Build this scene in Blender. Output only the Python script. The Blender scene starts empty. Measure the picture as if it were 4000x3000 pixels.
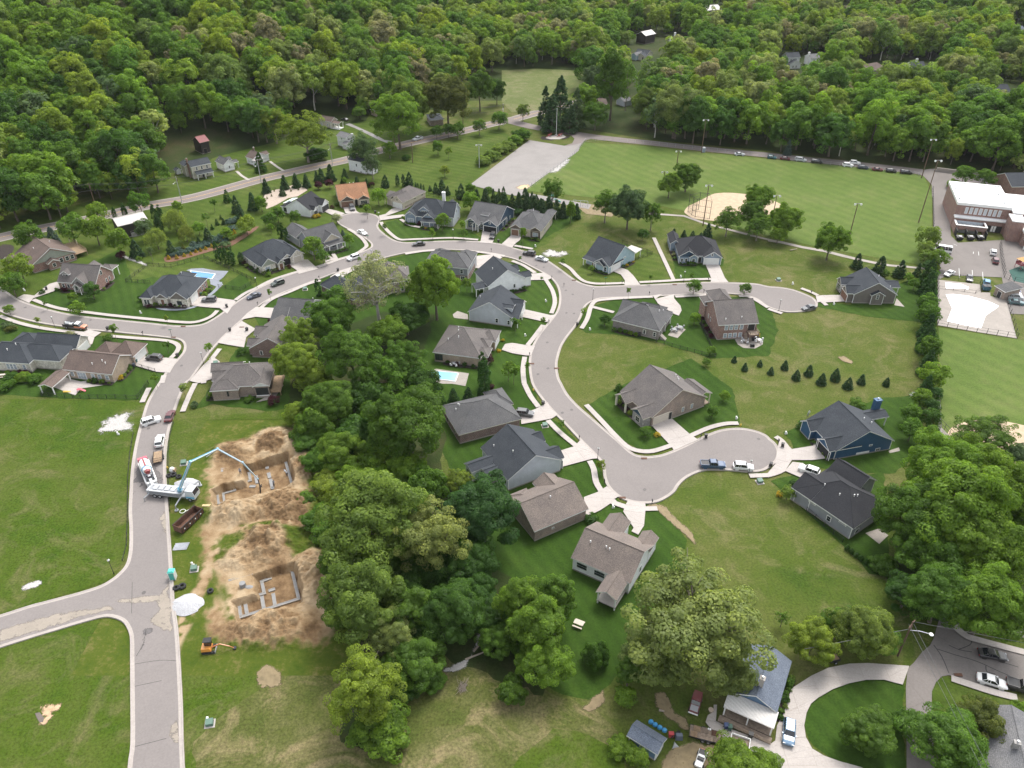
import bpy,bmesh,math,random
import numpy as np
from mathutils import Vector,Matrix,noise
from mathutils.geometry import tessellate_polygon
PI=math.pi
random.seed(7)
S=bpy.context.scene
COL=S.collection
# -- camera, world, sun, exposure
FPX,CAMH,PITCH=3044.0,120.0,math.radians(34.6)
cd=bpy.data.cameras.new('camera')
cam=bpy.data.objects.new('camera',cd)
COL.objects.link(cam)
cam.location=(0,0,CAMH)
cam.rotation_euler=(PI/2-PITCH,0,0)
cd.sensor_width=36.0
cd.lens=FPX/4000*36.0
cd.clip_start,cd.clip_end=1.0,6000
S.camera=cam
SUN_EL,SUN_AZ=math.radians(58),math.radians(28)
W=bpy.data.worlds.new('World')
S.world=W
W.use_nodes=True
wn=W.node_tree
wn.nodes.clear()
sky=wn.nodes.new('ShaderNodeTexSky')
sky.sky_type='NISHITA'
sky.sun_disc=False
sky.sun_elevation=SUN_EL
sky.sun_rotation=SUN_AZ
sky.dust_density=3.0
sky.ozone_density=1.0
hs=wn.nodes.new('ShaderNodeHueSaturation')
hs.inputs['Saturation'].default_value=.25
bg=wn.nodes.new('ShaderNodeBackground')
bg.inputs['Strength'].default_value=.15
wo=wn.nodes.new('ShaderNodeOutputWorld')
wn.links.new(sky.outputs[0],hs.inputs['Color'])
wn.links.new(hs.outputs[0],bg.inputs[0])
wn.links.new(bg.outputs[0],wo.inputs[0])
sl=bpy.data.lights.new('sun','SUN')
sl.energy=1.08
sl.angle=math.radians(20)
sl.color=(1.0,.96,.9)
sun=bpy.data.objects.new('sun',sl)
COL.objects.link(sun)
sd=Vector((math.sin(SUN_AZ)*math.cos(SUN_EL),math.cos(SUN_AZ)*math.cos(SUN_EL),math.sin(SUN_EL)))
sun.rotation_euler=sd.to_track_quat('Z','Y').to_euler()
sun.location=(0,0,300)
S.view_settings.view_transform='Standard'
S.view_settings.look='None'
S.view_settings.gamma=1
S.view_settings.use_curve_mapping=False
S.view_settings.exposure=1.38
S.cycles.max_bounces=6
S.cycles.diffuse_bounces=4
S.cycles.transparent_max_bounces=6
# -- pixel of the photograph (4000x3000) -> place in the world
CP,SP=math.cos(PITCH),math.sin(PITCH)
def sstep(a,b,x):
 t=max(.0,min(1.0,(x-a)/(b-a)))
 return t*t*(3-2*t)
def hill(x,y):
 d=(x+122)*-.64+(y-316)*.77
 f=1-sstep(-150,-20,x)
 if d<=48 or f<=0:
  return .0
 e=d-48
 return f*(.24*e*sstep(0,60,e))if e<300 else f*(72+.05*(e-300))
def G(p,z=.0):
 u,v=(p[0]-2000)/FPX,(p[1]-1500)/FPX
 dx,dy,dz=u,CP-v*SP,-SP-v*CP
 def at(h):
  t=(CAMH-h)/-dz
  return Vector((dx*t,dy*t,h))
 if z is not None:
  return at(z)
 q=at(0)
 for _ in range(14):
  q2=at(min(hill(q.x,q.y),100))
  q=(q+q2)/2
 q.z=hill(q.x,q.y)
 return q
def pxm(p):
 d=p.y*CP-(p.z-CAMH)*SP
 return FPX/d
def T(rc,s):
 r,c=rc//10,rc%10
 out=[]
 for w in s.split():
  a,b=w.split(',')
  out.append((c*1000+float(a)/2.212,r*750+float(b)/2.212))
 return out
def Z(x0,y0,k,s):
 return[(x0+float(w.split(',')[0])/k,y0+float(w.split(',')[1])/k)for w in s.split()]
def T1(rc,x,y):
 return(rc%10*1000+x/2.212,rc//10*750+y/2.212)
# -- objects
def link(o,parent=None):
 COL.objects.link(o)
 if parent is not None:
  o.parent=parent
 return o
def tag(o,label=None,cat=None,group=None,kind=None):
 if label:o['label']=label
 if cat:o['category']=cat
 if group:o['group']=group
 if kind:o['kind']=kind
 return o
def thing(name,label,cat,loc=(0,0,0),rz=.0,group=None):
 o=bpy.data.objects.new(name,None)
 o.empty_display_size=.5
 link(o)
 o.location=loc
 o.rotation_euler=(0,0,rz)
 return tag(o,label,cat,group)
def copy_tree(o,parent=None):
 c=o.copy()
 link(c)
 if parent is not None:
  c.parent=parent
 for ch in o.children:
  copy_tree(ch,c)
 return c
class MB:
 def __init__(s):
  s.v,s.f,s.m=[],[],[]
 def face(s,pts,m=0):
  n=len(s.v)
  s.v+=[tuple(p)for p in pts]
  s.f.append(tuple(range(n,n+len(pts))))
  s.m.append(m)
 def mesh(s,vs,fs,m=0):
  n=len(s.v)
  s.v+=[tuple(p)for p in vs]
  for f in fs:
   s.f.append(tuple(n+i for i in f))
   s.m.append(m)
 def box(s,x0,x1,y0,y1,z0,z1,m=0):
  s.mesh([(x0,y0,z0),(x1,y0,z0),(x1,y1,z0),(x0,y1,z0),(x0,y0,z1),(x1,y0,z1),(x1,y1,z1),(x0,y1,z1)],[(3,2,1,0),(4,5,6,7),(0,1,5,4),(1,2,6,5),(2,3,7,6),(3,0,4,7)],m)
 def prism(s,pts,z0,z1,m=0):
  n=len(pts)
  s.mesh([(p[0],p[1],z0)for p in pts]+[(p[0],p[1],z1)for p in pts],[tuple(range(n-1,-1,-1)),tuple(range(n,2*n))]+[(i,(i+1)%n,n+(i+1)%n,n+i)for i in range(n)],m)
 def loft(s,rings,m=0,cap=True):
  n=len(rings[0])
  vs=[p for r in rings for p in r]
  fs=[]
  for k in range(len(rings)-1):
   for i in range(n):
    j=(i+1)%n
    fs.append((k*n+i,k*n+j,(k+1)*n+j,(k+1)*n+i))
  if cap:
   fs.append(tuple(range(n-1,-1,-1)))
   fs.append(tuple(range((len(rings)-1)*n,len(rings)*n)))
  s.mesh(vs,fs,m)
 def tube(s,p0,p1,r0,r1=None,n=6,m=0,cap=True):
  r1=r0 if r1 is None else r1
  p0,p1=Vector(p0),Vector(p1)
  q=(p1-p0).to_track_quat('Z','Y')
  R=[]
  for p,r in((p0,r0),(p1,r1)):
   R.append([p+q@Vector((r*math.cos(2*PI*i/n),r*math.sin(2*PI*i/n),0))for i in range(n)])
  s.loft(R,m,cap)
 def path(s,pts,r,n=5,m=0):
  for a,b in zip(pts[:-1],pts[1:]):
   s.tube(a,b,r,r,n,m)
 def ball(s,c,r,m=0,nu=8,nv=5,sz=1.0):
  R=[]
  for k in range(nv+1):
   a=-PI/2+PI*(k+.0)/nv
   rr=max(math.cos(a),.04)*r
   R.append([(c[0]+rr*math.cos(2*PI*i/nu),c[1]+rr*math.sin(2*PI*i/nu),c[2]+r*sz*math.sin(a))for i in range(nu)])
  s.loft(R,m)
 def torus(s,c,R,r,axis='z',n=14,k=6,m=0):
  vs,fs=[],[]
  for i in range(n):
   a=2*PI*i/n
   for j in range(k):
    b=2*PI*j/k
    q=(R+r*math.cos(b))
    x,y,z=q*math.cos(a),q*math.sin(a),r*math.sin(b)
    if axis=='y':x,y,z=x,z,y
    if axis=='x':x,y,z=z,x,y
    vs.append((c[0]+x,c[1]+y,c[2]+z))
  for i in range(n):
   for j in range(k):
    fs.append((i*k+j,((i+1)%n)*k+j,((i+1)%n)*k+(j+1)%k,i*k+(j+1)%k))
  s.mesh(vs,fs,m)
 def data(s,name,mats):
  me=bpy.data.meshes.new(name)
  me.from_pydata(s.v,[],s.f)
  for m in(mats if isinstance(mats,(list,tuple))else[mats]):
   me.materials.append(m)
  if max(s.m,default=0)>0:
   me.polygons.foreach_set('material_index',s.m)
  bm=bmesh.new()
  bm.from_mesh(me)
  bmesh.ops.recalc_face_normals(bm,faces=bm.faces)
  bm.to_mesh(me)
  bm.free()
  me.update()
  return me
 def build(s,name,mats,parent=None,loc=None):
  o=bpy.data.objects.new(name,s.data(name,mats))
  link(o,parent)
  if loc is not None:
   o.location=loc
  return o
def one(name,mats,parent,fn):
 b=MB()
 fn(b)
 return b.build(name,mats,parent)
# -- materials
MATS={}
def nmat(name):
 m=bpy.data.materials.new(name)
 m.use_nodes=True
 nt=m.node_tree
 nt.nodes.clear()
 out=nt.nodes.new('ShaderNodeOutputMaterial')
 b=nt.nodes.new('ShaderNodeBsdfPrincipled')
 nt.links.new(b.outputs[0],out.inputs[0])
 return m,nt,b
def N(nt,t,**kw):
 n=nt.nodes.new('ShaderNode'+t)
 for k,v in kw.items():
  if k in n.inputs:
   n.inputs[k].default_value=v
  else:
   setattr(n,k,v)
 return n
def mathn(nt,op,a,b=None):
 n=nt.nodes.new('ShaderNodeMath')
 n.operation=op
 for i,x in enumerate((a,b)):
  if x is None:continue
  if hasattr(x,'is_linked'):nt.links.new(x,n.inputs[i])
  else:n.inputs[i].default_value=x
 return n.outputs[0]
def mixc(nt,fac,a,b,mode='MIX'):
 n=nt.nodes.new('ShaderNodeMix')
 n.data_type='RGBA'
 n.blend_type=mode
 for i,x in((0,fac),(6,a),(7,b)):
  if hasattr(x,'is_linked'):nt.links.new(x,n.inputs[i])
  elif i==0:n.inputs[0].default_value=x
  else:n.inputs[i].default_value=(*x,1)
 return n.outputs[2]
def noisen(nt,scale,detail=4,rough=.55,vec=None,dist=.0):
 n=N(nt,'TexNoise',Scale=scale,Detail=detail,Roughness=rough,Distortion=dist)
 if vec is None:
  if 'TC' not in nt.nodes:
   tc=nt.nodes.new('ShaderNodeTexCoord')
   tc.name='TC'
  vec=nt.nodes['TC'].outputs['Object']
 nt.links.new(vec,n.inputs['Vector'])
 return n.outputs[0]
def rampn(nt,fac,stops):
 n=nt.nodes.new('ShaderNodeValToRGB')
 e=n.color_ramp.elements
 while len(e)>len(stops):e.remove(e[-1])
 while len(e)<len(stops):e.new(.5)
 for k,(p,c)in zip(e,stops):
  k.position=p
  k.color=(*c,1)if len(c)==3 else c
 nt.links.new(fac,n.inputs[0])
 return n.outputs[0]
def bumpn(nt,b,h,strength=.3,dist=.05):
 n=nt.nodes.new('ShaderNodeBump')
 n.inputs['Strength'].default_value=strength
 n.inputs['Distance'].default_value=dist
 nt.links.new(h,n.inputs['Height'])
 nt.links.new(n.outputs[0],b.inputs['Normal'])
def sc(c,k):
 return tuple(min(1,x*k)for x in c[:3])
def plain(name,c,rough=.6,var=.15,scale=3.0,metal=.0,spec=.4):
 if name in MATS:return MATS[name]
 m,nt,b=nmat(name)
 f=noisen(nt,scale,4)
 nt.links.new(rampn(nt,f,[(.3,sc(c,1-var)),(.7,sc(c,1+var))]),b.inputs['Base Color'])
 b.inputs['Roughness'].default_value=rough
 b.inputs['Metallic'].default_value=metal
 b.inputs['Specular IOR Level'].default_value=spec
 MATS[name]=m
 return m
def painted(name,rough=.3,coat=.3):
 if name in MATS:return MATS[name]
 m,nt,b=nmat(name)
 oi=nt.nodes.new('ShaderNodeObjectInfo')
 d=noisen(nt,1.5,3)
 nt.links.new(mixc(nt,mathn(nt,'MULTIPLY',d,.22),oi.outputs['Color'],(.25,.23,.2)),b.inputs['Base Color'])
 b.inputs['Roughness'].default_value=rough
 b.inputs['Coat Weight'].default_value=coat
 MATS[name]=m
 return m
def roofmat(name,c):
 if name in MATS:return MATS[name]
 m,nt,b=nmat(name)
 tc=nt.nodes.new('ShaderNodeTexCoord');tc.name='TC'
 mp=N(nt,'Mapping');mp.inputs['Scale'].default_value=(1.0,1.0,2.6)
 nt.links.new(tc.outputs['Object'],mp.inputs[0])
 f1=noisen(nt,4.5,2,.7,mp.outputs[0])
 f2=noisen(nt,.35,3,.5)
 c1=rampn(nt,f1,[(.28,sc(c,.62)),(.5,c),(.74,sc(c,1.5))])
 c2=mixc(nt,1.0,c1,rampn(nt,f2,[(.3,(.86,.86,.87)),(.7,(1.12,1.1,1.07))]),'MULTIPLY')
 sx=nt.nodes.new('ShaderNodeSeparateXYZ');nt.links.new(tc.outputs['Object'],sx.inputs[0])
 cz=mathn(nt,'FRACT',mathn(nt,'MULTIPLY',sx.outputs[2],9.0))
 c3=mixc(nt,mathn(nt,'MULTIPLY',mathn(nt,'LESS_THAN',cz,.22),.28),c2,sc(c,.35))
 nt.links.new(c3,b.inputs['Base Color'])
 b.inputs['Roughness'].default_value=.9
 b.inputs['Specular IOR Level'].default_value=.25
 bumpn(nt,b,f1,.5,.03)
 MATS[name]=m
 return m
def wallvec(nt):
 tc=nt.nodes.new('ShaderNodeTexCoord');tc.name='TC'
 sx=nt.nodes.new('ShaderNodeSeparateXYZ');nt.links.new(tc.outputs['Object'],sx.inputs[0])
 cb=nt.nodes.new('ShaderNodeCombineXYZ')
 nt.links.new(mathn(nt,'ADD',sx.outputs[0],sx.outputs[1]),cb.inputs[0])
 nt.links.new(sx.outputs[2],cb.inputs[1])
 return sx,cb.outputs[0]
def brickmat(name,c,mortar=(.35,.31,.28),bw=.24,rh=.085):
 if name in MATS:return MATS[name]
 m,nt,b=nmat(name)
 sx,v=wallvec(nt)
 t=N(nt,'TexBrick',Scale=1.0)
 nt.links.new(v,t.inputs['Vector'])
 t.inputs['Color1'].default_value=(*sc(c,.8),1)
 t.inputs['Color2'].default_value=(*sc(c,1.25),1)
 t.inputs['Mortar'].default_value=(*mortar,1)
 t.inputs['Mortar Size'].default_value=.012
 t.inputs['Brick Width'].default_value=bw
 t.inputs['Row Height'].default_value=rh
 f=noisen(nt,.7,4)
 nt.links.new(mixc(nt,1.0,t.outputs[0],rampn(nt,f,[(.3,(.8,.8,.82)),(.7,(1.15,1.12,1.1))]),'MULTIPLY'),b.inputs['Base Color'])
 b.inputs['Roughness'].default_value=.85
 bumpn(nt,b,t.outputs[1],-.3,.02)
 MATS[name]=m
 return m
def stonemat(name,c):
 if name in MATS:return MATS[name]
 m,nt,b=nmat(name)
 sx,v=wallvec(nt)
 t=N(nt,'TexVoronoi',Scale=2.6)
 nt.links.new(v,t.inputs['Vector'])
 cc=mixc(nt,1.0,c,rampn(nt,t.outputs[1],[(.0,(.65,.63,.6)),(1.0,(1.25,1.25,1.25))]),'MULTIPLY')
 nt.links.new(cc,b.inputs['Base Color'])
 b.inputs['Roughness'].default_value=.9
 MATS[name]=m
 return m
def sidingmat(name,c,step=.18,vert=False):
 if name in MATS:return MATS[name]
 m,nt,b=nmat(name)
 sx,v=wallvec(nt)
 src=mathn(nt,'ADD',sx.outputs[0],sx.outputs[1])if vert else sx.outputs[2]
 fr=mathn(nt,'FRACT',mathn(nt,'DIVIDE',src,step))
 dark=mathn(nt,'MULTIPLY',mathn(nt,'LESS_THAN',fr,.14),.22)
 f=noisen(nt,.8,4)
 c1=rampn(nt,f,[(.3,sc(c,.9)),(.7,sc(c,1.08))])
 nt.links.new(mixc(nt,dark,c1,sc(c,.45)),b.inputs['Base Color'])
 b.inputs['Roughness'].default_value=.6
 bumpn(nt,b,fr,.4,.03)
 MATS[name]=m
 return m
def grassmat(name,stops,stripes=None,fine=.35,big=.035,patch=.0,patchcol=(.25,.2,.1)):
 if name in MATS:return MATS[name]
 m,nt,b=nmat(name)
 fb=noisen(nt,big,5,.6,dist=.6)
 fm=noisen(nt,.22,5,.65)
 mixf=mathn(nt,'ADD',mathn(nt,'MULTIPLY',fb,.6),mathn(nt,'MULTIPLY',fm,.4))
 c=rampn(nt,mixf,stops)
 if stripes:
  ang,wid,amt=stripes
  sx=nt.nodes.new('ShaderNodeSeparateXYZ')
  nt.links.new(nt.nodes['TC'].outputs['Object'],sx.inputs[0])
  p=mathn(nt,'ADD',mathn(nt,'MULTIPLY',sx.outputs[0],math.cos(ang)*PI/wid),mathn(nt,'MULTIPLY',sx.outputs[1],math.sin(ang)*PI/wid))
  p=mathn(nt,'ADD',p,mathn(nt,'MULTIPLY',fm,1.2))
  s1=mathn(nt,'MULTIPLY',mathn(nt,'SINE',p),1.6)
  s1=mathn(nt,'MULTIPLY',mathn(nt,'MULTIPLY',s1,amt),fb)
  c=mixc(nt,1.0,c,rampn(nt,mathn(nt,'ADD',s1,.5),[(.0,(.4,.42,.4)),(.5,(1,1,1)),(1.0,(1.7,1.6,1.5))]),'MULTIPLY')
 if patch>0:
  fp=noisen(nt,.09,6,.72,dist=1.0)
  c=mixc(nt,rampn(nt,fp,[(.5,(0,0,0)),(.72,(patch,patch,patch))]),c,patchcol)
 fn=noisen(nt,2.2,3,.75)
 c=mixc(nt,1.0,c,rampn(nt,fn,[(.25,(1-fine,)*3),(.5,(1,1,1)),(.78,(1+fine,)*3)]),'MULTIPLY')
 nt.links.new(c,b.inputs['Base Color'])
 b.inputs['Roughness'].default_value=.95
 b.inputs['Specular IOR Level'].default_value=.1
 bumpn(nt,b,fn,.6,.12)
 MATS[name]=m
 return m
def pavemat(name,c,stain=.25,scale=.12,crack=.0):
 if name in MATS:return MATS[name]
 m,nt,b=nmat(name)
 f1=noisen(nt,scale,6,.65,dist=.5)
 f2=noisen(nt,3.0,3,.7)
 col=rampn(nt,f1,[(.25,sc(c,1-stain)),(.55,c),(.8,sc(c,1+stain*.6))])
 col=mixc(nt,1.0,col,rampn(nt,f2,[(.3,(.9,.9,.9)),(.7,(1.08,1.08,1.08))]),'MULTIPLY')
 if crack:
  v=N(nt,'TexVoronoi',Scale=.11,feature='DISTANCE_TO_EDGE')
  nt.links.new(nt.nodes['TC'].outputs['Object'],v.inputs['Vector'])
  ck=mathn(nt,'MULTIPLY',mathn(nt,'LESS_THAN',v.outputs[0],.012),crack)
  col=mixc(nt,ck,col,sc(c,.45))
 nt.links.new(col,b.inputs['Base Color'])
 b.inputs['Roughness'].default_value=.9
 b.inputs['Specular IOR Level'].default_value=.2
 bumpn(nt,b,f2,.2,.02)
 MATS[name]=m
 return m
WHITE=plain('white_trim',(.76,.75,.73),.5,.05)
CREAMT=plain('cream_trim',(.6,.55,.46),.5,.05)
BLACKM=plain('black_metal',(.018,.018,.02),.5,.2)
GREYM=plain('grey_metal',(.3,.31,.32),.45,.1,metal=.4)
GALV=plain('galvanised_metal',(.45,.46,.47),.4,.1,metal=.5)
RUST=plain('rusty_steel',(.11,.055,.035),.85,.4,1.5)
RUBBER=plain('tyre_rubber',(.02,.02,.021),.8,.2)
WOOD=plain('bare_wood',(.3,.21,.13),.8,.25,2.0)
OLDWOOD=plain('weathered_wood',(.22,.17,.13),.85,.3,2.0)
DARKWOOD=sidingmat('dark_board_wood',(.028,.022,.02),.3,True)
POLEWOOD=plain('pole_wood',(.13,.085,.06),.9,.2)
GLASS=plain('window_glass',(.03,.038,.045),.08,.3,1.0,spec=.9)
PALEGLASS=plain('pale_window_glass',(.3,.34,.38),.15,.2,1.0,spec=.8)
CARGLASS=plain('car_glass',(.018,.02,.024),.06,.2,1.0,spec=.9)
PAINT=painted('body_paint')
MATTE=painted('matte_paint',.6,.0)
RED_LENS=plain('red_lens',(.35,.015,.015),.25,.1)
CLEAR_LENS=plain('clear_lens',(.7,.72,.75),.15,.1)
CONC=pavemat('pale_concrete',(.38,.345,.318),.12,.25)
CONC2=pavemat('old_concrete',(.30,.27,.24),.2,.2)
KERBM=pavemat('kerb_concrete',(.34,.305,.277),.15,.3)
GREYCONC=pavemat('fresh_grey_concrete',(.24,.24,.24),.15,.6)
# == the setting: ground, roads, lawns
def catmull(P,n=4,closed=False):
 out=[]
 L=len(P)
 rng=range(L)if closed else range(L-1)
 for i in rng:
  p0,p1,p2,p3=(P[(i-1)%L],P[i],P[(i+1)%L],P[(i+2)%L])if closed else(P[max(i-1,0)],P[i],P[i+1],P[min(i+2,L-1)])
  for k in range(n):
   t=k/n
   out.append(.5*((2*p1)+(-p0+p2)*t+(2*p0-5*p1+4*p2-p3)*t*t+(-p0+3*p1-3*p2+p3)*t**3))
 if not closed:out.append(P[-1])
 return out
def ground_pts(px,z=.0):
 return[G(p,z)for p in px]
def rough_edge(P,amp,step=1.5):
 out=[]
 for i in range(len(P)):
  a,b=P[i],P[(i+1)%len(P)]
  n=max(1,int((b-a).length/step))
  d=(b-a).normalized()
  nr=Vector((-d.y,d.x,0))
  for k in range(n):
   q=a.lerp(b,k/n)
   out.append(q+nr*amp*(noise.noise(Vector((q.x*.35,q.y*.35,3.1)))+.6*noise.noise(Vector((q.x*1.1,q.y*1.1,9.1)))))
 return out
def pdist(X,Y,P):
 d=np.full(X.shape,1e9);ins=np.zeros(X.shape,bool)
 n=len(P)
 for i in range(n):
  ax,ay=P[i];bx,by=P[(i+1)%n]
  ex,ey=bx-ax,by-ay
  t=np.clip(((X-ax)*ex+(Y-ay)*ey)/(ex*ex+ey*ey+1e-9),0,1)
  d=np.minimum(d,np.hypot(X-ax-t*ex,Y-ay-t*ey))
  cond=((ay>Y)!=(by>Y))&(X<ex*(Y-ay)/(ey if abs(ey)>1e-9 else 1e-9)+ax)
  ins^=cond
 return np.where(ins,-d,d)
LAYER=[.010]
SOFT=('soil_patch','gravel_patch','dust','wet_stain','oil_mark','sand_pile','creek_stones','gravel_strip','gravel_apron')
def softmat(m):
 k=m.name+'_ragged'
 if k in MATS:return MATS[k]
 c=m.copy();c.name=k;nt=c.node_tree
 out=[n for n in nt.nodes if n.type=='OUTPUT_MATERIAL'][0];sh=out.inputs[0].links[0].from_socket
 f=mathn(nt,'ADD',mathn(nt,'ADD',mathn(nt,'MULTIPLY',noisen(nt,.9,6,.8),2.2),-.62),mathn(nt,'MULTIPLY',mathn(nt,'SUBTRACT',noisen(nt,.3,2),.5),.5))
 at=N(nt,'Attribute',attribute_name='inside')
 q=mathn(nt,'MULTIPLY',mathn(nt,'SUBTRACT',mathn(nt,'ADD',at.outputs['Fac'],.02),f),2.6)
 cl=nt.nodes.new('ShaderNodeClamp');nt.links.new(q,cl.inputs[0])
 tr=nt.nodes.new('ShaderNodeBsdfTransparent');mx=nt.nodes.new('ShaderNodeMixShader')
 nt.links.new(cl.outputs[0],mx.inputs[0]);nt.links.new(tr.outputs[0],mx.inputs[1]);nt.links.new(sh,mx.inputs[2]);nt.links.new(mx.outputs[0],out.inputs[0])
 MATS[k]=c
 return c
def soft_patch(name,P,m,z,w,kind):
 xy=[(p.x,p.y)for p in P]
 x0,x1,y0,y1=min(p[0]for p in xy)-w,max(p[0]for p in xy)+w,min(p[1]for p in xy)-w,max(p[1]for p in xy)+w
 st=max(.4,(x1-x0+y1-y0)/160)
 A,B=np.meshgrid(np.arange(x0,x1+st,st),np.arange(y0,y1+st,st))
 ins=np.clip(.55-pdist(A,B,xy)/(2*w),0,1)
 ny,nx_=A.shape
 fs=[(j*nx_+i,j*nx_+i+1,(j+1)*nx_+i+1,(j+1)*nx_+i)for j in range(ny-1)for i in range(nx_-1)if max(ins[j,i],ins[j,i+1],ins[j+1,i],ins[j+1,i+1])>.02]
 me=bpy.data.meshes.new(name);me.from_pydata([(a,b,z)for a,b in zip(A.ravel(),B.ravel())],[],fs)
 at=me.attributes.new('inside','FLOAT','POINT');at.data.foreach_set('value',ins.ravel().astype(np.float32))
 me.materials.append(softmat(m));o=bpy.data.objects.new(name,me);link(o)
 return tag(o,kind=kind)
def patch(name,px,m,z=None,smooth=0,rough=.0,kind='structure',world=None):
 P=world if world else ground_pts(px)
 P=[Vector((p.x,p.y,0))for p in P]
 if name in('lawn','grassland')and not rough:rough=.55
 if smooth:P=catmull(P,smooth,True)
 if rough:P=rough_edge(P,rough)
 if z is None:
  z=LAYER[0]
  LAYER[0]+=.003
 if name in SOFT:return soft_patch(name,P,m,z,.45 if 'st' in name or 'oil' in name else 1.5,kind)
 tri=tessellate_polygon([P])
 me=bpy.data.meshes.new(name)
 me.from_pydata([(p.x,p.y,z)for p in P],[],[tuple(t)for t in tri])
 bm=bmesh.new();bm.from_mesh(me)
 for f in bm.faces:
  if f.normal.z<0:f.normal_flip()
 bm.to_mesh(me);bm.free()
 if name in('grassland','wood_floor','lawn','brush_ground')and any(sx0<p.x<sx1 and sy0<p.y<sy1 for p in P):
  bm=bmesh.new();bm.from_mesh(me)
  for co,no in(((sx0,0,0),(1,0,0)),((sx1,0,0),(1,0,0)),((0,sy0,0),(0,1,0)),((0,sy1,0),(0,1,0))):
   bmesh.ops.bisect_plane(bm,geom=bm.verts[:]+bm.edges[:]+bm.faces[:],plane_co=co,plane_no=no)
  kill=[f for f in bm.faces if sx0<f.calc_center_median().x<sx1 and sy0<f.calc_center_median().y<sy1]
  bmesh.ops.delete(bm,geom=kill,context='FACES')
  bm.to_mesh(me);bm.free()
 me.materials.append(m)
 o=bpy.data.objects.new(name,me)
 link(o)
 return tag(o,kind=kind)
# -------- grass and soil
FIELD=grassmat('field_grass',[(.3,(.035,.064,.008)),(.45,(.058,.083,.013)),(.56,(.078,.092,.022)),(.7,(.124,.120,.046))],patch=.6,patchcol=(.17,.14,.075),fine=.45)
FIELD2=grassmat('lush_field_grass',[(.3,(.027,.062,.005)),(.47,(.048,.077,.008)),(.6,(.070,.088,.018)),(.75,(.102,.103,.035))],patch=.65,patchcol=(.15,.12,.065),fine=.45)
LAWN=grassmat('lawn_grass',[(.3,(.020,.047,.005)),(.5,(.029,.060,.008)),(.7,(.047,.081,.013))],stripes=(.5,1.4,.09),fine=.32)
LAWN2=grassmat('open_lawn_grass',[(.3,(.035,.063,.007)),(.5,(.052,.082,.012)),(.7,(.084,.106,.027))],stripes=(1.1,1.8,.09),fine=.35,patch=.25,patchcol=(.15,.13,.05))
SPORT=grassmat('sports_turf',[(.3,(.065,.105,.021)),(.5,(.084,.123,.028)),(.7,(.119,.141,.044))],stripes=(.62,2.6,.06),fine=.25,patch=.2,patchcol=(.17,.15,.08))
MEADOW=grassmat('meadow_grass',[(.3,(.075,.1,.028)),(.5,(.1,.12,.04)),(.7,(.17,.155,.085))],fine=.45,patch=.4,patchcol=(.22,.19,.12))
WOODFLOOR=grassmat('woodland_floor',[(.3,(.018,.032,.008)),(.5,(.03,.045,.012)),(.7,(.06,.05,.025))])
BRUSH=grassmat('dry_brush_grass',[(.3,(.040,.065,.010)),(.48,(.071,.081,.021)),(.7,(.142,.129,.060))],patch=.85,patchcol=(.25,.19,.11),big=.06,fine=.5)
SAND=plain('infield_sand',(.40,.31,.21),.95,.12,.6)
GRAVEL=plain('pale_gravel',(.36,.345,.325),.95,.3,6.0)
MULCH=plain('dark_mulch',(.03,.022,.018),.95,.4,4.0)
BROWNMULCH=plain('brown_mulch',(.14,.075,.045),.95,.3,4.0)
BARE=plain('bare_soil',(.2,.155,.088),.95,.25,.9)
ASPH=pavemat('road_asphalt',(.197,.177,.167),.1,.05,.06)
ASPH2=pavemat('old_asphalt',(.175,.157,.145),.18,.08,.12)
ROADC=pavemat('main_road_asphalt',(.185,.158,.146),.12,.1)
# site of the two excavations: a rectangle cut out of the ground sheet
SITE=[G(p)for p in((770,1620),(1330,1620),(1330,2520),(770,2520))]
sx0,sx1=min(p.x for p in SITE),max(p.x for p in SITE)
sy0,sy1=min(p.y for p in SITE),max(p.y for p in SITE)
sx0,sx1=G((795,1665)).x,G((1322,2420)).x+4
sy0,sy1=G((1000,2640)).y,G((1000,1640)).y
xs=sorted(set([-2600,-1500,-1000]+[x for x in range(-760,780,20)if not(sx0-6<x<sx1+6)]+[1000,1600,2600]+[sx0,sx1]))
ys=sorted(set([-400,-150,0]+[y for y in range(20,1100,20)if not(sy0-6<y<sy1+6)]+[1200,1500,2200,4200]+[sy0,sy1]))
vs,fs=[],[]
for y in ys:
 for x in xs:vs.append((x,y,hill(x,y)))
nx=len(xs)
for j in range(len(ys)-1):
 for i in range(nx-1):
  if xs[i]>=sx0 and xs[i+1]<=sx1 and ys[j]>=sy0 and ys[j+1]<=sy1:continue
  fs.append((j*nx+i,j*nx+i+1,(j+1)*nx+i+1,(j+1)*nx+i))
me=bpy.data.meshes.new('ground')
me.from_pydata(vs,[],fs)
me.materials.append(FIELD)
me.materials.append(WOODFLOOR)
ground=tag(link(bpy.data.objects.new('ground',me)),kind='structure')
for p in me.polygons:
 p.use_smooth=True
 q=p.center
 if(q.x+122)*-.64+(q.y-316)*.77>44 and q.x<190:p.material_index=1
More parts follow.
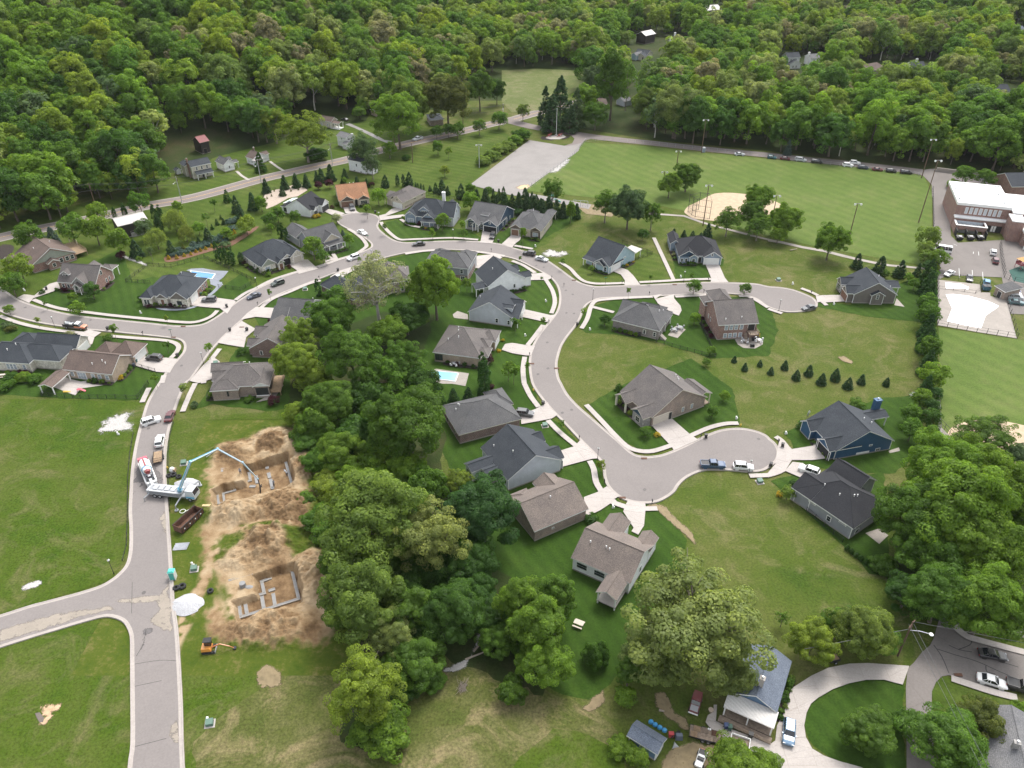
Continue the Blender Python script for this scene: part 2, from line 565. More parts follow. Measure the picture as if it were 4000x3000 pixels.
# -------- ground patches (photograph pixels)
patch('lawn',[(-80,955),(300,880),(640,805),(870,765),(1100,695),(1400,625),(1600,585),(1800,530),(1960,500),(2010,560),(1840,715),(2000,770),(2190,828),(2285,845),(2200,900),(2130,955),(2090,975),(2000,960),(1900,945),(1700,940),(1580,945),(1440,960),(1380,990),(1250,1040),(1080,1105),(900,1195),(800,1275),(600,1275),(300,1240),(150,1205),(-80,1090)],LAWN2)
patch('lawn',[(-80,940),(230,880),(640,800),(870,755),(1100,690),(1300,640),(1500,590),(1720,530),(1560,440),(1300,400),(1200,470),(1000,560),(850,610),(660,700),(300,800),(-80,880)],LAWN2)
patch('lawn',[(140,1145),(470,970),(520,1100),(600,1080),(850,1135),(945,1065),(1020,1160),(900,1200),(800,1275),(600,1270),(300,1232),(140,1175)],LAWN)
patch('lawn',[(1300,1005),(1250,940),(1340,905),(1440,950),(1430,975),(1250,1040)],LAWN)
patch('lawn',[(1505,870),(1560,855),(1700,880),(1830,900),(1890,935),(1870,940),(1690,945),(1540,945)],LAWN)
patch('lawn',[(1885,945),(1990,890),(2130,870),(2290,790),(2260,855),(2120,935),(2080,975),(1960,958)],LAWN)
patch('lawn',[(1950,960),(2010,930),(2080,975),(2060,978)],LAWN)
patch('lawn',[(-80,1225),(0,1230),(200,1290),(330,1310),(600,1320),(690,1330),(715,1380),(690,1420),(620,1500),(560,1565),(180,1555),(0,1540),(-80,1530)],LAWN)
patch('lawn',[(1130,1400),(1060,1380),(980,1200),(1080,1150),(1240,1090),(1450,1030),(1600,990),(1750,980),(1900,1000),(2050,1040),(2160,1090),(2180,1150),(2170,1220),(2100,1320),(2065,1420),(2070,1490),(2120,1600),(2250,1720),(2340,1800),(2370,1900),(2430,1970),(2540,1960),(2640,2060),(2690,2170),(2640,2330),(2480,2560),(2320,2740),(2160,2700),(2080,2620),(1960,2300),(1700,1700),(1300,1500)],LAWN)
patch('lawn',[(830,1580),(760,1600),(850,1480),(920,1370),(980,1320),(1120,1380),(1140,1590),(1060,1610)],LAWN)
patch('lawn',[(2230,1075),(2310,1010),(2420,945),(2550,985),(2620,1020),(2700,1095),(2600,1110),(2450,1118),(2330,1118),(2260,1100)],LAWN2)
patch('lawn',T(12,'1340,400 1400,640 1420,765 1720,757 1690,640 1830,640 1830,560 1600,390'),LAWN)
patch('lawn',[(2300,1200),(2420,1165),(2560,1165),(2660,1160),(2950,1160),(3010,1210),(3040,1290),(3000,1390),(2780,1400),(2560,1335),(2420,1310),(2290,1300),(2260,1260)],LAWN)
patch('lawn',[(3000,1210),(3180,1175),(3320,1190),(3560,1090),(3600,1100),(3600,1260),(3400,1240),(3200,1200)],LAWN)
patch('lawn',[(2280,1590),(2440,1500),(2700,1400),(2860,1520),(2890,1650),(2660,1710),(2600,1750),(2510,1765),(2450,1730)],LAWN)
patch('lawn',[(3060,1690),(3200,1640),(3420,1560),(3600,1540),(3600,1750),(3500,1850),(3300,1850),(3100,1800),(3090,1720)],LAWN)
patch('lawn',[(3010,1880),(3110,1850),(3300,1880),(3450,1840),(3460,1960),(3480,2260),(3400,2240),(3280,2120)],LAWN)
patch('lawn',[(2500,2020),(2600,2000),(2680,2110),(2680,2250),(2570,2170)],LAWN)
patch('lawn',[(3150,2730),(3190,2690),(3300,2655),(3420,2655),(3530,2670),(3525,2800),(3540,3150),(3420,3040),(3250,2965),(3160,2890),(3140,2800)],LAWN,smooth=3)
patch('lawn',[(3640,2665),(3700,2640),(3720,2655),(3980,2740),(4200,2800),(4200,3200),(3620,3200)],LAWN2)
patch('grassland',[(380,1800),(690,1640),(1130,1600),(1300,1700),(1330,2400),(1330,2560),(1240,2700),(1350,3200),(715,3200),(690,2500),(672,2250),(650,1900)],FIELD2,rough=.5)
patch('grassland',[(-300,2760),(0,2520),(410,2400),(510,2440),(520,3200),(-300,3200)],FIELD2)
patch('grassland',[(-300,1560),(160,1560),(560,1570),(500,1900),(505,2170),(440,2260),(0,2410),(-300,2500)],FIELD2)
patch('brush_ground',[(1260,2560),(1520,2480),(1750,2520),(1960,2600),(2170,2720),(2330,2780),(2450,2900),(2460,3200),(960,3200),(760,3060),(760,2900),(860,2800),(1080,2640)],BRUSH,rough=.8)
patch('grassland',[(2030,2960),(2160,2850),(2300,2870),(2440,2950),(2460,3200),(1900,3200)],FIELD2,rough=.4)
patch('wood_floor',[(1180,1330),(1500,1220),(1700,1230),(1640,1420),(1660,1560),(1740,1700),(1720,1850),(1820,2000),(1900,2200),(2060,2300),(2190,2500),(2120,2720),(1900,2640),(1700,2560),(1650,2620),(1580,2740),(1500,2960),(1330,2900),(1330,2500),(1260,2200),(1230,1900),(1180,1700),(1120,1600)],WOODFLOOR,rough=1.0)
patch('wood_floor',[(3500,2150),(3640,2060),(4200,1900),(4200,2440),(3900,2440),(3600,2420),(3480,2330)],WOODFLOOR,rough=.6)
patch('sports_field',[(2280,557),(2500,570),(3000,622),(3500,668),(3610,690),(3640,760),(3640,880),(3600,1000),(3620,1040),(3300,985),(3050,935),(2820,875),(2700,830),(2560,800),(2200,760),(2040,745),(2140,640)],SPORT)
patch('sports_field',[(3665,1280),(3970,1325),(4300,1390),(4300,1800),(3680,1700)],SPORT)
patch('meadow',[(1960,275),(2100,268),(2280,278),(2290,330),(2120,430),(2000,440),(1960,400)],MEADOW)
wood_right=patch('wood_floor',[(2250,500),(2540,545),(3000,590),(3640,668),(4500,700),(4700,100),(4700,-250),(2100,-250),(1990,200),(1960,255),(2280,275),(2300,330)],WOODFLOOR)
# softball infields and other bare patches
patch('infield',Z(2600,550,3.687,'270,1020 320,950 420,900 560,830 700,765 900,750 1100,765 1300,790 1480,840 1650,910 1640,960 1600,1000 1500,1060 1250,1130 950,1160 740,1160 550,1140 400,1120 300,1060'),SAND,smooth=3)
patch('infield',T(23,'1560,560 1555,420 1640,350 1800,315 2000,320 2212,360 2500,440 2500,700 2212,720 2000,660 1800,600'),SAND,smooth=3)
patch('path',Z(2600,550,3.687,'-270,1040 0,1055 270,1075 400,1120 560,1175 740,1225 900,1265 1150,1330 1400,1395 1700,1465 2000,1530 2212,1560 2212,1585 1990,1555 1700,1490 1380,1415 1100,1345 880,1285 700,1240 540,1195 380,1140 260,1095 0,1078 -270,1060'),CONC2)
patch('path',T(13,'0,410 130,430 300,470 500,505 640,540 760,570 900,600 1050,628 1200,640 1390,660 1390,675 1200,656 1040,644 890,617 750,588 630,560 490,522 290,487 120,447 0,428'),CONC2)
patch('gravel_patch',T(20,'865,400 890,330 940,300 1030,265 1170,246 1100,290 1130,340 1140,400 1060,410 960,415 870,432'),GRAVEL,rough=.7)
WGRAV=plain('white_gravel',(.36,.36,.37),.95,.25,6.0)
patch('gravel_yard',Z(1000,700,4.424,'130,330 170,220 420,170 760,70 890,195 720,300 560,330 350,450 180,520'),plain('tan_gravel',(.36,.295,.24),.95,.2,3.0))
patch('gravel_patch',T(12,'260,530 330,500 400,520 470,510 480,545 400,560 300,560'),GRAVEL,rough=.6)
patch('gravel_strip',T(10,'1050,560 1080,552 1200,590 1275,630 1265,645 1180,610 1060,572'),GRAVEL,rough=.3)
patch('mulch_bed',T(10,'1420,590 1430,560 1560,550 1700,515 1850,470 1960,440 2212,300 2212,330 2000,470 1840,510 1700,550 1560,590 1450,610'),BROWNMULCH,smooth=2)
patch('mulch_bed',T(10,'0,470 60,455 120,470 110,520 40,570 0,575'),MULCH,smooth=2)
patch('soil_patch',T(13,'600,1430 660,1420 740,1470 720,1490 640,1465'),BARE,rough=.3)
patch('soil_patch',T(32,'1230,1010 1330,1000 1420,1180 1500,1230 1540,1330 1480,1350 1330,1230 1240,1130'),BARE,rough=.6)
patch('soil_patch',T(32,'1290,1640 1400,1480 1560,1440 1880,1450 1870,1560 1660,1659 1500,1800 1300,1800'),BARE,rough=.6)
patch('soil_patch',T(32,'610,1150 700,1050 800,990 810,1090 720,1160 640,1190'),BARE,rough=.4)
patch('soil_patch',T(31,'0,830 60,780 150,760 220,850 210,960 60,980 0,970'),BARE,rough=.5)
patch('soil_patch',T(22,'1170,1050 1300,1040 1380,1130 1560,1280 1590,1400 1500,1300 1340,1170 1270,1100 1160,1070'),BARE,rough=.5)
patch('soil_patch',T(23,'1215,90 1240,70 1300,75 1300,105 1230,108'),GRAVEL,rough=.2)
patch('soil_patch',T(30,'180,110 260,60 355,40 365,75 300,110 200,138'),GRAVEL,rough=.3)
patch('soil_patch',T(30,'345,1150 400,1110 540,1105 520,1150 450,1180 470,1220 420,1260 390,1305 340,1290 370,1240 360,1190'),plain('tan_soil',(.4,.28,.17),.95,.25,1.5),rough=.3)
patch('puddle',T(30,'305,1190 345,1182 385,1230 375,1270 345,1270 320,1230'),plain('muddy_water',(.12,.1,.085),.2,.1))
patch('creek_stones',T(31,'1600,830 1640,790 1760,760 1830,700 1880,600 1950,450 1980,470 1920,620 1860,720 1800,800 1700,830'),GRAVEL,rough=.6)
# -------- the estate streets: one joined sheet with a kerb all round
ROADZ=.22
road_px=(T(30,'1130,2300 1145,1659 1168,1450 1165,1000 1162,700 1160,550 1148,480 1120,420 1080,375 1000,343 900,338 700,390 500,450 250,525 0,605 -300,700')+T(30,'-300,440 0,365 250,285 400,245 700,165 880,105 980,48')+T(20,'1045,1655 1110,1580 1138,1500 1150,1400 1150,1250 1142,1100 1148,950 1160,750 1180,600 1210,450 1250,300 1290,170 1350,60')+T(10,'1390,1659 1440,1580 1500,1510 1560,1440 1600,1390 1612,1340 1600,1300 1560,1272 1500,1260 1300,1237 1000,1207 780,1187 500,1152 300,1117 130,1072 0,1022 -200,930')+T(10,'-200,720 -80,790 0,842 60,882 130,930 250,980 400,1025 550,1060 700,1085 1000,1117 1300,1147 1500,1168 1650,1168 1760,1152 1850,1108 1950,1040 2050,962 2130,908')+T(11,'0,855 120,795 220,750 370,700 520,655 690,595 880,540 960,508 1003,485 1012,462 1000,440 960,405 900,367 840,337 775,305 728,275 712,240 735,215 800,197 900,190 980,195 1035,213 1062,240 1052,265 1040,292 1052,325 1090,362 1140,400 1200,430 1280,446 1350,446 1500,438 1700,431 1900,437 2100,457')+T(12,'0,490 100,520 200,558 300,602 400,670 480,730 535,768 600,800 680,821 740,828 800,826 950,820 1110,815 1300,806 1500,797 1700,791 1900,795 2100,804')+T(13,'0,827 100,835 200,852 300,887 375,922 408,960 405,990 370,1012 300,1027 210,1035 120,1028 0,990')+T(12,'2130,930 2050,900 1950,882 1800,874 1600,880 1400,890 1200,900 1000,908 850,912 750,920 690,940 640,970 612,1005 592,1055 570,1105 540,1155 500,1205 450,1270 410,1340 385,1420 373,1480 375,1550 390,1620')+T(22,'410,0 440,60 480,120 560,205 640,275 720,345 800,415 900,500 980,575 1050,625 1130,644 1200,645 1300,630 1400,595 1500,550 1600,500 1700,455 1800,418 1900,402 2000,402 2100,422 2180,455')+T(23,'0,485 45,523 70,570 72,622 50,670 0,707')+T(22,'2150,742 2050,750 1900,738 1750,731 1650,738 1560,768 1480,812 1420,870 1380,930 1300,985 1230,1013 1150,1021 1050,1013 960,983 890,935 840,875 815,805 808,740 790,680 740,620 680,560 600,480 520,395 440,310 360,230 290,150 230,70 190,0')+T(12,'170,1570 165,1480 172,1400 195,1330 240,1250 300,1170 360,1100 400,1040 420,980 425,900 410,830 380,780 330,730 260,690 180,648 100,608 0,570')+T(11,'2050,541 1900,512 1750,500 1600,496 1450,506 1300,525 1200,545 1100,570 1000,602 900,632 820,655 700,692 550,748 400,805 250,862 150,905 60,955 0,997')+T(10,'2150,1050 2080,1110 2000,1180 1930,1245 1870,1310 1800,1390 1740,1475 1690,1545 1640,1615')+T(20,'1590,0 1540,110 1500,220 1465,330 1440,430 1420,560 1412,700 1415,850 1425,1000 1437,1200 1450,1400 1465,1640')+T(30,'1480,250 1510,480 1530,800 1545,1100 1552,1450 1560,1659 1575,2300'))
RP=catmull([Vector((p.x,p.y,0))for p in ground_pts(road_px)],3,True)
patch('road',None,ASPH,z=ROADZ,world=RP)
area2=sum(RP[i].x*RP[(i+1)%len(RP)].y-RP[(i+1)%len(RP)].x*RP[i].y for i in range(len(RP)))
sgn=1 if area2>0 else-1
nrm=[]
for i in range(len(RP)):
 d=(RP[(i+1)%len(RP)]-RP[i-1])
 d.normalize()
 nrm.append(Vector((d.y,-d.x,0))*sgn)
kb=MB()
prof=[(-.05,.225),(.4,.235),(.47,.30),(.66,.30),(.7,.0)]
n=len(RP)
vs=[tuple(RP[i]+nrm[i]*o+Vector((0,0,z)))for i in range(n)for o,z in prof]
k=len(prof)
kb.mesh(vs,[(i*k+j,((i+1)%n)*k+j,((i+1)%n)*k+j+1,i*k+j+1)for i in range(n)for j in range(k-1)])
tag(kb.build('kerb',KERBM),kind='structure')
def ribbon(px,w,smooth=4,world=None):
 P=world or[Vector((p.x,p.y,0))for p in ground_pts(px)]
 if smooth:P=catmull(P,smooth)
 return P
def ribbon_mesh(name,P,w,m,z=.0,terrain=False,kind='structure'):
 L,R=[],[]
 for i in range(len(P)):
  d=(P[min(i+1,len(P)-1)]-P[max(i-1,0)]);d.z=0;d.normalize()
  nn=Vector((-d.y,d.x,0))*w/2
  L.append(P[i]+nn);R.append(P[i]-nn)
 vs=[(p.x,p.y,(hill(p.x,p.y)if terrain else 0)+z)for p in L+R]
 nP=len(P)
 me=bpy.data.meshes.new(name)
 me.from_pydata(vs,[],[(i,nP+i,nP+i+1,i+1)for i in range(nP-1)])
 bm=bmesh.new();bm.from_mesh(me)
 for f in bm.faces:
  if f.normal.z<0:f.normal_flip()
 bm.to_mesh(me);bm.free()
 me.materials.append(m)
 return tag(link_o(bpy.data.objects.new(name,me)),kind=kind)
def link_o(o,parent=None):
 COL.objects.link(o)
 if parent is not None:o.parent=parent
 return o
# main road along the foot of the hill, with verge lines
MAINP=ribbon(T(10,'-500,510 -200,440 0,395 200,350 400,310 690,252 960,190 1300,115 1700,42')+T(1,'0,1560 250,1500 500,1443 780,1382 1000,1320 1210,1265 1500,1198 1850,1120 2000,1080 2212,1035')+T(2,'180,985 400,930 700,850'),7.4)
ribbon_mesh('main_road_shoulder',MAINP,8.6,CONC2,.07)
ribbon_mesh('main_road',MAINP,7.0,ROADC,.10)
YEL=plain('yellow_paint',(.55,.33,.08),.7,.2)
WPAINT=plain('road_white_paint',(.6,.6,.58),.7,.2)
for off in(-.16,.16):
 ribbon_mesh('centre_line',[p+Vector((-.62,.78,0))*off for p in MAINP],.12,YEL,.11)
LANEP=ribbon(T(2,'-60,1030 0,1052 200,1102 500,1150 700,1182 950,1212 1200,1237 1700,1292 2212,1342')+T(3,'300,1375 700,1415 1000,1448 1340,1488'),6)
ribbon_mesh('lane',LANEP,7.4,ROADC,.12)
patch('lane_end',T(2,'480,1145 640,1175 720,1190 630,1215 600,1250 545,1330 450,1262 520,1240 540,1200'),ROADC,z=.125)
patch('parking_lot',[(2067,548),(2215,572),(2270,560),(2260,590),(2040,752),(2090,760),(2310,800),(2300,818),(2080,775),(1990,762),(1835,723)],pavemat('lot_concrete',(.235,.218,.205),.12,.12),z=.128)
patch('sand_pile',Z(1450,700,2.765,'1560,90 1620,65 1700,60 1720,90 1660,115 1590,110'),plain('wet_sand',(.5,.37,.22),.95,.1),rough=.3,z=.14)
patch('gravel_apron',T(2,'312,1490 380,1440 450,1375 500,1380 490,1400 400,1480 350,1495'),GRAVEL,rough=.3,z=.1)
patch('playground_surface',T(12,'520,90 700,110 870,130 900,180 860,215 640,190 590,150'),BARE,z=.1)
# dirt of the memorial
patch('memorial_paving',T(2,'290,1195 320,1175 440,1165 470,1185 410,1205 330,1205'),CONC,z=.13)
patch('mulch_bed',T(2,'245,1195 260,1180 300,1180 330,1200 370,1205 340,1215 260,1207'),MULCH,z=.12)
patch('mulch_bed',T(2,'415,1195 470,1175 500,1175 495,1190 440,1208'),MULCH,z=.12)
# school yard and car park
patch('school_yard',T(13,'1420,-30 1560,-30 1580,380 1640,440 2300,400 2400,1060 2212,1060 2100,1055 2060,980 2020,740 1560,720 1470,760 1390,670 1420,460 1470,400 1430,300'),ASPH2,z=.12)
patch('school_yard',T(3,'1240,1490 1400,1460 1500,1462 2100,1560 2300,1580 2300,1640 1640,1570 1560,1560 1560,1740 1415,1700 1415,1600 1340,1520'),ASPH2,z=.123)
patch('pool_deck',T(13,'1465,760 1830,800 1840,870 1920,870 1920,900 2060,940 2150,1270 1465,1155'),CONC2,z=.135)
WP=plain('empty_pool_white',(.85,.85,.86),.5,.03)
patch('empty_pool',T(13,'1535,888 1600,885 1730,900 1900,945 1990,985 1985,1000 1880,1070 1840,1180 1700,1155 1545,1120 1590,1010'),WP,z=.15)
patch('empty_wading_pool',T(13,'1532,785 1660,795 1735,825 1730,845 1640,835 1535,838'),WP,z=.15)
patch('play_surface',T(13,'2080,680 2300,600 2400,780 2212,790 2120,770'),plain('green_rubber',(.025,.075,.06),.9,.1),z=.14)
# lower right street
patch('street',T(33,'1190,960 1205,800 1260,750 1330,660 1400,600 1430,540 1500,300 1590,200 1640,300 1700,520 2212,690 2600,800 2600,1140 2212,1010 1900,960 1640,880 1560,860 1500,870 1450,920 1415,1000 1410,1200 1440,1659 1460,2200 1200,2200 1195,1400'),ASPH2,z=.12)
patch('street',T(33,'2130,450 2212,430 2500,430 2500,640 2180,540'),ASPH2,z=.125)
# -------- concrete drives, cut into slabs
def drive(px,name='driveway',m=CONC,z=.31,step=3.4,kids=True,smooth=0):
 P=[Vector((p.x,p.y,0))for p in ground_pts(px)]
 if smooth:P=catmull(P,smooth,True)
 base=patch(name,None,KERBM,z=z-.02,world=P)
 k=max(range(len(P)),key=lambda i:(P[(i+1)%len(P)]-P[i]).length)if not smooth else 0
 d=(P[(k+1)%len(P)]-P[k]).normalized()
 bm=bmesh.new()
 tri=tessellate_polygon([P])
 vv=[bm.verts.new(p)for p in P]
 for t in tri:
  try:bm.faces.new([vv[i]for i in t])
  except ValueError:pass
 bmesh.ops.dissolve_limit(bm,angle_limit=.01,verts=bm.verts,edges=bm.edges)
 for ax in(d,Vector((-d.y,d.x,0))):
  lo=min(p.dot(ax)for p in P);hi=max(p.dot(ax)for p in P)
  q=max(1,round((hi-lo)/step))
  for i in range(1,q):
   bmesh.ops.bisect_plane(bm,geom=bm.verts[:]+bm.edges[:]+bm.faces[:],plane_co=ax*(lo+(hi-lo)*i/q),plane_no=ax)
 for f in bm.faces:
  if f.calc_area()<.3:continue
  c=f.calc_center_median()
  pts=[]
  for v in f.verts:
   e=v.co-c
   pts.append(c+e*max(.0,1-.035/max(e.length,.2)))
  if f.normal.z<0:pts.reverse()
  b=MB();b.prism(pts,z-.015,z+random.uniform(0,.008))
  o=b.build('slab',m,base)
 bm.free()
 return base
def walk(px,w=1.35,z=.30,L=1.55,m=CONC,name='sidewalk'):
 P=catmull([Vector((p.x,p.y,0))for p in ground_pts(px)],6)
 base=ribbon_mesh(name,P,w+.05,KERBM,z-.02)
 acc=[.0]
 for a,b in zip(P[:-1],P[1:]):acc.append(acc[-1]+(b-a).length)
 tot=acc[-1];ns=max(1,round(tot/L))
 def at(s):
  for i in range(len(acc)-1):
   if acc[i+1]>=s-1e-6:
    t=(s-acc[i])/max(acc[i+1]-acc[i],1e-6)
    d=(P[i+1]-P[i]).normalized()
    return P[i].lerp(P[i+1],t),Vector((-d.y,d.x,0))
 for i in range(ns):
  p0,n0=at(tot*i/ns);p1,n1=at(tot*(i+1)/ns)
  d=(p1-p0).normalized()*.02
  pts=[p0+d-n0*w/2,p1-d-n1*w/2,p1-d+n1*w/2,p0+d+n0*w/2]
  b=MB();b.prism(pts,z-.015,z+random.uniform(0,.01))
  b.build('slab',m,base)
 return base
for s in['10:500,780 430,800 360,850 300,900 210,890 150,920 255,965 290,925 450,870 525,840','10:1650,985 1700,925 1720,900 2020,940 2040,950 1965,1060 1900,1010 1760,1000','10:535,1290 640,1250 770,1195 880,1220 820,1260 800,1320 600,1410 550,1350','10:1160,1480 1250,1380 1260,1430 1450,1440 1540,1448 1470,1570 1350,1560 1180,1510','10:1640,1640 1760,1500 1840,1430 1900,1470 1900,1600 1720,1659','10:1880,1310 1960,1230 2090,1120 2212,1190 2130,1260 2110,1350 1990,1330','10:2080,1110 2140,1050 2212,1000 2400,1010 2370,1100 2212,1085','11:310,610 400,590 450,590 525,660 540,670 370,715 350,680 290,640','11:600,615 640,600 700,590 640,560 600,520','11:745,115 845,110 870,170 900,188 800,192 775,190','11:585,170 620,150 690,165 770,190 720,215 700,225','11:1060,210 1120,195 1175,150 1280,130 1340,125 1300,150 1120,215 1270,200 1330,215 1080,250','11:1940,430 1960,330 1990,335 2090,350 2060,410 2040,452 1900,440','12:-90,455 -30,400 10,362 80,395 70,420 20,460 0,490','12:870,690 940,660 1000,680 1050,730 1110,810 970,815 975,770 940,720','12:1670,630 1785,625 1840,750 1870,785 1715,785 1720,750','12:1240,930 1400,890 1400,925 1455,990 1465,1030 1440,1075 1400,1060 1300,1000 1260,970 1215,900 1300,888','12:1680,880 1850,868 1800,930 1770,940 1740,910','13:410,905 470,898 670,895 690,920 685,950 500,960 470,955 425,960','22:1200,360 1380,305 1535,440 1610,490 1395,580 1380,550 1350,520','22:80,355 75,265 200,225 310,165 330,220 400,270 345,305 300,315','22:425,580 540,545 600,480 640,540 700,600 740,650 690,655 650,665 425,725','22:620,985 700,955 740,940 820,890 870,940 930,975 885,1000 960,1080 850,1040 760,1100 640,1155','22:1000,1015 1150,1040 1155,1070 1140,1230 1090,1310 1030,1280 1050,1250 960,1110 980,1050','23:80,555 100,490 130,500 205,570 390,540 400,490 545,630 540,645 380,665 205,665 150,750 210,680 300,690 410,790 380,860 150,760 0,815 0,770 60,700','12:120,715 270,705 345,750 310,765 140,768','12:75,1075 110,1020 330,1070 385,1065 330,1125 290,1130 60,1080','12:-90,1370 -60,1320 0,1310 120,1330 200,1335 165,1420 120,1420 0,1400','12:-330,900 -330,870 0,1000 0,1100',]:
 if s.startswith('12:-330'):continue
 rc,body=s.split(':')
 drive(T(int(rc),body))
drive(T(11,'1880,660 1900,560 2070,540 2130,570 2090,600 2212,700 2100,690'))
drive(T(11,'640,740 700,700 830,655 900,640 870,670 780,720 700,780'))
drive(T(33,'200,980 370,870 520,800 700,765 860,760 1217,785 1160,948 1000,905 850,905 700,935 560,985 430,1060 370,1110 330,1190 310,1300 325,1400 380,1500 480,1560 620,1610 800,1659 1300,1900 400,1900 0,1640 -80,1610 0,1470 60,1430 75,1300 130,1200'),step=4.5)
patch('gravel_drive',T(1,'770,1060 820,1070 930,1120 1040,1170 1110,1210 1180,1220 1140,1240 1060,1210 960,1160 860,1110 770,1075'),pavemat('grey_drive',(.22,.21,.2),.15),z=.08)
drive(T(32,'1670,1270 1690,1210 1740,1180 1740,1120 1770,1120 1760,1260 1820,1290 1890,1330 2212,1450 2330,1500 2330,1620 1900,1480 1700,1310'),step=4,name='yard_paving')
# patios
STAMP=pavemat('grey_stamped_concrete',(.22,.235,.265),.15,.3)
ribbon_mesh('garden_path',catmull([Vector((p.x,p.y,0))for p in ground_pts(T(10,'1340,975 1370,1005 1450,1018 1560,1018 1660,1000 1700,985'))],4),1.1,STAMP,.13)
ribbon_mesh('garden_path',catmull([Vector((p.x,p.y,0))for p in ground_pts(T(10,'1905,780 1880,830 1830,880 1790,900'))],4),1.3,STAMP,.132)
for s in['10:390,1659 560,1600 620,1620 700,1640 960,1600 980,1659 700,1700 650,1760','12:1345,1240 1400,1170 1440,1150 1500,1190 1430,1265','12:1920,1265 2000,1250 2170,1290 2165,1320 2100,1355 2000,1350 1950,1320','23:840,1290 960,1250 1040,1310 960,1385','11:1405,1659 1450,1560 1560,1530 1840,1570 1810,1680 1700,1660','11:1700,1060 1740,1030 1830,1060 1835,1105 1710,1090','13:1090,980 1110,920 1180,995','23:1040,580 1130,550 1140,580 1050,600','10:1610,680 1650,665 1750,660 1860,680 1975,685 1930,740 1890,770 1930,800 1900,830 1820,800 1810,740','21:0,160 100,140 170,110 240,10 200,0 110,100']:
 rc,body=s.split(':')
 drive(T(int(rc),body),'patio',STAMP if body.startswith('1610,680')else CONC2 if rc!='10' else CONC,.12,3.0)
# sidewalks
for s in['10:290,935 420,985 560,1020 750,1045 1000,1075 1300,1105 1560,1130 1700,1128 1820,1085 1880,1030','10:0,1075 130,1125 280,1165 450,1195 720,1225','10:950,1250 1200,1270 1400,1285 1500,1305 1545,1340 1530,1385 1480,1440','10:2035,940 2120,880 2212,838','11:0,838 130,770 290,715 360,695','11:540,655 700,595 850,545 940,490 955,460 920,410 860,360 800,325','11:1080,265 1110,310 1170,370 1240,415 1330,415 1500,408 1700,402 1920,418','11:1290,540 1450,515 1580,508','11:1900,520 2050,540 2150,560','12:20,468 180,497','12:415,612 500,665 560,730 620,775 700,795 800,798 970,792','12:1100,785 1300,775 1500,763 1720,757','12:1225,400 1300,560 1395,765','12:600,1185 650,1100 680,1000 720,950 800,935 1000,920 1215,910','12:1410,910 1680,895','12:700,1000 880,1045','12:1960,905 2060,915 2212,1005','12:0,600 100,640 200,705','12:290,760 350,860 370,960 340,1055','12:270,1155 190,1260 135,1330','12:110,1430 95,1540 105,1659','22:105,0 160,110 230,205','22:310,320 420,430 560,545','22:640,185 760,310 900,460 1000,550 1100,585 1220,585 1380,535','22:1540,455 1700,385 1840,350 1955,345','22:670,670 705,740 725,850 770,930','22:870,1030 1000,1075','22:1130,1085 1255,1082','22:2050,800 2212,795','23:0,795 80,770 150,735','23:65,460 120,500 170,570 180,620','13:285,838 370,870 430,900','13:470,955 505,985','13:0,1015 120,1055','20:1230,165 1290,40','10:1400,1659 1420,1590','20:1580,245 1640,100 1690,0','10:1760,1659 1780,1530','10:1830,1450 1900,1360','11:40,1010 140,930 300,865 450,800 560,770','10:2000,1240 2100,1140','11:750,1150 750,1151','11:640,510 680,560 700,600','01:2045,1480 2090,1520 2150,1556','33:1580,890 1760,950 1950,1010 2150,1060','33:1600,430 1700,520 1850,570 2212,665','11:1250,240 1330,290 1420,310']:
 rc,body=s.split(':')
 if body.startswith('750,1150'):continue
 if rc=='01':
  continue
 walk(T(int(rc),body))
walk(T(0,'2045,1480 2090,1520 2150,1556'),1.2,.1)
walk(T(1,'120,1395 180,1440 240,1478'),1.2,.1)
# pool water
WATER=plain('pool_water',(.06,.22,.45),.08,.1,.4,spec=.6)
WATER2=plain('pale_pool_water',(.24,.5,.68),.12,.06,.4,spec=.6)
def pool(px,m,label):
 P=[Vector((p.x,p.y,0))for p in ground_pts(px)]
 b=MB();b.prism(P if sum(P[i].x*P[(i+1)%4].y-P[(i+1)%4].x*P[i].y for i in range(4))>0 else P[::-1],.05,.16)
 root=thing('swimming_pool',label,'swimming pool',(0,0,0))
 b.build('water',m,root)
 c=MB()
 for i in range(4):
  c.tube(P[i]+Vector((0,0,.14)),P[(i+1)%4]+Vector((0,0,.14)),.16,n=6)
 c.build('coping',WHITE,root)
pool(T(10,'1645,685 1860,712 1830,755 1672,735'),WATER,'deep blue swimming pool on the grey deck behind the slate roofed house')
pool(T(11,'1500,1545 1748,1570 1720,1642 1470,1605'),WATER2,'pale blue swimming pool beside the big trees, below the tan hip roofed house')
pool(Z(1000,700,4.424,'470,420 640,335 720,330 590,395'),plain('green_pool_water',(.25,.4,.38),.15,.1),'narrow greenish pool behind the white farmhouse with black roof')
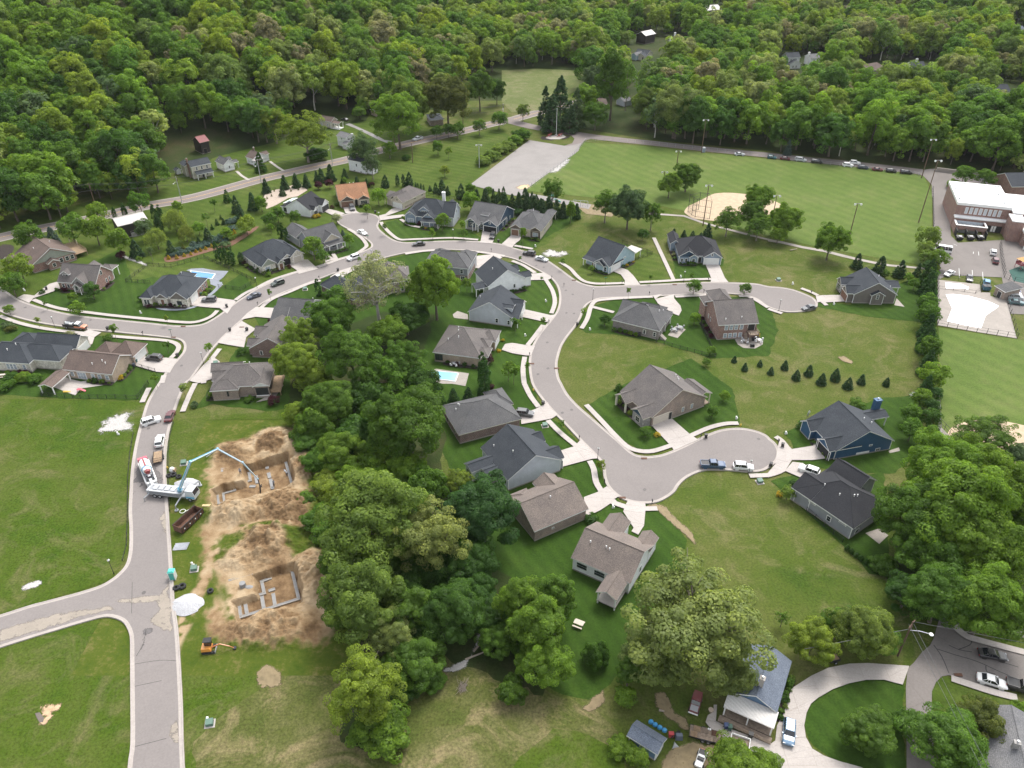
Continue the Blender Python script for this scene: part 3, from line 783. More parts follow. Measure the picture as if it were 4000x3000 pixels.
# -------- the two excavations: one fine height field fills the hole in the ground sheet
def in_poly(x,y,P):
 c=False
 j=len(P)-1
 for i in range(len(P)):
  if(P[i][1]>y)!=(P[j][1]>y)and x<(P[j][0]-P[i][0])*(y-P[i][1])/(P[j][1]-P[i][1])+P[i][0]:c=not c
  j=i
 return c
def gp(px):return[(q.x,q.y)for q in ground_pts(px)]
PIT1=gp(Z(800,1650,4.424,'115,1150 310,1080 690,1000 690,760 1075,640 1420,560 1440,640 1565,1060 1480,1080 1180,1180 950,1230 350,1420 180,1470'))
PIT2=gp(Z(800,2050,4.424,'470,1320 900,1200 870,930 840,880 1490,690 1540,700 1690,1200 1660,1330 620,1680 520,1430'))
DIRT=[gp(Z(800,1650,4.424,'60,1000 0,880 100,680 260,430 800,310 1100,120 1300,130 1500,180 1560,350 1880,780 1900,900 1750,1050 1850,1400 1800,1659 1750,1850 1400,1930 900,1950 300,1960 0,2000 -60,1850 130,1450')),gp(Z(800,2050,4.424,'-40,0 400,20 560,60 620,120 560,330 420,470 320,600 560,370 900,180 1100,100 1360,110 1450,300 1560,560 1900,460 2150,640 2200,1000 2250,1500 2212,1900 1900,2050 1500,2020 1200,2075 700,2080 330,1990 60,1800 60,1500 300,1200 280,950 100,800'))]
GREENS=[gp(Z(800,2050,4.424,'170,260 640,130 620,320 400,480 330,600 220,640')),gp(Z(800,2050,4.424,'330,1060 400,1250 480,1500 500,1659 380,1659 300,1300')),gp(Z(800,2050,4.424,'1400,120 1900,60 1950,420 1560,560')),gp(Z(800,2050,4.424,'640,30 1250,20 1150,90 700,120'))]
nxg,nyg=230,290
X,Y=np.meshgrid(np.linspace(sx0,sx1,nxg),np.linspace(sy0,sy1,nyg))
def nz(scale,oct=3,seed=.0):
 out=np.empty(X.shape)
 for(i,j),_ in np.ndenumerate(X):
  out[i,j]=noise.fractal(Vector((X[i,j]*scale+seed,Y[i,j]*scale-seed,seed)),1.0,2.0,oct)
 return out
n1,n2,n3=nz(.12,3,1.7),nz(.5,3,5.2),nz(1.6,2,8.8)
d1,d2=pdist(X,Y,PIT1)+n2*.35,pdist(X,Y,PIT2)+n2*.3
H=np.zeros(X.shape)
def ss0(a,b,x):
 t=np.clip((x-a)/(b-a),0,1);return t*t*(3-2*t)
def mound(px,rx,ry,h,flat=2.0):
 global H
 c=G(px)
 q=((X-c.x)/rx)**2+((Y-c.y)/ry)**2
 H=np.maximum(H,1.35*h*np.exp(-q**(flat/2))*(1+.35*n2))
for a in[(Z(800,1650,4.424,'480,520')[0],5,3.2,1.7),(Z(800,1650,4.424,'1250,330')[0],6,4.5,2.2),(Z(800,1650,4.424,'1700,780')[0],2.8,6,2.0),(Z(800,1650,4.424,'1400,1480')[0],7,5,2.2,3),(Z(800,1650,4.424,'560,1560')[0],6,3.4,1.9,3),(Z(800,2050,4.424,'1120,300')[0],6.5,5.5,2.3,2.6),(Z(800,2050,4.424,'620,560')[0],4.5,3.5,1.3),(Z(800,2050,4.424,'1850,820')[0],4,6.5,2.0,2.6),(Z(800,2050,4.424,'1150,1800')[0],7.5,4.2,1.9,3)]:
 mound(*a)
H=H+(n3*.16+n2*.15)*ss0(.1,.6,H)
def ss(a,b,x):
 t=np.clip((x-a)/(b-a),0,1);return t*t*(3-2*t)
for dd,dep in((d1,2.0),(d2,1.6)):
 w=ss(.45,-.45,dd)
 H=H*(1-w)+(-dep+.05*n3)*w
edge=np.minimum(np.minimum(X-sx0,sx1-X),np.minimum(Y-sy0,sy1-Y))
H*=ss(.0,2.0,edge)
dirt=np.zeros(X.shape)
for P in DIRT:dirt=np.maximum(dirt,ss(1.3,-1.0,pdist(X,Y,P)+n2*1.6+n1))
for P in GREENS:dirt*=ss(-.8,.9,pdist(X,Y,P)+n2*1.4)
track=ss(1.2,.2,np.abs(X-G(Z(800,2050,4.424,'120,600')[0]).x+.8*n1)-.6)
dirt=np.maximum(dirt,np.where(Y<G((1000,2150)).y,track*ss(-.1,.4,n2+.3),0))
dirt=np.maximum(dirt,(np.minimum(d1,d2)<.6).astype(float))
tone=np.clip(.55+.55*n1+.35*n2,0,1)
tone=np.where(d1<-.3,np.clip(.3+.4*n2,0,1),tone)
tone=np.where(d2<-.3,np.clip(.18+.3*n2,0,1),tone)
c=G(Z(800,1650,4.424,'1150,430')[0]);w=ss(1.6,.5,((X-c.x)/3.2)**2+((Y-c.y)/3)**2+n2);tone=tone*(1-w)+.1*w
c=G(Z(800,1650,4.424,'1450,1520')[0]);w=ss(1.7,.5,((X-c.x)/6)**2+((Y-c.y)/6)**2+n2);tone=tone*(1-w)+np.clip(.2+.3*n2,0,1)*w
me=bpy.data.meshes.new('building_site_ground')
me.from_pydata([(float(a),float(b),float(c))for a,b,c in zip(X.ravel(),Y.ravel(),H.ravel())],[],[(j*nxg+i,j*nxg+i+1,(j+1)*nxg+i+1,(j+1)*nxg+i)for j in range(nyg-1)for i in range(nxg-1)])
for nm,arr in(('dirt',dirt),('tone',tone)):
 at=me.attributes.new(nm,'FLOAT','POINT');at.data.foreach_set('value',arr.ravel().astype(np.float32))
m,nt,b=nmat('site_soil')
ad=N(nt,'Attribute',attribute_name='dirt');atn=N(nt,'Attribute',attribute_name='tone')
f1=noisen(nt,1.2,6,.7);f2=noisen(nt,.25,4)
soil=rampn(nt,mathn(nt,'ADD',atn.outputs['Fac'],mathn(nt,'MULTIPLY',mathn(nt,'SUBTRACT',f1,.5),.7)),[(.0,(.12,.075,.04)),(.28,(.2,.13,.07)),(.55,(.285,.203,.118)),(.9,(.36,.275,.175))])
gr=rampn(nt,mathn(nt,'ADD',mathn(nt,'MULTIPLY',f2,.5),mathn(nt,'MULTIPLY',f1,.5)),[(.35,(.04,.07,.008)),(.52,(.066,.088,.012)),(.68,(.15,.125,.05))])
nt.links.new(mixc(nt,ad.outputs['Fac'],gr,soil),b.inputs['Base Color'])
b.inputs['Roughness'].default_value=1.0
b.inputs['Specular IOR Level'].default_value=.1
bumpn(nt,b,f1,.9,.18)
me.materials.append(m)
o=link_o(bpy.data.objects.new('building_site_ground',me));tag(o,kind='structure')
def site_z(x,y):
 i=int(round((x-sx0)/(sx1-sx0)*(nxg-1)));j=int(round((y-sy0)/(sy1-sy0)*(nyg-1)))
 if 0<=i<nxg and 0<=j<nyg:return float(H[j,i])
 return .0
# == trees
def foliage(name,base=None):
 if name in MATS:return MATS[name]
 m=bpy.data.materials.new(name);m.use_nodes=True
 nt=m.node_tree;nt.nodes.clear()
 out=nt.nodes.new('ShaderNodeOutputMaterial')
 at=N(nt,'Attribute',attribute_name='tint')
 oi=nt.nodes.new('ShaderNodeObjectInfo')
 col=oi.outputs['Color']
 if base=='forest':
  col=rampn(nt,oi.outputs['Random'],FORESTRAMP)
 v=rampn(nt,at.outputs['Fac'],[(.0,(.68,.72,.7)),(.5,(1.05,1.05,1.05)),(1.0,(1.85,1.7,1.4))])
 c=mixc(nt,1.0,col,v,'MULTIPLY')
 d=nt.nodes.new('ShaderNodeBsdfDiffuse');t=nt.nodes.new('ShaderNodeBsdfTranslucent');mx=nt.nodes.new('ShaderNodeMixShader')
 nt.links.new(c,d.inputs[0])
 nt.links.new(mixc(nt,1.0,c,(1.3,1.35,.7),'MULTIPLY'),t.inputs[0])
 mx.inputs[0].default_value=.48
 nt.links.new(d.outputs[0],mx.inputs[1]);nt.links.new(t.outputs[0],mx.inputs[2])
 g=N(nt,'BsdfGlossy',Roughness=.45);g.inputs[0].default_value=(1,1,1,1)
 m2=nt.nodes.new('ShaderNodeMixShader');m2.inputs[0].default_value=.008
 nt.links.new(mx.outputs[0],m2.inputs[1]);nt.links.new(g.outputs[0],m2.inputs[2])
 nt.links.new(m2.outputs[0],out.inputs[0])
 MATS[name]=m
 return m
GREEN={'d':(.042,.096,.014),'m':(.07,.138,.017),'l':(.105,.182,.019),'y':(.138,.196,.024),'p':(.165,.205,.058),'g':(.075,.122,.05),'b':(.075,.118,.105),'s':(.045,.088,.036),'r':(.05,.013,.02),'o':(.085,.105,.022),'w':(.2,.22,.12),'k':(.125,.185,.034),'e':(.038,.086,.022),'u':(.34,.25,.02)}
FORESTRAMP=[(.0,(.075,.156,.025)),(.2,(.106,.200,.025)),(.38,(.144,.237,.025)),(.55,(.206,.269,.027)),(.68,(.119,.194,.045)),(.8,(.181,.231,.062)),(.9,(.225,.263,.098)),(.97,(.225,.213,.119))]
LEAF=foliage('leaves')
FLEAF=foliage('woodland_leaves','forest')
BARK=plain('bark',(.12,.095,.075),.95,.3,2.0)
PALEBARK=plain('pale_bark',(.42,.39,.35),.9,.25,1.0)
def crown_data(name,seed,R,H,zc,zr,ncl,per,leaf,rc=(.2,.34),shape='round',fill=.55,flat=.0,mat=None,droop=.0):
 rg=np.random.default_rng(seed)
 d=rg.normal(size=(ncl,3));d/=np.linalg.norm(d,axis=1)[:,None]
 d[:,2]=np.where(d[:,2]<-.55,-d[:,2],d[:,2])
 rad=fill+(1-fill)*rg.random(ncl)**.6
 if shape=='round':
  lump=1+.17*np.sin(3*np.arctan2(d[:,1],d[:,0])+seed)+.1*np.sin(7*np.arctan2(d[:,1],d[:,0])+2.3*seed)*np.cos(3*d[:,2])+.1*np.sin(5*d[:,2]+2*seed)+np.clip(rg.normal(size=ncl),-1.5,1.8)*.085
  c=d*(rad*lump)[:,None]*np.array([R,R,zr])*.86
  c[:,2]+=zc
  cr=R*(rc[0]+(rc[1]-rc[0])*rg.random(ncl))
 else:
  t=rg.random(ncl)**(1.4 if shape=='cone' else 1.0)
  a=rg.random(ncl)*2*PI
  prof=(1-t)**.68 if shape=='cone' else np.sqrt(np.clip(1-(2*t-.9)**2*.8,.05,1))*(1-.45*t)
  rr=R*prof*(.55+.4*rg.random(ncl))
  z0=zc-zr
  c=np.stack([rr*np.cos(a),rr*np.sin(a),z0+2*zr*t*.97],1)
  cr=R*(rc[0]+(rc[1]-rc[0])*rg.random(ncl))*(.35+.65*prof)
  d=np.stack([np.cos(a),np.sin(a),np.full(ncl,.2)],1)
 ctint=rg.random(ncl)
 n=ncl*per
 k=np.repeat(np.arange(ncl),per)
 o=rg.normal(size=(n,3));o/=np.linalg.norm(o,axis=1)[:,None]
 bias=d[k]*.55+np.array([0,0,.45])
 o=o+bias*.8;o/=np.linalg.norm(o,axis=1)[:,None]
 p=c[k]+o*(cr[k]*(.84+.26*rg.random(n)))[:,None]*np.array([1,1,.8])
 if droop:
  p[:,2]-=droop*rg.random(n)*(np.hypot(p[:,0],p[:,1])/R)**1.5
 nn=o+rg.normal(size=(n,3))*.3+np.array([0,0,.4+flat]);nn/=np.linalg.norm(nn,axis=1)[:,None]
 u=np.cross(nn,rg.normal(size=(n,3)));u/=np.linalg.norm(u,axis=1)[:,None]
 w=np.cross(nn,u)
 s1=leaf*(.6+.8*rg.random(n))*.5;s2=s1*(.55+.4*rg.random(n))
 if droop:
  u=np.stack([rg.normal(size=n)*.2,rg.normal(size=n)*.2,-np.ones(n)],1);w=np.cross(nn,u);w/=np.linalg.norm(w,axis=1)[:,None];s1=s1*1.8;s2=s2*.7
 bend=nn*(s1*.3)[:,None]
 q=np.empty((n,4,3))
 q[:,0]=p-u*s1[:,None];q[:,1]=p-w*s2[:,None]+bend;q[:,2]=p+u*s1[:,None];q[:,3]=p+w*s2[:,None]+bend
 q[:,:,2]=np.maximum(q[:,:,2],.05)
 me=bpy.data.meshes.new(name)
 me.vertices.add(4*n);me.vertices.foreach_set('co',q.reshape(-1).astype(np.float32))
 me.loops.add(4*n);me.loops.foreach_set('vertex_index',np.arange(4*n,dtype=np.int32))
 me.polygons.add(n);me.polygons.foreach_set('loop_start',np.arange(0,4*n,4,dtype=np.int32))
 tint=np.clip(.5*ctint[k]+.5*rg.random(n),0,1)
 at=me.attributes.new('tint','FLOAT','FACE');at.data.foreach_set('value',tint.astype(np.float32))
 me.update(calc_edges=True)
 me.materials.append(mat or LEAF)
 return me,c
def trunk_data(name,seed,R,zc,zr,c,r0,m,limbs=7,top=.35):
 rg=random.Random(seed)
 b=MB()
 pts=[Vector((0,0,-.3))]
 ztop=zc+zr*top
 for i in range(1,5):
  pts.append(Vector((rg.uniform(-1,1)*R*.03*i,rg.uniform(-1,1)*R*.03*i,ztop*i/4)))
 for i in range(4):
  b.tube(pts[i],pts[i+1],r0*(1.25 if i==0 else 1-.2*i),r0*(1-.2*(i+1)),7,cap=(i in(0,3)))
 ks=list(range(len(c)));rg.shuffle(ks)
 for k in ks[:limbs]:
  e=Vector(c[k]);f=pts[2].lerp(pts[3],rg.random())if e.z>pts[3].z else pts[1].lerp(pts[3],rg.uniform(.3,.9))
  if e.z<f.z:f=pts[1].lerp(pts[2],.6)
  mid=f.lerp(e,.5)+Vector((0,0,R*.06))
  b.tube(f,mid,r0*.42,r0*.28,5,cap=False);b.tube(mid,e,r0*.28,r0*.08,5)
  if limbs>10:
   e2=e+Vector((rg.uniform(-1,1),rg.uniform(-1,1),rg.uniform(0,1)))*R*.25
   b.tube(mid,e2,r0*.2,r0*.05,4)
 return b.data(name,m)
KINDS={}
def kind(k,vers,name,cat,R,H,zc,zr,r0,bark=BARK,limbs=7,top=.35,**kw):
 L=[]
 for i in range(vers):
  cme,c=crown_data('crown',hash(k)%7+11*i+len(KINDS)*37,R,H,zc,zr,**kw)
  L.append((cme,trunk_data('trunk',i*5+len(KINDS),R,zc,zr,c,r0,bark,limbs,top)if r0 else None))
 KINDS[k]=dict(v=L,name=name,cat=cat,R=R,H=H,zc=zc)
seedfix=[0]
def hash(k):return sum(ord(ch)*(i+3)for i,ch in enumerate(k))
kind('broad',4,'broadleaf_tree','tree',8,17,9.8,7.2,.42,ncl=240,per=180,leaf=.37,rc=(.11,.21))
kind('airy',3,'airy_tree','tree',8,17,9.8,7.0,.4,bark=plain('grey_bark',(.2,.17,.14),.95,.3,2.0),limbs=16,ncl=180,per=130,leaf=.34,rc=(.09,.18),fill=.35)
kind('tall',2,'tall_tree','tree',5.2,17,9.6,7.6,.36,ncl=150,per=150,leaf=.36,rc=(.15,.27))
kind('round',3,'lawn_tree','tree',3.0,6.6,4.0,2.6,.16,ncl=60,per=55,leaf=.36,rc=(.2,.34))
kind('oval',2,'young_tree','tree',1.5,4.6,2.8,1.8,.07,ncl=34,per=34,leaf=.27,rc=(.25,.4))
kind('sapling',2,'sapling','tree',.8,3.4,2.4,1.0,.045,limbs=5,ncl=18,per=22,leaf=.24,rc=(.25,.45),fill=.3)
kind('spruce',3,'spruce_tree','conifer',2.0,5.5,2.85,2.7,.12,limbs=0,shape='cone',ncl=150,per=34,leaf=.26,rc=(.16,.3),flat=.3)
kind('fir',2,'fir_tree','conifer',4.2,19,10.2,8.8,.3,limbs=0,shape='cone',ncl=190,per=38,leaf=.55,rc=(.14,.28),flat=.5)
kind('arbor',2,'columnar_evergreen','conifer',.9,3.8,1.95,1.85,.05,limbs=0,shape='column',ncl=60,per=30,leaf=.2,rc=(.3,.45))
kind('cone',2,'clipped_cone_evergreen','conifer',.9,2.6,1.3,1.28,.05,limbs=0,shape='cone',ncl=70,per=28,leaf=.17,rc=(.18,.3))
kind('willow',2,'weeping_willow','tree',3.4,6.6,4.2,2.3,.16,ncl=70,per=65,leaf=.3,rc=(.18,.3),droop=2.6)
kind('shrub',3,'shrub','shrub',1.0,1.5,.7,.75,.0,ncl=26,per=34,leaf=.2,rc=(.28,.45))
kind('flat',2,'spreading_juniper','shrub',1.4,.9,.4,.45,.0,ncl=30,per=30,leaf=.25,rc=(.25,.4))
kind('bush',2,'thicket_bush','shrub',4.0,5.5,2.6,2.7,.0,ncl=90,per=110,leaf=.36,rc=(.16,.28))
kind('bare',2,'thin_tree','tree',3.0,9,5.6,3.2,.13,limbs=16,bark=plain('grey_bark',(.2,.17,.14)),ncl=45,per=24,leaf=.34,rc=(.12,.25),fill=.2)
kind('syc',1,'pale_barked_tree','tree',9,20,12,8,.55,bark=PALEBARK,limbs=26,top=.6,ncl=105,per=62,leaf=.42,rc=(.11,.2),fill=.3)
kind('wood',5,'woodland_tree','tree',7.5,19,10.2,8.8,.36,limbs=3,ncl=105,per=80,leaf=.66,rc=(.14,.28),mat=FLEAF)
kind('woodairy',2,'woodland_tree','tree',7.0,19,11.5,7.2,.3,limbs=10,bark=PALEBARK,ncl=70,per=50,leaf=.7,rc=(.14,.26),fill=.35,mat=FLEAF)
treen=[0]
def place_tree(k,pos,r,h,col,label,group=None,cat=None):
 K=KINDS[k]
 i=treen[0];treen[0]+=1
 cme,tme=K['v'][i%len(K['v'])]
 rg=random.Random(i*13+5)
 root=thing(K['name'],label,cat or K['cat'],pos,rg.uniform(0,2*PI),group)
 root.scale=(r/K['R'],r/K['R'],h/K['H'])
 c=link_o(bpy.data.objects.new('crown',cme),root)
 jit=rg.uniform(.88,1.12)*(1.25 if k.startswith('wood')else 1.06)
 g=GREEN[col]
 c.color=(g[0]*jit*rg.uniform(.94,1.06),g[1]*jit,g[2]*jit,1)
 if tme:link_o(bpy.data.objects.new('trunk',tme),root)
 return root
def tree(k,p,rpx,col,label,hf=1.0,group=None,cat=None,base=False,rmul=None):
 """p: where the middle of the crown (or the foot, base=True) shows in the photograph; rpx: half its width there."""
 K=KINDS[k]
 r=1.0
 rmul=rmul or(1.2 if k=='spruce' else 1.09 if k in('broad','airy','tall','bush')else 1.06)
 pos=G(p,0)
 for _ in range(4):
  h=K['H']*hf*r/K['R']
  z=0 if base else h*K['zc']/K['H']*1.02
  t=G(p,z+hill(pos.x,pos.y));
  r=rpx/pxm(t)/1.03*rmul
  pos=t
 h=K['H']*hf*r/K['R']
 return place_tree(k,(pos.x,pos.y,hill(pos.x,pos.y)if hill(pos.x,pos.y)>0 else .0),r,h,col,label,group,cat)
def trees(rc,k,items,group=None,zz=None,big=None):
 """one line per tree: x,y,halfwidth,colour,height factor | label"""
 for ln in items.strip().splitlines():
  a,lab=ln.split('|')
  f=a.strip().split(',')
  if zz:p=(zz[0]+float(f[0])/zz[2],zz[1]+float(f[1])/zz[2]);rp=float(f[2])/zz[2]
  else:p=T1(rc,float(f[0]),float(f[1]));rp=float(f[2])/2.212
  kk=f[5]if len(f)>5 else k
  tree(kk,p,rp,f[3],lab.strip(),float(f[4])if len(f)>4 else 1.0,group,rmul=1.25 if group and 'hedgerow' in group else None)
# -------- the wood in the middle of the estate
NTH='first second third fourth fifth sixth seventh eighth ninth tenth eleventh twelfth thirteenth fourteenth fifteenth sixteenth'.split()
GW='big trees of the wood in the middle of the estate'
trees(11,'broad',"""
1545,800,212,l,1.25|tall rounded bright green tree standing alone behind the white gabled house
640,1110,205,m,0.9|dark rounded tree beside the roof of the grey house by the road
1300,1085,165,d,0.8|dark tree directly below the pale barked tree, right of its trunk
1410,1050,95,l,0.9|small bright tree squeezed below the tall bright green tree
690,895,105,m,0.8,round|small green tree in front of the slate roofed brick house behind the pale barked tree
1150,1215,165,l,0.8|light green tree in the wood just below the foot of the pale barked tree
365,1240,165,y,1.0,airy|yellowish open crowned tree leaning over the dark brick house
350,1470,190,y,0.9|yellow green tree over the back of the grey house with the screened porch
820,1430,250,m,1.05|large mid green tree at the head of the wood, feathery leaves
1270,1450,190,m,0.9,airy|open crowned tree left of the pale blue swimming pool
""",GW)
tree('syc',T1(11,1040,800),285/2.212,'w','bare looking tree with white limbs and thin pale foliage',1.15)
trees(21,'broad',"""
650,160,210,m,0.9|tree in the wood behind the grey roofed house with the burgundy bush
370,255,125,y,0.9|yellow green tree at the corner of the lawn above the first excavation
470,460,165,m,0.7,bush|rounded bush at the right edge of the first excavation, upper end
740,570,190,l,0.8|light green tree in the wood right of the first excavation
1320,360,335,m,0.98|broadest mid green tree in the wood, left of the long grey roof
1040,330,140,d,0.8,tall|dark tree between the two big ones left of the long grey roof
1320,740,165,l,0.9|bright green tree near the corner of the lawn below the brick house
1060,790,115,l,0.8,round|small bright tree in the middle of the wood
1750,830,120,y,0.75,airy|thin yellow green tree beside the grey house's back terrace
1000,1150,430,k,1.0|huge light green tree in the middle of the wood, right of the dirt mounds
1960,1110,310,e,1.0|dense dark green dome shaped tree right of the huge light one
1520,1340,330,p,1.05,airy|pale grey green tree in the wood with long bare limbs
650,860,160,y,0.7,bush|yellowish thicket at the right edge of the dirt above the mounds
1250,1000,175,m,0.8|green tree hidden behind the huge light green tree
800,1480,230,m,0.75|tree at the edge of the wood beside the second excavation
1480,870,150,d,0.7,bush|dark thicket in the hollow of the wood
560,1160,140,m,0.8,bush|low thicket along the edge of the dirt between the two excavations
420,1000,90,m,0.8,bush|small thicket by the track right of the first excavation
1840,1560,230,d,0.9|dark tree below the dense dome shaped one
""",GW)
trees(31,'broad',"""
920,200,330,k,1.1|large light green tree whose left edge reaches the second dirt circle
1350,300,180,m,0.9,tall|narrow tree beside the big one at the second dirt circle
1700,300,270,d,1.0|dark spreading tree over the creek bed
1180,520,230,p,0.95,airy|pale yellowish tree at the lower edge of the wood
1400,720,225,m,0.8|dark green tree at the lower right edge of the wood
960,980,340,y,1.0,airy|yellow green tree with a bare grey trunk at the foot of the wood
1080,1330,240,l,0.7,bush|thicket round the trunk at the foot of the wood
1880,150,190,d,0.9|dark tree on the right side of the creek
2080,560,150,m,0.9|tree between the creek bed and the bright trees
1960,330,170,d,0.85|dark tree right above the creek stones
1500,900,120,m,0.9,bush|thicket above the brush pile
""",GW)
trees(32,'broad',"""
85,250,190,l,1.0,tall|bright tree above the picnic table, left of the lawn
370,210,165,m,1.0,tall|slim dark tree at the edge of the lawn nearest the porch
235,450,215,l,0.95,tall|middle one of the bright trees left of the picnic table
285,740,230,l,0.9|light green tree with pale blossoms left of the shaded lawn
1010,830,105,m,1.0,tall|slim tree under the left edge of the giant pale tree
980,1050,95,l,0.9,round|bright round tree above the blue shed
940,1480,110,l,0.8,bush|bush at the left corner of the blue shed
1095,1565,90,l,0.9,round|bright small tree in front of the blue shed
""")
tree('airy',(2700,2440),280,'p','giant pale green tree overhanging the blue house',.78)
tree('broad',(2560,2560),120,'p','lower left limb mass of pale foliage beside the giant pale tree',.75)
tree('broad',(2850,2640),90,'p','pale tree brushing the roof of the blue house',.85)
tree('broad',(2890,3010),118,'l','green tree cut by the bottom edge right of the utility cart',.8)
tree('broad',(2990,2985),60,'l','small crown at the bottom edge beside the white yard paving',.8)
rgu=random.Random(3)
for q,(x,y,r,c)in enumerate(((1230,1480,60,'y'),(1420,1560,70,'d'),(1500,1480,80,'m'),(1650,1500,60,'d'),(1240,1660,70,'m'),(1400,1700,80,'d'),(1480,1800,70,'l'),(1660,1900,70,'m'),(1380,1860,60,'l'),(1250,1800,55,'m'),(1330,1950,55,'y'),(1620,2010,70,'d'),(1800,2120,70,'d'),(1560,2180,80,'m'),(1700,2240,75,'d'),(1280,2080,55,'m'),(1350,2240,60,'l'),(1600,2330,70,'d'),(1480,2420,60,'m'),(1820,2290,60,'m'),(2000,2440,60,'d'),(2060,2560,50,'m'),(1640,2480,60,'d'),(1330,2400,55,'m'),(1530,2600,55,'m'),(1580,2700,45,'d'),(2330,2560,45,'d'),(2000,2700,50,'m'))):
 tree('bush',(x,y),r*1.1,c,'low thicket between the big trees of the middle wood',rgu.uniform(.9,1.5),'thickets between the trees of the middle wood')
# -------- lower right
trees(33,'broad',"""
390,560,195,y,0.95|yellow green rounded tree beside the dump cart
610,420,150,m,0.9|green tree behind the yellow green one by the circular drive
850,470,240,k,0.95|broad light green tree left of the leaning utility pole
1010,560,130,m,0.8,round|small tree just left of the utility pole
130,360,70,m,0.9,bare|thin sapling between the giant pale tree and the yellow green one
880,1350,215,m,0.72|left half of the maple over the round lawn at the bottom
1560,1400,300,m,0.75|right half of the maple over the side street at the bottom
1190,1250,110,m,0.8,round|upper limb of the maple above the side street
1840,1230,195,o,0.9|olive dark dense tree above the grey roof at the lower right
2190,1180,100,l,0.9|bright tree at the right edge above the grey roof
180,920,45,m,1.0,shrub|round shrub at the right wall of the blue house
""")
GR='big trees over the lower right street'
trees(23,'broad',"""
1500,730,300,l,1.0|upper left tree of the big right group by the blue clad house
1760,700,260,l,1.0|bright tree topping the big right group below the second infield
1230,1150,290,m,1.0|leftmost tree of the big right group against the dark roofed house
1640,1060,400,l,1.05|central and widest tree of the big right hand group
1980,920,300,l,1.1|right hand tree of the group at the picture's edge
1420,1450,280,m,0.9|lower tree of the group beside the back patio of the dark roofed house
1880,1400,330,l,1.0|low bright tree of the group at the right edge
2190,1180,220,l,1.0|tree cut by the right edge beside the lower infield
2150,620,110,g,0.9|grey green tree at the right edge by the lower infield
1000,1560,110,m,0.8,bush|bush at the lower end of the row of clipped evergreens
""",GR)
trees(33,'broad',"""
1500,170,280,m,0.95|tree of the group whose limbs reach over the top of the side street
1900,230,320,l,1.0|lowest big tree of the group at the right edge above the black car
1200,150,180,d,0.8|dark tree at the left foot of the group near the leaning pole
""",GR)
trees(23,'airy',"""
1900,440,245,m,0.62|open crowned tree standing in front of the lower sandy infield
1650,520,110,m,0.8,round|small tree left of the open crowned one at the lower infield
""")
# -------- hedgerow on the right
GH='trees and evergreens of the hedgerow beside the ball field'
trees(13,'round',"""
1390,385,78,k,1.1|topmost tree of the hedgerow, pale green by the school drive
1375,500,62,k,1.0|pale green tree of the hedgerow beside the white van
1375,560,55,k,0.9|low pale bush of the hedgerow below the van
1485,570,62,l,1.0|bright tree on the corner of the school car park
1400,690,65,e,1.2,spruce|top evergreen of the hedgerow beside the pool fence
1400,780,62,e,1.1,spruce|second evergreen down the hedgerow by the pool fence
1405,865,62,e,1.1,spruce|third evergreen down the hedgerow by the pool fence
1390,960,70,m,1.1|leafy tree in the hedgerow left of the empty pool
1390,1050,78,m,1.1|fuller leafy tree in the hedgerow at the pool's lower corner
1395,1150,62,e,1.2,spruce|evergreen of the hedgerow at the lower corner of the pool fence
1385,1250,70,e,1.2,spruce|evergreen of the hedgerow beside the upper ball field
1400,1350,82,m,1.1|leafy tree of the hedgerow halfway down the ball field
1395,1460,66,e,1.2,spruce|evergreen of the hedgerow just above the brightest tree
1440,1585,100,l,1.0|brightest tree of the hedgerow beside the lower ball field
1440,655,40,y,0.9,bush|yellow bush in the hedgerow at the path's end
""",GH)
trees(23,'round',"""
1375,20,62,e,1.2,spruce|evergreen of the hedgerow under the brightest tree
1435,85,55,e,1.1|dark tree of the hedgerow at the chain link fence
1330,125,72,l,1.0|light green tree left of the hedgerow near the gravel spot
1415,190,60,e,1.1|dark leafy tree of the hedgerow above the dugout
1235,255,76,m,0.95|upper one of the two round trees left of the hedgerow
1400,290,72,d,1.0|dark tree of the hedgerow opposite the two round trees
1245,395,82,m,0.95|lower one of the two round trees left of the hedgerow
1385,490,92,l,1.0|bright round tree at the bottom of the hedgerow
1425,400,50,d,0.9|small dark tree of the hedgerow next to the dugout
775,180,62,m,0.75|rounded tree behind the ridge of the blue clad house
295,355,38,d,0.8,shrub|dark shrub at the left corner of the blue clad house
""",GH)
for q in range(17):
 tree('round',T1(13,1398+12*math.sin(q*2.1),640+62*q),52/2.212,'emde'[q%4],'dark filler tree standing inside the hedgerow',.85,'filler trees of the hedgerow',rmul=1.15)
# -------- spruces and young conifers along the fields
trees(13,'spruce',"""
780,590,44,s,1.0|leftmost of the three spruces below the footpath
978,628,56,s,1.0|middle and largest of the three spruces below the footpath
1152,655,50,s,1.0|right one of the three spruces below the footpath
1300,668,32,s,1.25|narrow spruce near the hedgerow end of the footpath
1020,705,36,m,0.9,round|small leafy tree behind the taupe house
1218,735,36,l,1.0,round|light young tree right of the taupe house
1270,790,46,m,1.0,round|young tree on the lawn nearest the hedgerow, right of the taupe house
150,1490,30,s,0.95|small spruce in the field, second from the left of the double row
28,1540,26,s,0.95|small spruce at the left start of the double row in the field
250,1575,34,s,0.95|small spruce in the lower row of the field, third from the left
360,1535,36,s,0.95|small spruce of the upper row in the middle of the field
470,1610,38,s,0.95|small spruce of the lower row in the middle of the field
590,1572,40,s,0.95|fullest small spruce of the row in the middle of the field
815,1612,33,s,0.95|small spruce towards the right of the row in the field
700,1645,38,s,0.95|small spruce above the ridge of the blue clad house
1030,1635,28,s,0.95|small yellowish spruce at the right of the row in the field
""",'young spruces in rows across the field')
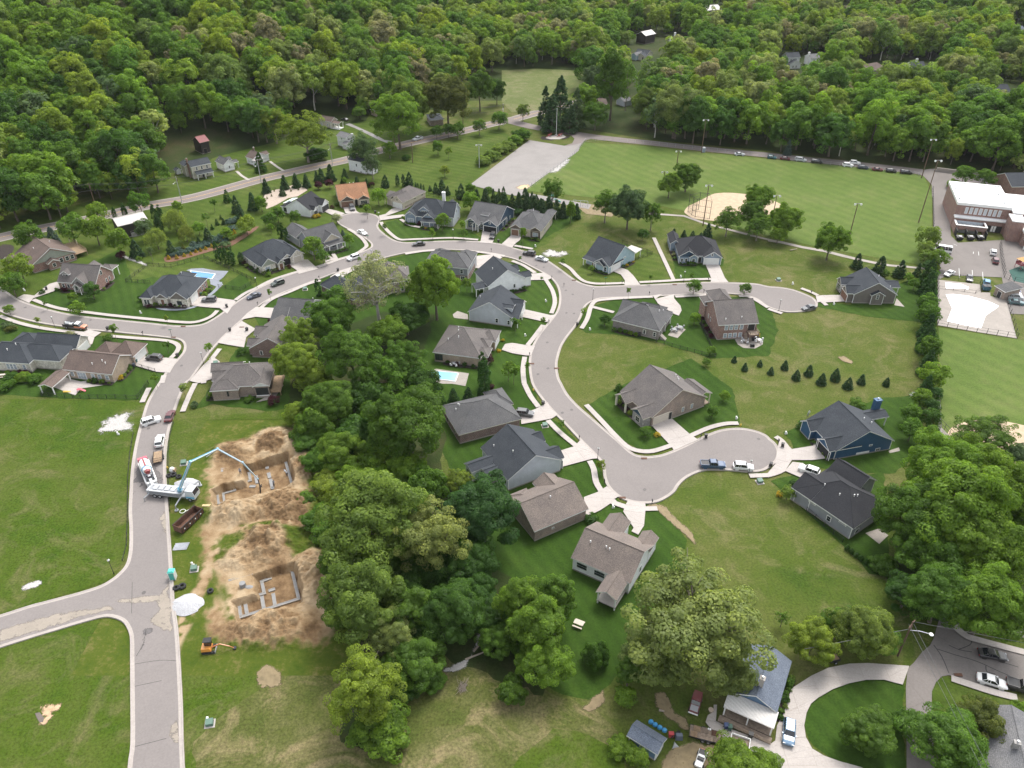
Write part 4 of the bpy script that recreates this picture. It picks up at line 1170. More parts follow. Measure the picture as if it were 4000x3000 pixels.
trees(12,'spruce',"""
1925,1440,22,s,0.95|small spruce left of the field's double row, nearest the brick house
2015,1505,26,s,0.95|small spruce in the grass below the brick house's patio
2145,1475,22,s,0.95|tiny spruce at the left end of the double row
1400,345,24,s,0.9|first of four small spruces behind the house with the dark porch gable
1487,355,22,s,0.9|second of four small spruces behind the house with the dark porch gable
1563,362,22,s,0.9|third of four small spruces behind the house with the dark porch gable
1633,376,22,s,0.9|fourth of four small spruces behind the house with the dark porch gable
1695,328,40,s,1.05|taller spruce at the right end of the four small ones
60,85,45,s,1.2|leftmost spruce of the dark screen by the playground
130,75,45,s,1.2|second spruce of the dark screen by the playground
190,110,48,s,1.2|third spruce of the dark screen by the playground
250,135,48,s,1.15|fourth spruce of the dark screen by the playground
315,110,42,s,1.2|fifth spruce of the dark screen by the playground
385,135,42,s,1.2|sixth spruce of the dark screen by the playground
445,145,38,s,1.2|seventh spruce of the dark screen by the playground
560,160,34,s,1.3|last spruce at the right end of the dark screen
""",'spruces of the dark screens behind the houses')
trees(12,'round',"""
508,158,34,l,1.5,tall|light green narrow tree at the end of the dark spruce screen
1130,365,50,d,0.9|pair of dark round trees at the corner of the black fence
810,110,120,m,1.05,airy|thin crowned tree by the playground left of the dark leafy one
1010,120,150,g,1.1,broad|dense grey green tree between playground and ball diamond
1210,190,90,m,1.3,airy|leaning thin tree right of the grey green one
1575,815,62,m,0.95|bushy street tree above the junction on the right branch
2015,832,50,m,0.95|second street tree on the right branch, near the brick house
805,1100,50,d,0.9|dark rounded tree at the left corner of the grey hipped house
1580,1090,48,l,0.95|light green tree on the mulch ring left of the brick house
1720,1365,40,l,0.9|light tree at the corner of the black fence below the brick house
1680,1470,38,m,0.8|small tree above the boulder ring in the field
690,660,25,l,1.0,oval|small tree in the round bed before the pale blue house
""")
trees(13,'broad',"""
545,420,138,l,1.0|double tree standing alone in the turf above the taupe house
""")
Zb=(2600,550,3.687)
trees(0,'broad',"""
60,620,155,l,1.05|rounded bright tree in the turf, left one of the pair at the light poles
310,510,190,m,0.95|darker tree in the turf, right one of the pair at the light poles
900,1150,195,m,0.95,airy|leftmost tree in front of the ball diamond sand
1350,830,195,l,0.95|bright tree at the top of the ball diamond group
1250,1060,200,m,1.0|middle tree of the group hiding the ball diamond
1340,1230,190,m,0.9,airy|lower tree of the ball diamond group beside the path
1720,1130,225,l,0.95|rightmost broad tree of the ball diamond group
1630,1340,120,l,0.95,round|small tree at the foot of the ball diamond group
""",'trees in front of the ball diamond',Zb)
# -------- north side of the estate
Z2=(1450,700,2.765)
trees(0,'spruce',"""
635,95,20,s,1.0|small cone shaped spruce left end of the row behind the blue grey house
695,88,29,s,1.2|second spruce in the row behind the blue grey house
762,75,46,s,1.1|big spruce in the row behind the blue grey house
826,116,27,s,1.2|cone shaped spruce right of the big one behind the blue grey house
970,122,46,s,1.15|broad spruce at the fence corner behind the dark blue house
1140,150,30,s,1.1|small dark spruce between two leafy trees near the concrete lot
1232,180,52,s,1.1|wide spruce at the lower edge of the concrete lot
1320,172,30,s,1.6|tall slim spruce at the lower edge of the concrete lot
1357,232,33,s,1.5|tall cone behind the dark blue house
1380,160,28,s,1.5|slim spruce next to the lamp of the concrete lot
1430,140,30,s,1.4|slim spruce below the second lamp of the concrete lot
1440,220,50,s,1.1|wide spruce behind the right corner of the dark blue house
1522,230,46,s,1.1|spruce above the clipped dark hedge block
1592,210,42,s,1.2|spruce above and right of the clipped dark hedge block
1662,180,52,s,1.2|tallest spruce in the screen behind the tan house
1736,210,36,s,1.4|pointed spruce behind the tan house
1782,245,50,s,1.1|wide spruce behind the tan house
1852,285,46,s,1.1|spruce right behind the porch of the tan house
1942,310,46,s,1.1|spruce below the big willowy tree
2080,330,46,s,1.1|spruce at the right end of the screen
480,65,14,s,1.3,arbor|first of four thin evergreens behind the brown brick house
505,70,12,s,1.3,arbor|second of four thin evergreens behind the brown brick house
536,75,15,s,1.2,arbor|third of four thin evergreens behind the brown brick house
565,85,11,s,1.3,arbor|fourth of four thin evergreens behind the brown brick house
640,258,18,e,0.9,arbor|first clipped evergreen behind the chimney of the blue grey house
680,258,18,e,0.9,arbor|second clipped evergreen behind the chimney of the blue grey house
710,250,20,e,1.0,arbor|third clipped evergreen behind the chimney of the blue grey house
748,256,21,e,0.9,arbor|fourth clipped evergreen behind the chimney of the blue grey house
777,240,16,e,1.0,arbor|fifth clipped evergreen right beside the white chimney
916,140,12,e,1.3,arbor|lone thin evergreen at the black fence
896,262,8,e,1.0,arbor|left of three tiny evergreens right of the white chimney
920,256,8,e,1.0,arbor|middle of three tiny evergreens right of the white chimney
946,250,8,e,1.0,arbor|right of three tiny evergreens right of the white chimney
""",'evergreens behind the northern houses',Z2)
trees(0,'round',"""
1075,100,60,m,1.0|leafy dark tree at the lower left corner of the concrete lot
1265,130,50,m,1.0|leafy tree behind the spruces at the concrete lot
1955,130,118,m,1.2,airy|big willowy tree at the lower right of the concrete lot
2155,345,46,l,1.5,tall|bright oval tree at the right end of the spruce screen
1590,355,56,e,0.8,bush|clipped dark hedge block beside the dark blue house
75,180,82,l,1.0|light green tree between the orange roof and the brown brick house
1075,225,96,l,1.0|light green tree between the blue grey and the dark blue house
765,450,78,l,1.1|airy light tree in front of the blue grey house's right gable
660,580,34,l,1.2,oval|street tree on the lawn before the blue grey house
985,490,36,l,1.1,oval|small tree at the left corner of the dark blue house's lawn
1000,588,38,m,1.0,oval|small tree beside the green utility box by the curve
1640,580,34,l,1.5,oval|slim bright tree before the tan house
345,415,22,l,0.9,shrub|clipped ball shrub at the left corner of the blue grey house
525,475,28,r,1.0,shrub|burgundy shrub by the porch of the blue grey house
""",None,Z2)
Z1=(1000,700,4.424)
trees(0,'spruce',"""
160,135,52,s,1.1|spruce at the left edge of the gravel yard
450,190,54,s,1.1|spruce standing inside the gravel yard
480,75,54,s,1.1|spruce behind the gravel yard
690,50,56,s,1.1|spruce at the upper right edge of the gravel yard
855,40,48,s,1.0|spruce right of the gravel yard near the burgundy trees
190,320,18,o,0.9,cone|leftmost little cone in the gravel yard
265,275,18,o,0.9,cone|second little cone in the gravel yard
315,190,18,o,0.9,cone|little cone at the back of the gravel yard
603,190,18,o,0.9,cone|little cone right of the middle of the gravel yard
732,170,18,o,0.9,cone|rightmost little cone in the gravel yard
400,900,42,e,1.5,arbor|left of three dark columns between two northern houses
445,880,42,e,1.7,arbor|middle of three dark columns between two northern houses
520,960,45,e,1.5,arbor|right of three dark columns between two northern houses
1500,950,46,b,1.2|blue spruce at the right end of the stone porch
""",'evergreens round the gravel yard',Z1)
trees(0,'round',"""
230,690,130,m,0.9|larger tree of the pair left of the white farmhouse
370,600,125,m,0.95|rear tree of the pair left of the white farmhouse
675,640,105,m,1.0|tree in front of the white farmhouse's long gable
250,830,55,l,1.1,oval|small light tree below the pair by the white farmhouse
980,1170,180,l,1.0|tall bright tree in front of the grey house with the stone porch
1150,1330,110,m,1.0|lower darker tree beside the bright one at the grey house
1600,1040,85,l,0.9,oval|yellowish small tree right of the stone porch
1390,670,85,w,0.9|whitish flowering tree at the edge of the turning circle
80,400,110,l,1.1|light green tree at the left corner of the gravel yard
1070,90,55,r,1.1|narrow burgundy tree behind the white farmhouse
1270,70,75,r,0.9|broad burgundy tree left of the orange roof
1400,430,50,m,0.7,shrub|shrub at the left of the brown garage door
1310,480,38,r,0.9,shrub|dark round shrub at the white farmhouse garage
1030,640,60,u,0.6,shrub|yellow flowering shrub at the white farmhouse corner
440,1470,70,m,0.8,shrub|rounded shrub by the open garage of the cream stone house
575,1510,35,r,1.2,shrub|small burgundy shrub on the island bed by the drive
70,1570,70,d,0.8,shrub|dark shrub at the left of the cream stone house
1910,500,60,l,0.8,oval|low bright tree on the lawn before the orange roofed house
1700,400,30,m,0.9,shrub|shrub beside the front door of the orange roofed house
1850,390,45,m,0.6,shrub|shrub bed at the right window of the orange roofed house
1785,1390,32,l,1.2,oval|small yellowish street tree by the junction lamp
220,1640,60,l,0.7,shrub|bright shrub bed near the kerb of the cream stone house
""",None,Z1)
trees(10,'round',"""
250,375,112,m,1.05|dark round tree by the main road left of the blue spruce
605,305,112,m,1.05|round tree by the main road right of the blue spruce
835,180,85,l,1.1|upper bright tree left of the timber barn
815,315,102,l,1.1|lower bright tree left of the timber barn
1200,90,85,m,1.1|tree behind the timber barn at the road
1240,315,78,g,1.1|greyish tree at the right corner of the timber barn
1010,415,98,l,1.1|bright tree in front of the timber barn
1500,225,98,p,1.0,willow|largest weeping willow right of the timber barn
1345,385,92,p,1.0,willow|weeping willow in front of the timber barn
1600,345,65,p,1.1,willow|smaller weeping willow on the right of the lawn
1530,120,45,l,1.1|small bright tree by the road right of the barn
1710,305,52,l,1.0|light young tree on the mulch ring beyond the willows
1955,355,52,l,0.9|bright tree above the juniper bed
2120,275,76,y,0.95|yellow green round tree at the right end of the flower bed
1775,215,30,m,1.0,sapling|sapling on a mulch ring in the wide lawn
1840,90,28,m,1.0,sapling|sapling on a mulch ring near the main road
1300,520,40,g,1.1,bare|nearly leafless sapling on a ring near the white stone path
160,645,115,y,1.0|yellow green tree before the brown roofed brick house
95,790,98,m,0.95|dark green tree at the left edge by the curve
790,840,72,d,0.9|dark rounded tree at the brick gable's front lawn
670,1000,66,l,0.9|bright street tree before the brick gabled house
630,905,42,l,0.9|bright bush by the front path of the brick gabled house
1040,545,44,r,0.7|low burgundy tree at the white stone path
75,1015,44,l,0.9|street tree at the left end of the lower kerb
2050,2050,10,m,1.0|tiny tree
""".replace('2050,2050,10,m,1.0|tiny tree\n',''))
trees(10,'spruce',"""
445,370,50,b,1.0|blue spruce between two round trees at the main road
330,340,35,b,1.0|small blue spruce half hidden behind the dark round tree
985,185,22,e,1.3,arbor|left evergreen cone behind the timber barn
1070,158,26,e,1.3,arbor|right evergreen cone behind the timber barn
1330,190,28,e,1.6,arbor|first column evergreen at the barn's right end
1378,185,28,e,1.5,arbor|second column evergreen at the barn's right end
1370,270,30,e,1.5,arbor|third column evergreen at the barn's right end
1165,480,52,s,1.0|spruce in the lawn left of the willows
1470,475,42,s,1.0|spruce at the left end of the juniper bed
1790,365,42,s,1.0|spruce inside the juniper bed
2035,100,40,s,1.25|upper spruce on the right of the wide lawn
2075,190,44,s,1.1|lower spruce on the right of the wide lawn
1955,30,34,e,1.2,cone|lone cone evergreen beside the main road
2175,75,42,s,1.2|spruce left of the gravel yard fence
1870,258,20,e,1.0,cone|round little evergreen in the lawn by the bed
1830,300,18,e,1.0,cone|smaller round evergreen lower in the lawn by the bed
1930,250,18,s,1.0|tiny spruce in the lawn by the bed
1905,215,14,e,1.0,cone|tiny upright evergreen in the lawn by the bed
1715,420,22,s,1.0|little dark spruce at the near edge of the juniper bed
1580,475,22,o,0.9,cone|olive little cone in the juniper bed
1865,495,26,e,1.4,arbor|first of the column evergreens left of the dark roofed house
1905,525,26,e,1.4,arbor|second of the column evergreens left of the dark roofed house
1945,550,28,e,1.3,arbor|third of the column evergreens left of the dark roofed house
1997,553,32,e,1.2,arbor|fourth of the column evergreens left of the dark roofed house
2080,568,30,s,0.9,arbor|round dark evergreen at the wall of the dark roofed house
""",'evergreens of the wide north lawn')
GJ='blue green junipers of the long bed'
trees(10,'flat','\n'.join(f'{x},{y},44,b,1.0|blue green juniper, {NTH[i]} from the left of the long bed' for i,(x,y)in enumerate(sorted(((1500,540),(1570,525),(1640,500),(1710,475),(1770,450),(1840,420),(1900,385),(1960,350),(2010,310),(1540,500),(1680,455),(1810,400),(1925,420),(1990,260),(2030,240))))),GJ)
GB='golden cone shrubs of the long bed'
trees(10,'cone','\n'.join(f'{x},{y},{r},u,0.75|golden cone shrub, {NTH[i]} from the left of the long bed' for i,(x,y,r)in enumerate(sorted(((1455,562,19),(1525,558,19),(1590,542,16),(1647,530,16),(1692,508,16),(1732,497,16),(1776,482,16),(1827,462,16),(1930,408,17),(1998,350,17),(2022,338,17),(1905,425,14))))),GB)
trees(10,'shrub','\n'.join(f'{x},{y},16,k,0.8|small clipped green shrub, {NTH[i]} from the left in the long bed' for i,(x,y)in enumerate(((1990,415),(2020,400),(2040,385),(2060,375),(2085,362),(2110,350))))+"""
1945,460,48,g,0.7|large pale shrub at the end of the long bed
600,1240,50,w,0.8|white flowering shrub between the two lower left houses
650,1270,28,r,0.8|dark shrub beside the white flowering one
480,1480,52,d,0.8|dark dome shrub at the corner of the white stone house
1112,1505,26,d,1.0|dark ball shrub at the tan brick wall
822,1605,24,d,1.2|dark ball shrub at the patio window
360,865,26,d,1.0|dark shrub at the drive of the brick gabled house
485,840,16,m,1.0|small round shrub on the drive's edge
1200,580,26,l,1.0|green shrub on the white stone strip
1600,965,28,l,0.9|bright shrub by the stone front of the slate roofed house
1500,975,22,r,0.9|burgundy shrub by the stone front of the slate roofed house
1290,985,22,r,0.8|burgundy shrub left of the slate roofed house
1220,920,32,d,1.0|dark shrub at the left corner of the slate roofed house
1765,880,28,l,0.7|shrub along the brick side of the slate roofed house
1800,850,28,l,0.7|rear shrub along the brick side of the slate roofed house
60,1150,50,g,0.6|grey green shrub bed at the lower left kerb
90,1185,48,o,0.6|olive shrub bed at the lower left kerb
930,1255,40,m,0.7|shrub bed on the lawn behind the brown roof
""",'shrubs of the left hand gardens')
trees(20,'shrub',"""
1680,180,34,g,0.9|pale round variegated shrub on the grass beside the pavement end
60,20,70,m,0.7|shrub at the lower left garden edge
""")
trees(10,'round',"""
95,1600,60,d,0.8,bush|bush in the lower left garden, left one
195,1600,60,l,0.8,bush|bright bush in the lower left garden, middle one
295,1612,60,m,0.8,bush|bush in the lower left garden, right one
""")
tree('shrub',Z(820,1150,3.6875,'918,1525')[0],82/3.6875,'r','big round burgundy shrub below the screened porch',.95)
tree('shrub',Z(820,1150,3.6875,'560,1510')[0],70/3.6875,'m','low green shrub bed against the brick wall left of the screened porch',.6)
tree('shrub',Z(820,1150,3.6875,'870,385')[0],40/3.6875,'r','dark red shrub at the front of the grey roofed house',.9)
tree('shrub',Z(820,1150,3.6875,'455,820')[0],65/3.6875,'d','dark shrub at the front of the dark brick house',.9)
trees(11,'shrub',"""
1995,1450,55,r,1.0|dark purple shrub at the corner of the tan hip roofed house
1975,1600,60,e,1.6,arbor|left upright evergreen beside the pool
1955,1520,45,e,1.9,arbor|taller upright evergreen beside the pool
2180,1540,50,l,1.2,oval|young tree on a mulch ring below the tan house
1820,790,38,l,1.1,oval|thin little tree on the lawn behind the white gabled house
2135,1280,16,u,0.8|yellow ball shrub at the tan house's upper drive
2097,1370,20,u,0.8|yellow ball shrub at the tan house's front door
530,820,28,e,1.4,arbor|dark upright evergreen at the corner of the slate roofed brick house
""")
trees(21,'spruce',"""
1705,95,50,e,1.0|middle of three spruces above the long grey roof
1835,85,48,e,1.0|right of three spruces above the long grey roof
1580,90,50,e,1.1|left of three spruces above the long grey roof
1945,55,35,e,1.0,arbor|small upright evergreen right of the three spruces
2030,25,32,r,0.9,shrub|purple shrub on the lawn above the long grey roof
""")
trees(22,'round',"""
1835,100,45,l,1.0|young tree on the right lawn of the brown brick house, upper one
1735,230,50,m,1.0|young tree on the right lawn of the brown brick house, lower one
925,50,42,d,1.2|dark young tree on the stone ringed bed
1160,410,52,m,0.8|small tree in the stone ringed bed by the drive
770,700,38,y,1.1,oval|yellow green street tree by the lamp on the verge
1055,265,22,e,1.0,shrub|shrub in the front bed of the brown brick house
970,115,28,m,0.6,shrub|low shrub at the porch corner of the brown brick house
1255,440,30,u,0.6,shrub|yellow shrub clump in the bed beside the drive
680,1165,60,d,0.6,shrub|dark shrub at the brick wall by the lower drive
430,345,28,m,0.9,sapling|sapling on the verge by the green utility box
""")
trees(23,'shrub',"""
175,935,60,k,1.0,round|bright round tree at the left corner of the dark roofed house
100,950,30,u,0.8|yellow shrub at the left corner of the dark roofed house
800,820,45,r,1.0|dark red shrub on the rocky bed behind the dark roofed house
220,850,34,d,0.6|dark shrub bed at the dark roofed house's drive
""")
GA='clipped evergreens in a row below the dark roofed house'
trees(23,'arbor','\n'.join(f'{x},{y},24,d,0.62|clipped egg shaped evergreen, {NTH[i]} from the top of the row by the field' for i,(x,y)in enumerate(((690,1412),(728,1440),(768,1470),(808,1500),(850,1530),(890,1558),(928,1585)))),GA)
# saplings along the pavements
GS='saplings planted along the pavements'
trees(10,'sapling',"""
975,1180,33,l,1.3|bushy sapling by the bin on the kerb above the brown roofed house
320,1105,20,y,1.3|thin yellowish sapling on the kerb near the service truck
390,960,18,m,1.3|thin sapling on the verge before the brick gabled house
1435,1090,18,y,1.4|thin sapling on the verge before the slate roofed house
1435,1320,28,m,1.0|small sapling on the corner lawn
1795,1345,32,l,1.3|sapling on the verge at the lamp below the junction
1335,1605,32,l,1.1|sapling at the end of the garden fence
""",GS)
trees(11,'sapling',"""
115,865,20,m,1.4|sapling on the verge beside the black sedan
955,140,30,l,1.1|low tree on the lawn before the brown brick house
1110,300,20,m,1.3|sapling on the verge at the neck of the turning circle
""",GS)
trees(12,'sapling',"""
95,350,26,l,1.9|slim sapling before the tan house, on a stone ring
440,600,20,m,1.3|sapling at the end of the curved pavement
1200,735,16,m,1.3|sapling on the verge below the pale blue house
1555,725,18,m,1.3|sapling on the verge before the house with the dark porch gable
1010,850,20,l,1.4|sapling on the near verge of the right branch
620,1030,22,l,1.3|sapling on the verge by the left corner of the junction
268,1110,20,l,1.6|sapling on the verge opposite the grey hipped house
255,745,12,m,1.2|tiny sapling by the white gabled house's drive
70,570,15,m,1.2|tiny sapling on the inside verge of the curve
130,1500,20,m,1.6|sapling by the pavement below the tan house
15,1540,48,l,1.0|young tree on the lawn left of the lower pavement
30,1120,35,m,0.9|small tree at the drive of the pale gabled house
""",GS)
tree('sapling',T1(20,1580,30),40/2.212,'k','palm like young tree on the verge by the curving street',.9)
trees(1,'round',"""
1570,1265,48,m,1.15|dark round tree on the lawn below the main road, left one
1662,1310,28,l,1.2,oval|narrow light tree on the lawn below the main road
1630,1475,42,y,1.0|thin yellow green tree on the striped lawn
1298,1362,36,d,0.75,bush|dark shrub on the lawn by the bare brown pole
1150,1285,62,l,1.0|bright little tree beside the white house at the road
930,1290,135,g,1.05,airy|dark leaning tree in front of the white house
1000,1420,80,g,1.3,airy|lower limbs of the dark leaning tree at the white house
1560,1135,52,m,1.0|first tree along the lower side of the main road
1660,1120,52,m,1.0|second tree along the lower side of the main road
1740,1115,60,m,1.0|third tree along the lower side of the main road
1930,1090,58,m,1.0|fourth tree along the lower side of the main road
2100,1030,72,m,0.9|fifth tree along the lower side of the main road
1225,1020,205,l,1.0,broad|big bright green tree above the main road
1310,880,180,k,1.1,broad|tree behind the big bright green one
1655,860,185,o,1.05,broad|broad olive tree above the main road
1930,760,125,m,1.2,broad|dark tree left of the meadow
2080,780,72,d,1.3,broad|dark tree at the left edge of the meadow
420,1165,215,y,0.85,airy|wide yellow green airy tree beside the cottages
520,1335,95,d,0.7,bush|dark bush at the foot of the yellow airy tree
150,1060,130,y,1.05,airy|yellow green tree left of the cream cottage with porch
895,970,60,m,0.8|shrubby tree above the lane to the cottages
30,1395,45,d,1.2,spruce|dark conifer before the white house with brown roof
750,1545,22,s,1.1,spruce|small dark spruce below the white house, left one
765,1495,26,s,1.1,spruce|small spruce below the white house, upper one
640,1485,42,s,1.1,spruce|large spruce at the road left of the white house
560,1510,36,s,1.1,spruce|spruce at the road left of the large one
520,1515,22,s,1.3,spruce|narrow spruce at the road
430,1555,34,s,1.1,spruce|spruce above the gravel yard
340,1555,36,s,1.1,spruce|spruce above the gravel yard, left of its neighbour
240,1570,36,s,1.1,spruce|spruce at the road above the gravel yard
80,1600,34,s,1.2,spruce|spruce at the road left of the gravel yard
765,1555,24,l,1.0,oval|little light tree among the spruces
870,1560,24,s,1.1,spruce|spruce right of the little light tree
955,1575,22,s,1.1,spruce|small spruce behind the orange roof
1115,1560,34,s,1.0,spruce|spruce between the orange and the brown roofs
1220,1550,20,s,1.3,arbor|cone behind the brown brick house
1272,1555,20,s,1.3,arbor|second cone behind the brown brick house
1322,1540,34,s,1.1,spruce|spruce behind the brown brick house
540,1600,34,r,0.8|dark purple tree behind the white farmhouse
1000,1590,24,r,0.8|small purple tree near the orange roof
1960,1390,62,k,0.8,bush|first rounded bush beside the concrete lot
2040,1345,66,k,0.8,bush|second rounded bush beside the concrete lot
2110,1290,70,k,0.8,bush|third rounded bush beside the concrete lot
2175,1260,64,k,0.8,bush|fourth rounded bush beside the concrete lot
""")
trees(2,'round',"""
85,1165,75,m,0.85,bush|dark rounded tree at the top corner of the concrete lot
30,1210,62,l,0.8,bush|bright rounded bush at the top corner of the concrete lot
95,960,62,k,1.1,airy|small airy tree at the road fork
290,900,75,s,1.0,fir|left tall dark fir of the clump at the fork
420,850,105,s,0.9,fir|tallest middle fir of the clump at the fork
560,920,82,g,0.95,fir|right grey green fir of the clump at the fork
350,960,90,s,0.8,fir|front fir of the clump at the fork
500,990,80,s,0.75,fir|lower right fir of the clump at the fork
720,990,110,m,0.95,broad|rounded tree right of the fir clump
690,820,60,m,0.9,broad|round tree at the right edge of the meadow
730,690,110,g,1.1,broad|dark grey green tree at the top right of the meadow
870,700,130,m,1.3,tall|tall tree with bare trunk near the grey shed
1000,680,100,m,1.4,bare|leaning thin tree beside the grey shed
1180,880,140,k,1.1,broad|light tree in front of the woods along the lane
1420,930,200,p,1.0,broad|big pale tree in front of the woods along the lane
""")
trees(3,'round',"""
1700,1510,85,m,0.9|left tree behind the school roof
1890,1530,80,m,0.9|right tree behind the school roof
180,1270,32,b,1.3,spruce|blue spruce in the shrubs along the lane
1610,1590,60,l,0.8,bush|bushes at the school's left wall
""")
# == the woods
BGH=[]
def clear_px(p,r):
 q=G(p,None);BGH.append((q.x,q.y,r))
for rc,x,y,r in((0,1745,1310,16),(0,1705,1480,20),(0,1995,1440,16),(0,1540,1500,10),(1,60,1400,18),(1,640,1085,20),(1,770,1230,18),(1,950,1440,18),(1,1560,1040,14),(1,860,1120,14),(2,1100,490,20),(2,1190,330,16),(2,1430,380,16),(2,1740,110,18),(2,1150,570,16),(2,1130,600,14),(2,900,900,13),(2,980,880,12),(2,790,900,10),(3,230,530,16),(3,230,590,12),(3,410,510,12),(3,970,600,20),(3,1310,590,20),(3,970,660,12),(3,1310,660,12),(3,2170,280,16),(3,1515,75,15),(3,720,70,14),(3,890,30,14),(3,2040,770,16),(3,1130,600,14),(3,2120,870,10),(3,1740,120,10)):
 clear_px(T1(rc,x,y),r)
 q=G(T1(rc,x,y),None)
 ex_,n_=math.hypot(q.x,q.y),0
 for k in range(9 if rc>1 else 6):BGH.append((q.x*(1-8.5*(k+1)/ex_),q.y*(1-8.5*(k+1)/ex_),r*((.95 if rc>1 else .62)-.045*k)))
EDGE_L=[(-2500,880),(0,880)]+T(10,'0,335 300,285 620,215 1000,120 1380,30 1480,0')+T(0,'1480,1640 1500,1500 1480,1440 1600,1330 1660,1330 1850,1290 1920,1330 2110,1290')+T(1,'60,1240 230,1260 330,1060 520,960 800,985 920,1000 1050,990 1350,1020 1500,960 1750,830 1850,700 2000,640')+T(2,'0,600 300,600 620,615 650,700 640,800 630,960 580,1080 900,1160 1200,1215 1700,1275 2212,1310')+T(3,'300,1350 700,1400 1000,1425 1350,1460 1500,1450 2000,1500 2212,1560 3200,1650')
EP=[G(p,None)for p in EDGE_L]
FOREST=[(p.x,p.y)for p in EP]+[(1100,420),(1300,1150),(-1100,1150)]
MEAD=[(p.x,p.y)for p in ground_pts([(1925,262),(2290,262),(2300,420),(1990,470)])]
cand=[]
rg=random.Random(41)
step=9.4
yy=250.0
while yy<1080:
 xx=-700.0
 while xx<760:
  x=xx+rg.uniform(-3.6,3.6);y=yy+rg.uniform(-3.6,3.6)
  xx+=step*(1 if yy<600 else 1.25)
  if abs(x)>.80*(y*.82+60)+25:continue
  if not in_poly(x,y,FOREST)or in_poly(x,y,MEAD):continue
  if any((x-a)**2+(y-b)**2<r*r for a,b,r in BGH):continue
  z=hill(x,y)
  d=y*CP-(z-CAMH)*SP
  u=abs(x)/d;v=(-(y*SP+(z+12-CAMH)*CP))/d
  inview=u<.68 and-.53<v<.5
  cand.append((d if inview else d+1000,x,y,z))
 yy+=step*(1 if yy<600 else 1.25)
cand.sort()
NEAR=260
LMS=[(p[0],p[1],t)for p,t in((T1(0,1745,1240),'the red roofed barn'),(T1(0,1600,1480),'the cream two storey house'),((60,800),'the left end of the main road'),((330,770),'the bend of the power line'),(T1(0,2000,1420),'the white cottage'),(T1(1,60,1350),'the brown roofed house'),(T1(1,640,1040),'the cream cottage with porch'),(T1(1,1200,870),'the tree above the road'),(T1(1,2000,700),'the left end of the meadow'),(T1(2,400,600),'the far meadow edge'),(T1(2,420,900),'the fir clump at the fork'),(T1(2,800,1000),'the flagpole'),(T1(2,1300,1180),'the pale tree by the lane'),(T1(2,1640,1250),'the tall lamp pole on the lane'),(T1(2,1960,1300),'the silver car on the lane'),(T1(3,180,1270),'the blue spruce by the lane'),(T1(3,420,1380),'the black van on the lane'),(T1(3,760,1390),'the two white cars on the lane'),(T1(3,1200,1450),'the last black car on the lane'),(T1(3,1600,1460),'the school wall end'),(T1(3,2150,1520),'the grey school annex roof'),(T1(2,1090,480),'the pale yellow cottage'),(T1(2,980,880),'the grey shed in the trees'))]
lms=[(G((p[0],p[1]),None),p[2])for p in LMS]
CN={'d':'dark green','m':'mid green','l':'bright green','y':'yellow green','p':'pale green','g':'grey green'}
ORD=['nearest','second nearest','third nearest','fourth nearest','fifth nearest','sixth nearest','seventh nearest','eighth nearest','ninth nearest','tenth nearest','eleventh nearest','twelfth nearest','thirteenth nearest','fourteenth nearest','fifteenth nearest','sixteenth nearest']
def own(data):
 me=data.copy();me.materials[0]=LEAF
 return me
for k in('wood','woodairy'):
 K=KINDS[k]
 KINDS[k+'_near']=dict(K,v=[(own(a),b)for a,b in K['v']])
near=[]
for d,x,y,z in cand[:NEAR]:
 c=rg.choices('dmlypg',[5,6,5,5,2,2])[0]if x<10 else rg.choices('dmlypg',[6,6,5,3,2,2])[0]
 dist,ph=min(((q.x-x)**2+(q.y-y)**2,t)for q,t in lms)
 near.append([dist,ph,c,x,y,z])
near.sort(key=lambda t:t[0])
cnt={}
for dist,ph,c,x,y,z in near:
 n_=cnt.get((ph,c),0);cnt[(ph,c)]=n_+1
 lab=f'{CN[c]} woodland tree, {ORD[min(n_, 15)]} such tree to {ph}'
 place_tree('woodairy_near' if c in 'pg' else 'wood_near',(x,y,z),*(lambda q:(q*rg.uniform(.9,1.15),q*rg.uniform(1.9,2.7)+2))(rg.choice((3.9,4.8,5.6,6.4,7.2,8.2,9))),c,lab,'trees at the edge of the woods')
# the far rest of the wood as one mass: points that carry the same trees
rest=cand[NEAR:]
src=bpy.data.collections.new('wood_sources')
vs=[(x,y,z)for d,x,y,z in rest]
me=bpy.data.meshes.new('far_wood');me.from_pydata(vs,[],[])
far=link_o(bpy.data.objects.new('far_wood',me));tag(far,kind='stuff')
rot=np.array([rg.uniform(0,6.28)for _ in rest],np.float32)
scl=np.array([rg.choice((.5,.66,.78,.88,.98,1.1,1.28))for _ in rest],np.float32)
pick=np.array([rg.choices(range(7),[3,3,3,3,3,1,1])[0]for _ in rest],np.int32)
for nm,ty,arr in(('rot','FLOAT',rot),('scl','FLOAT',scl),('pick','INT',pick)):
 at=me.attributes.new(nm,ty,'POINT');at.data.foreach_set('value',arr)
ng=bpy.data.node_groups.new('scatter_wood','GeometryNodeTree')
ng.interface.new_socket('Geometry',in_out='INPUT',socket_type='NodeSocketGeometry')
ng.interface.new_socket('Geometry',in_out='OUTPUT',socket_type='NodeSocketGeometry')
gi=ng.nodes.new('NodeGroupInput');go=ng.nodes.new('NodeGroupOutput')
g2i=ng.nodes.new('GeometryNodeGeometryToInstance')
meshes=[v[0]for v in KINDS['wood']['v']]+[v[0]for v in KINDS['woodairy']['v']]
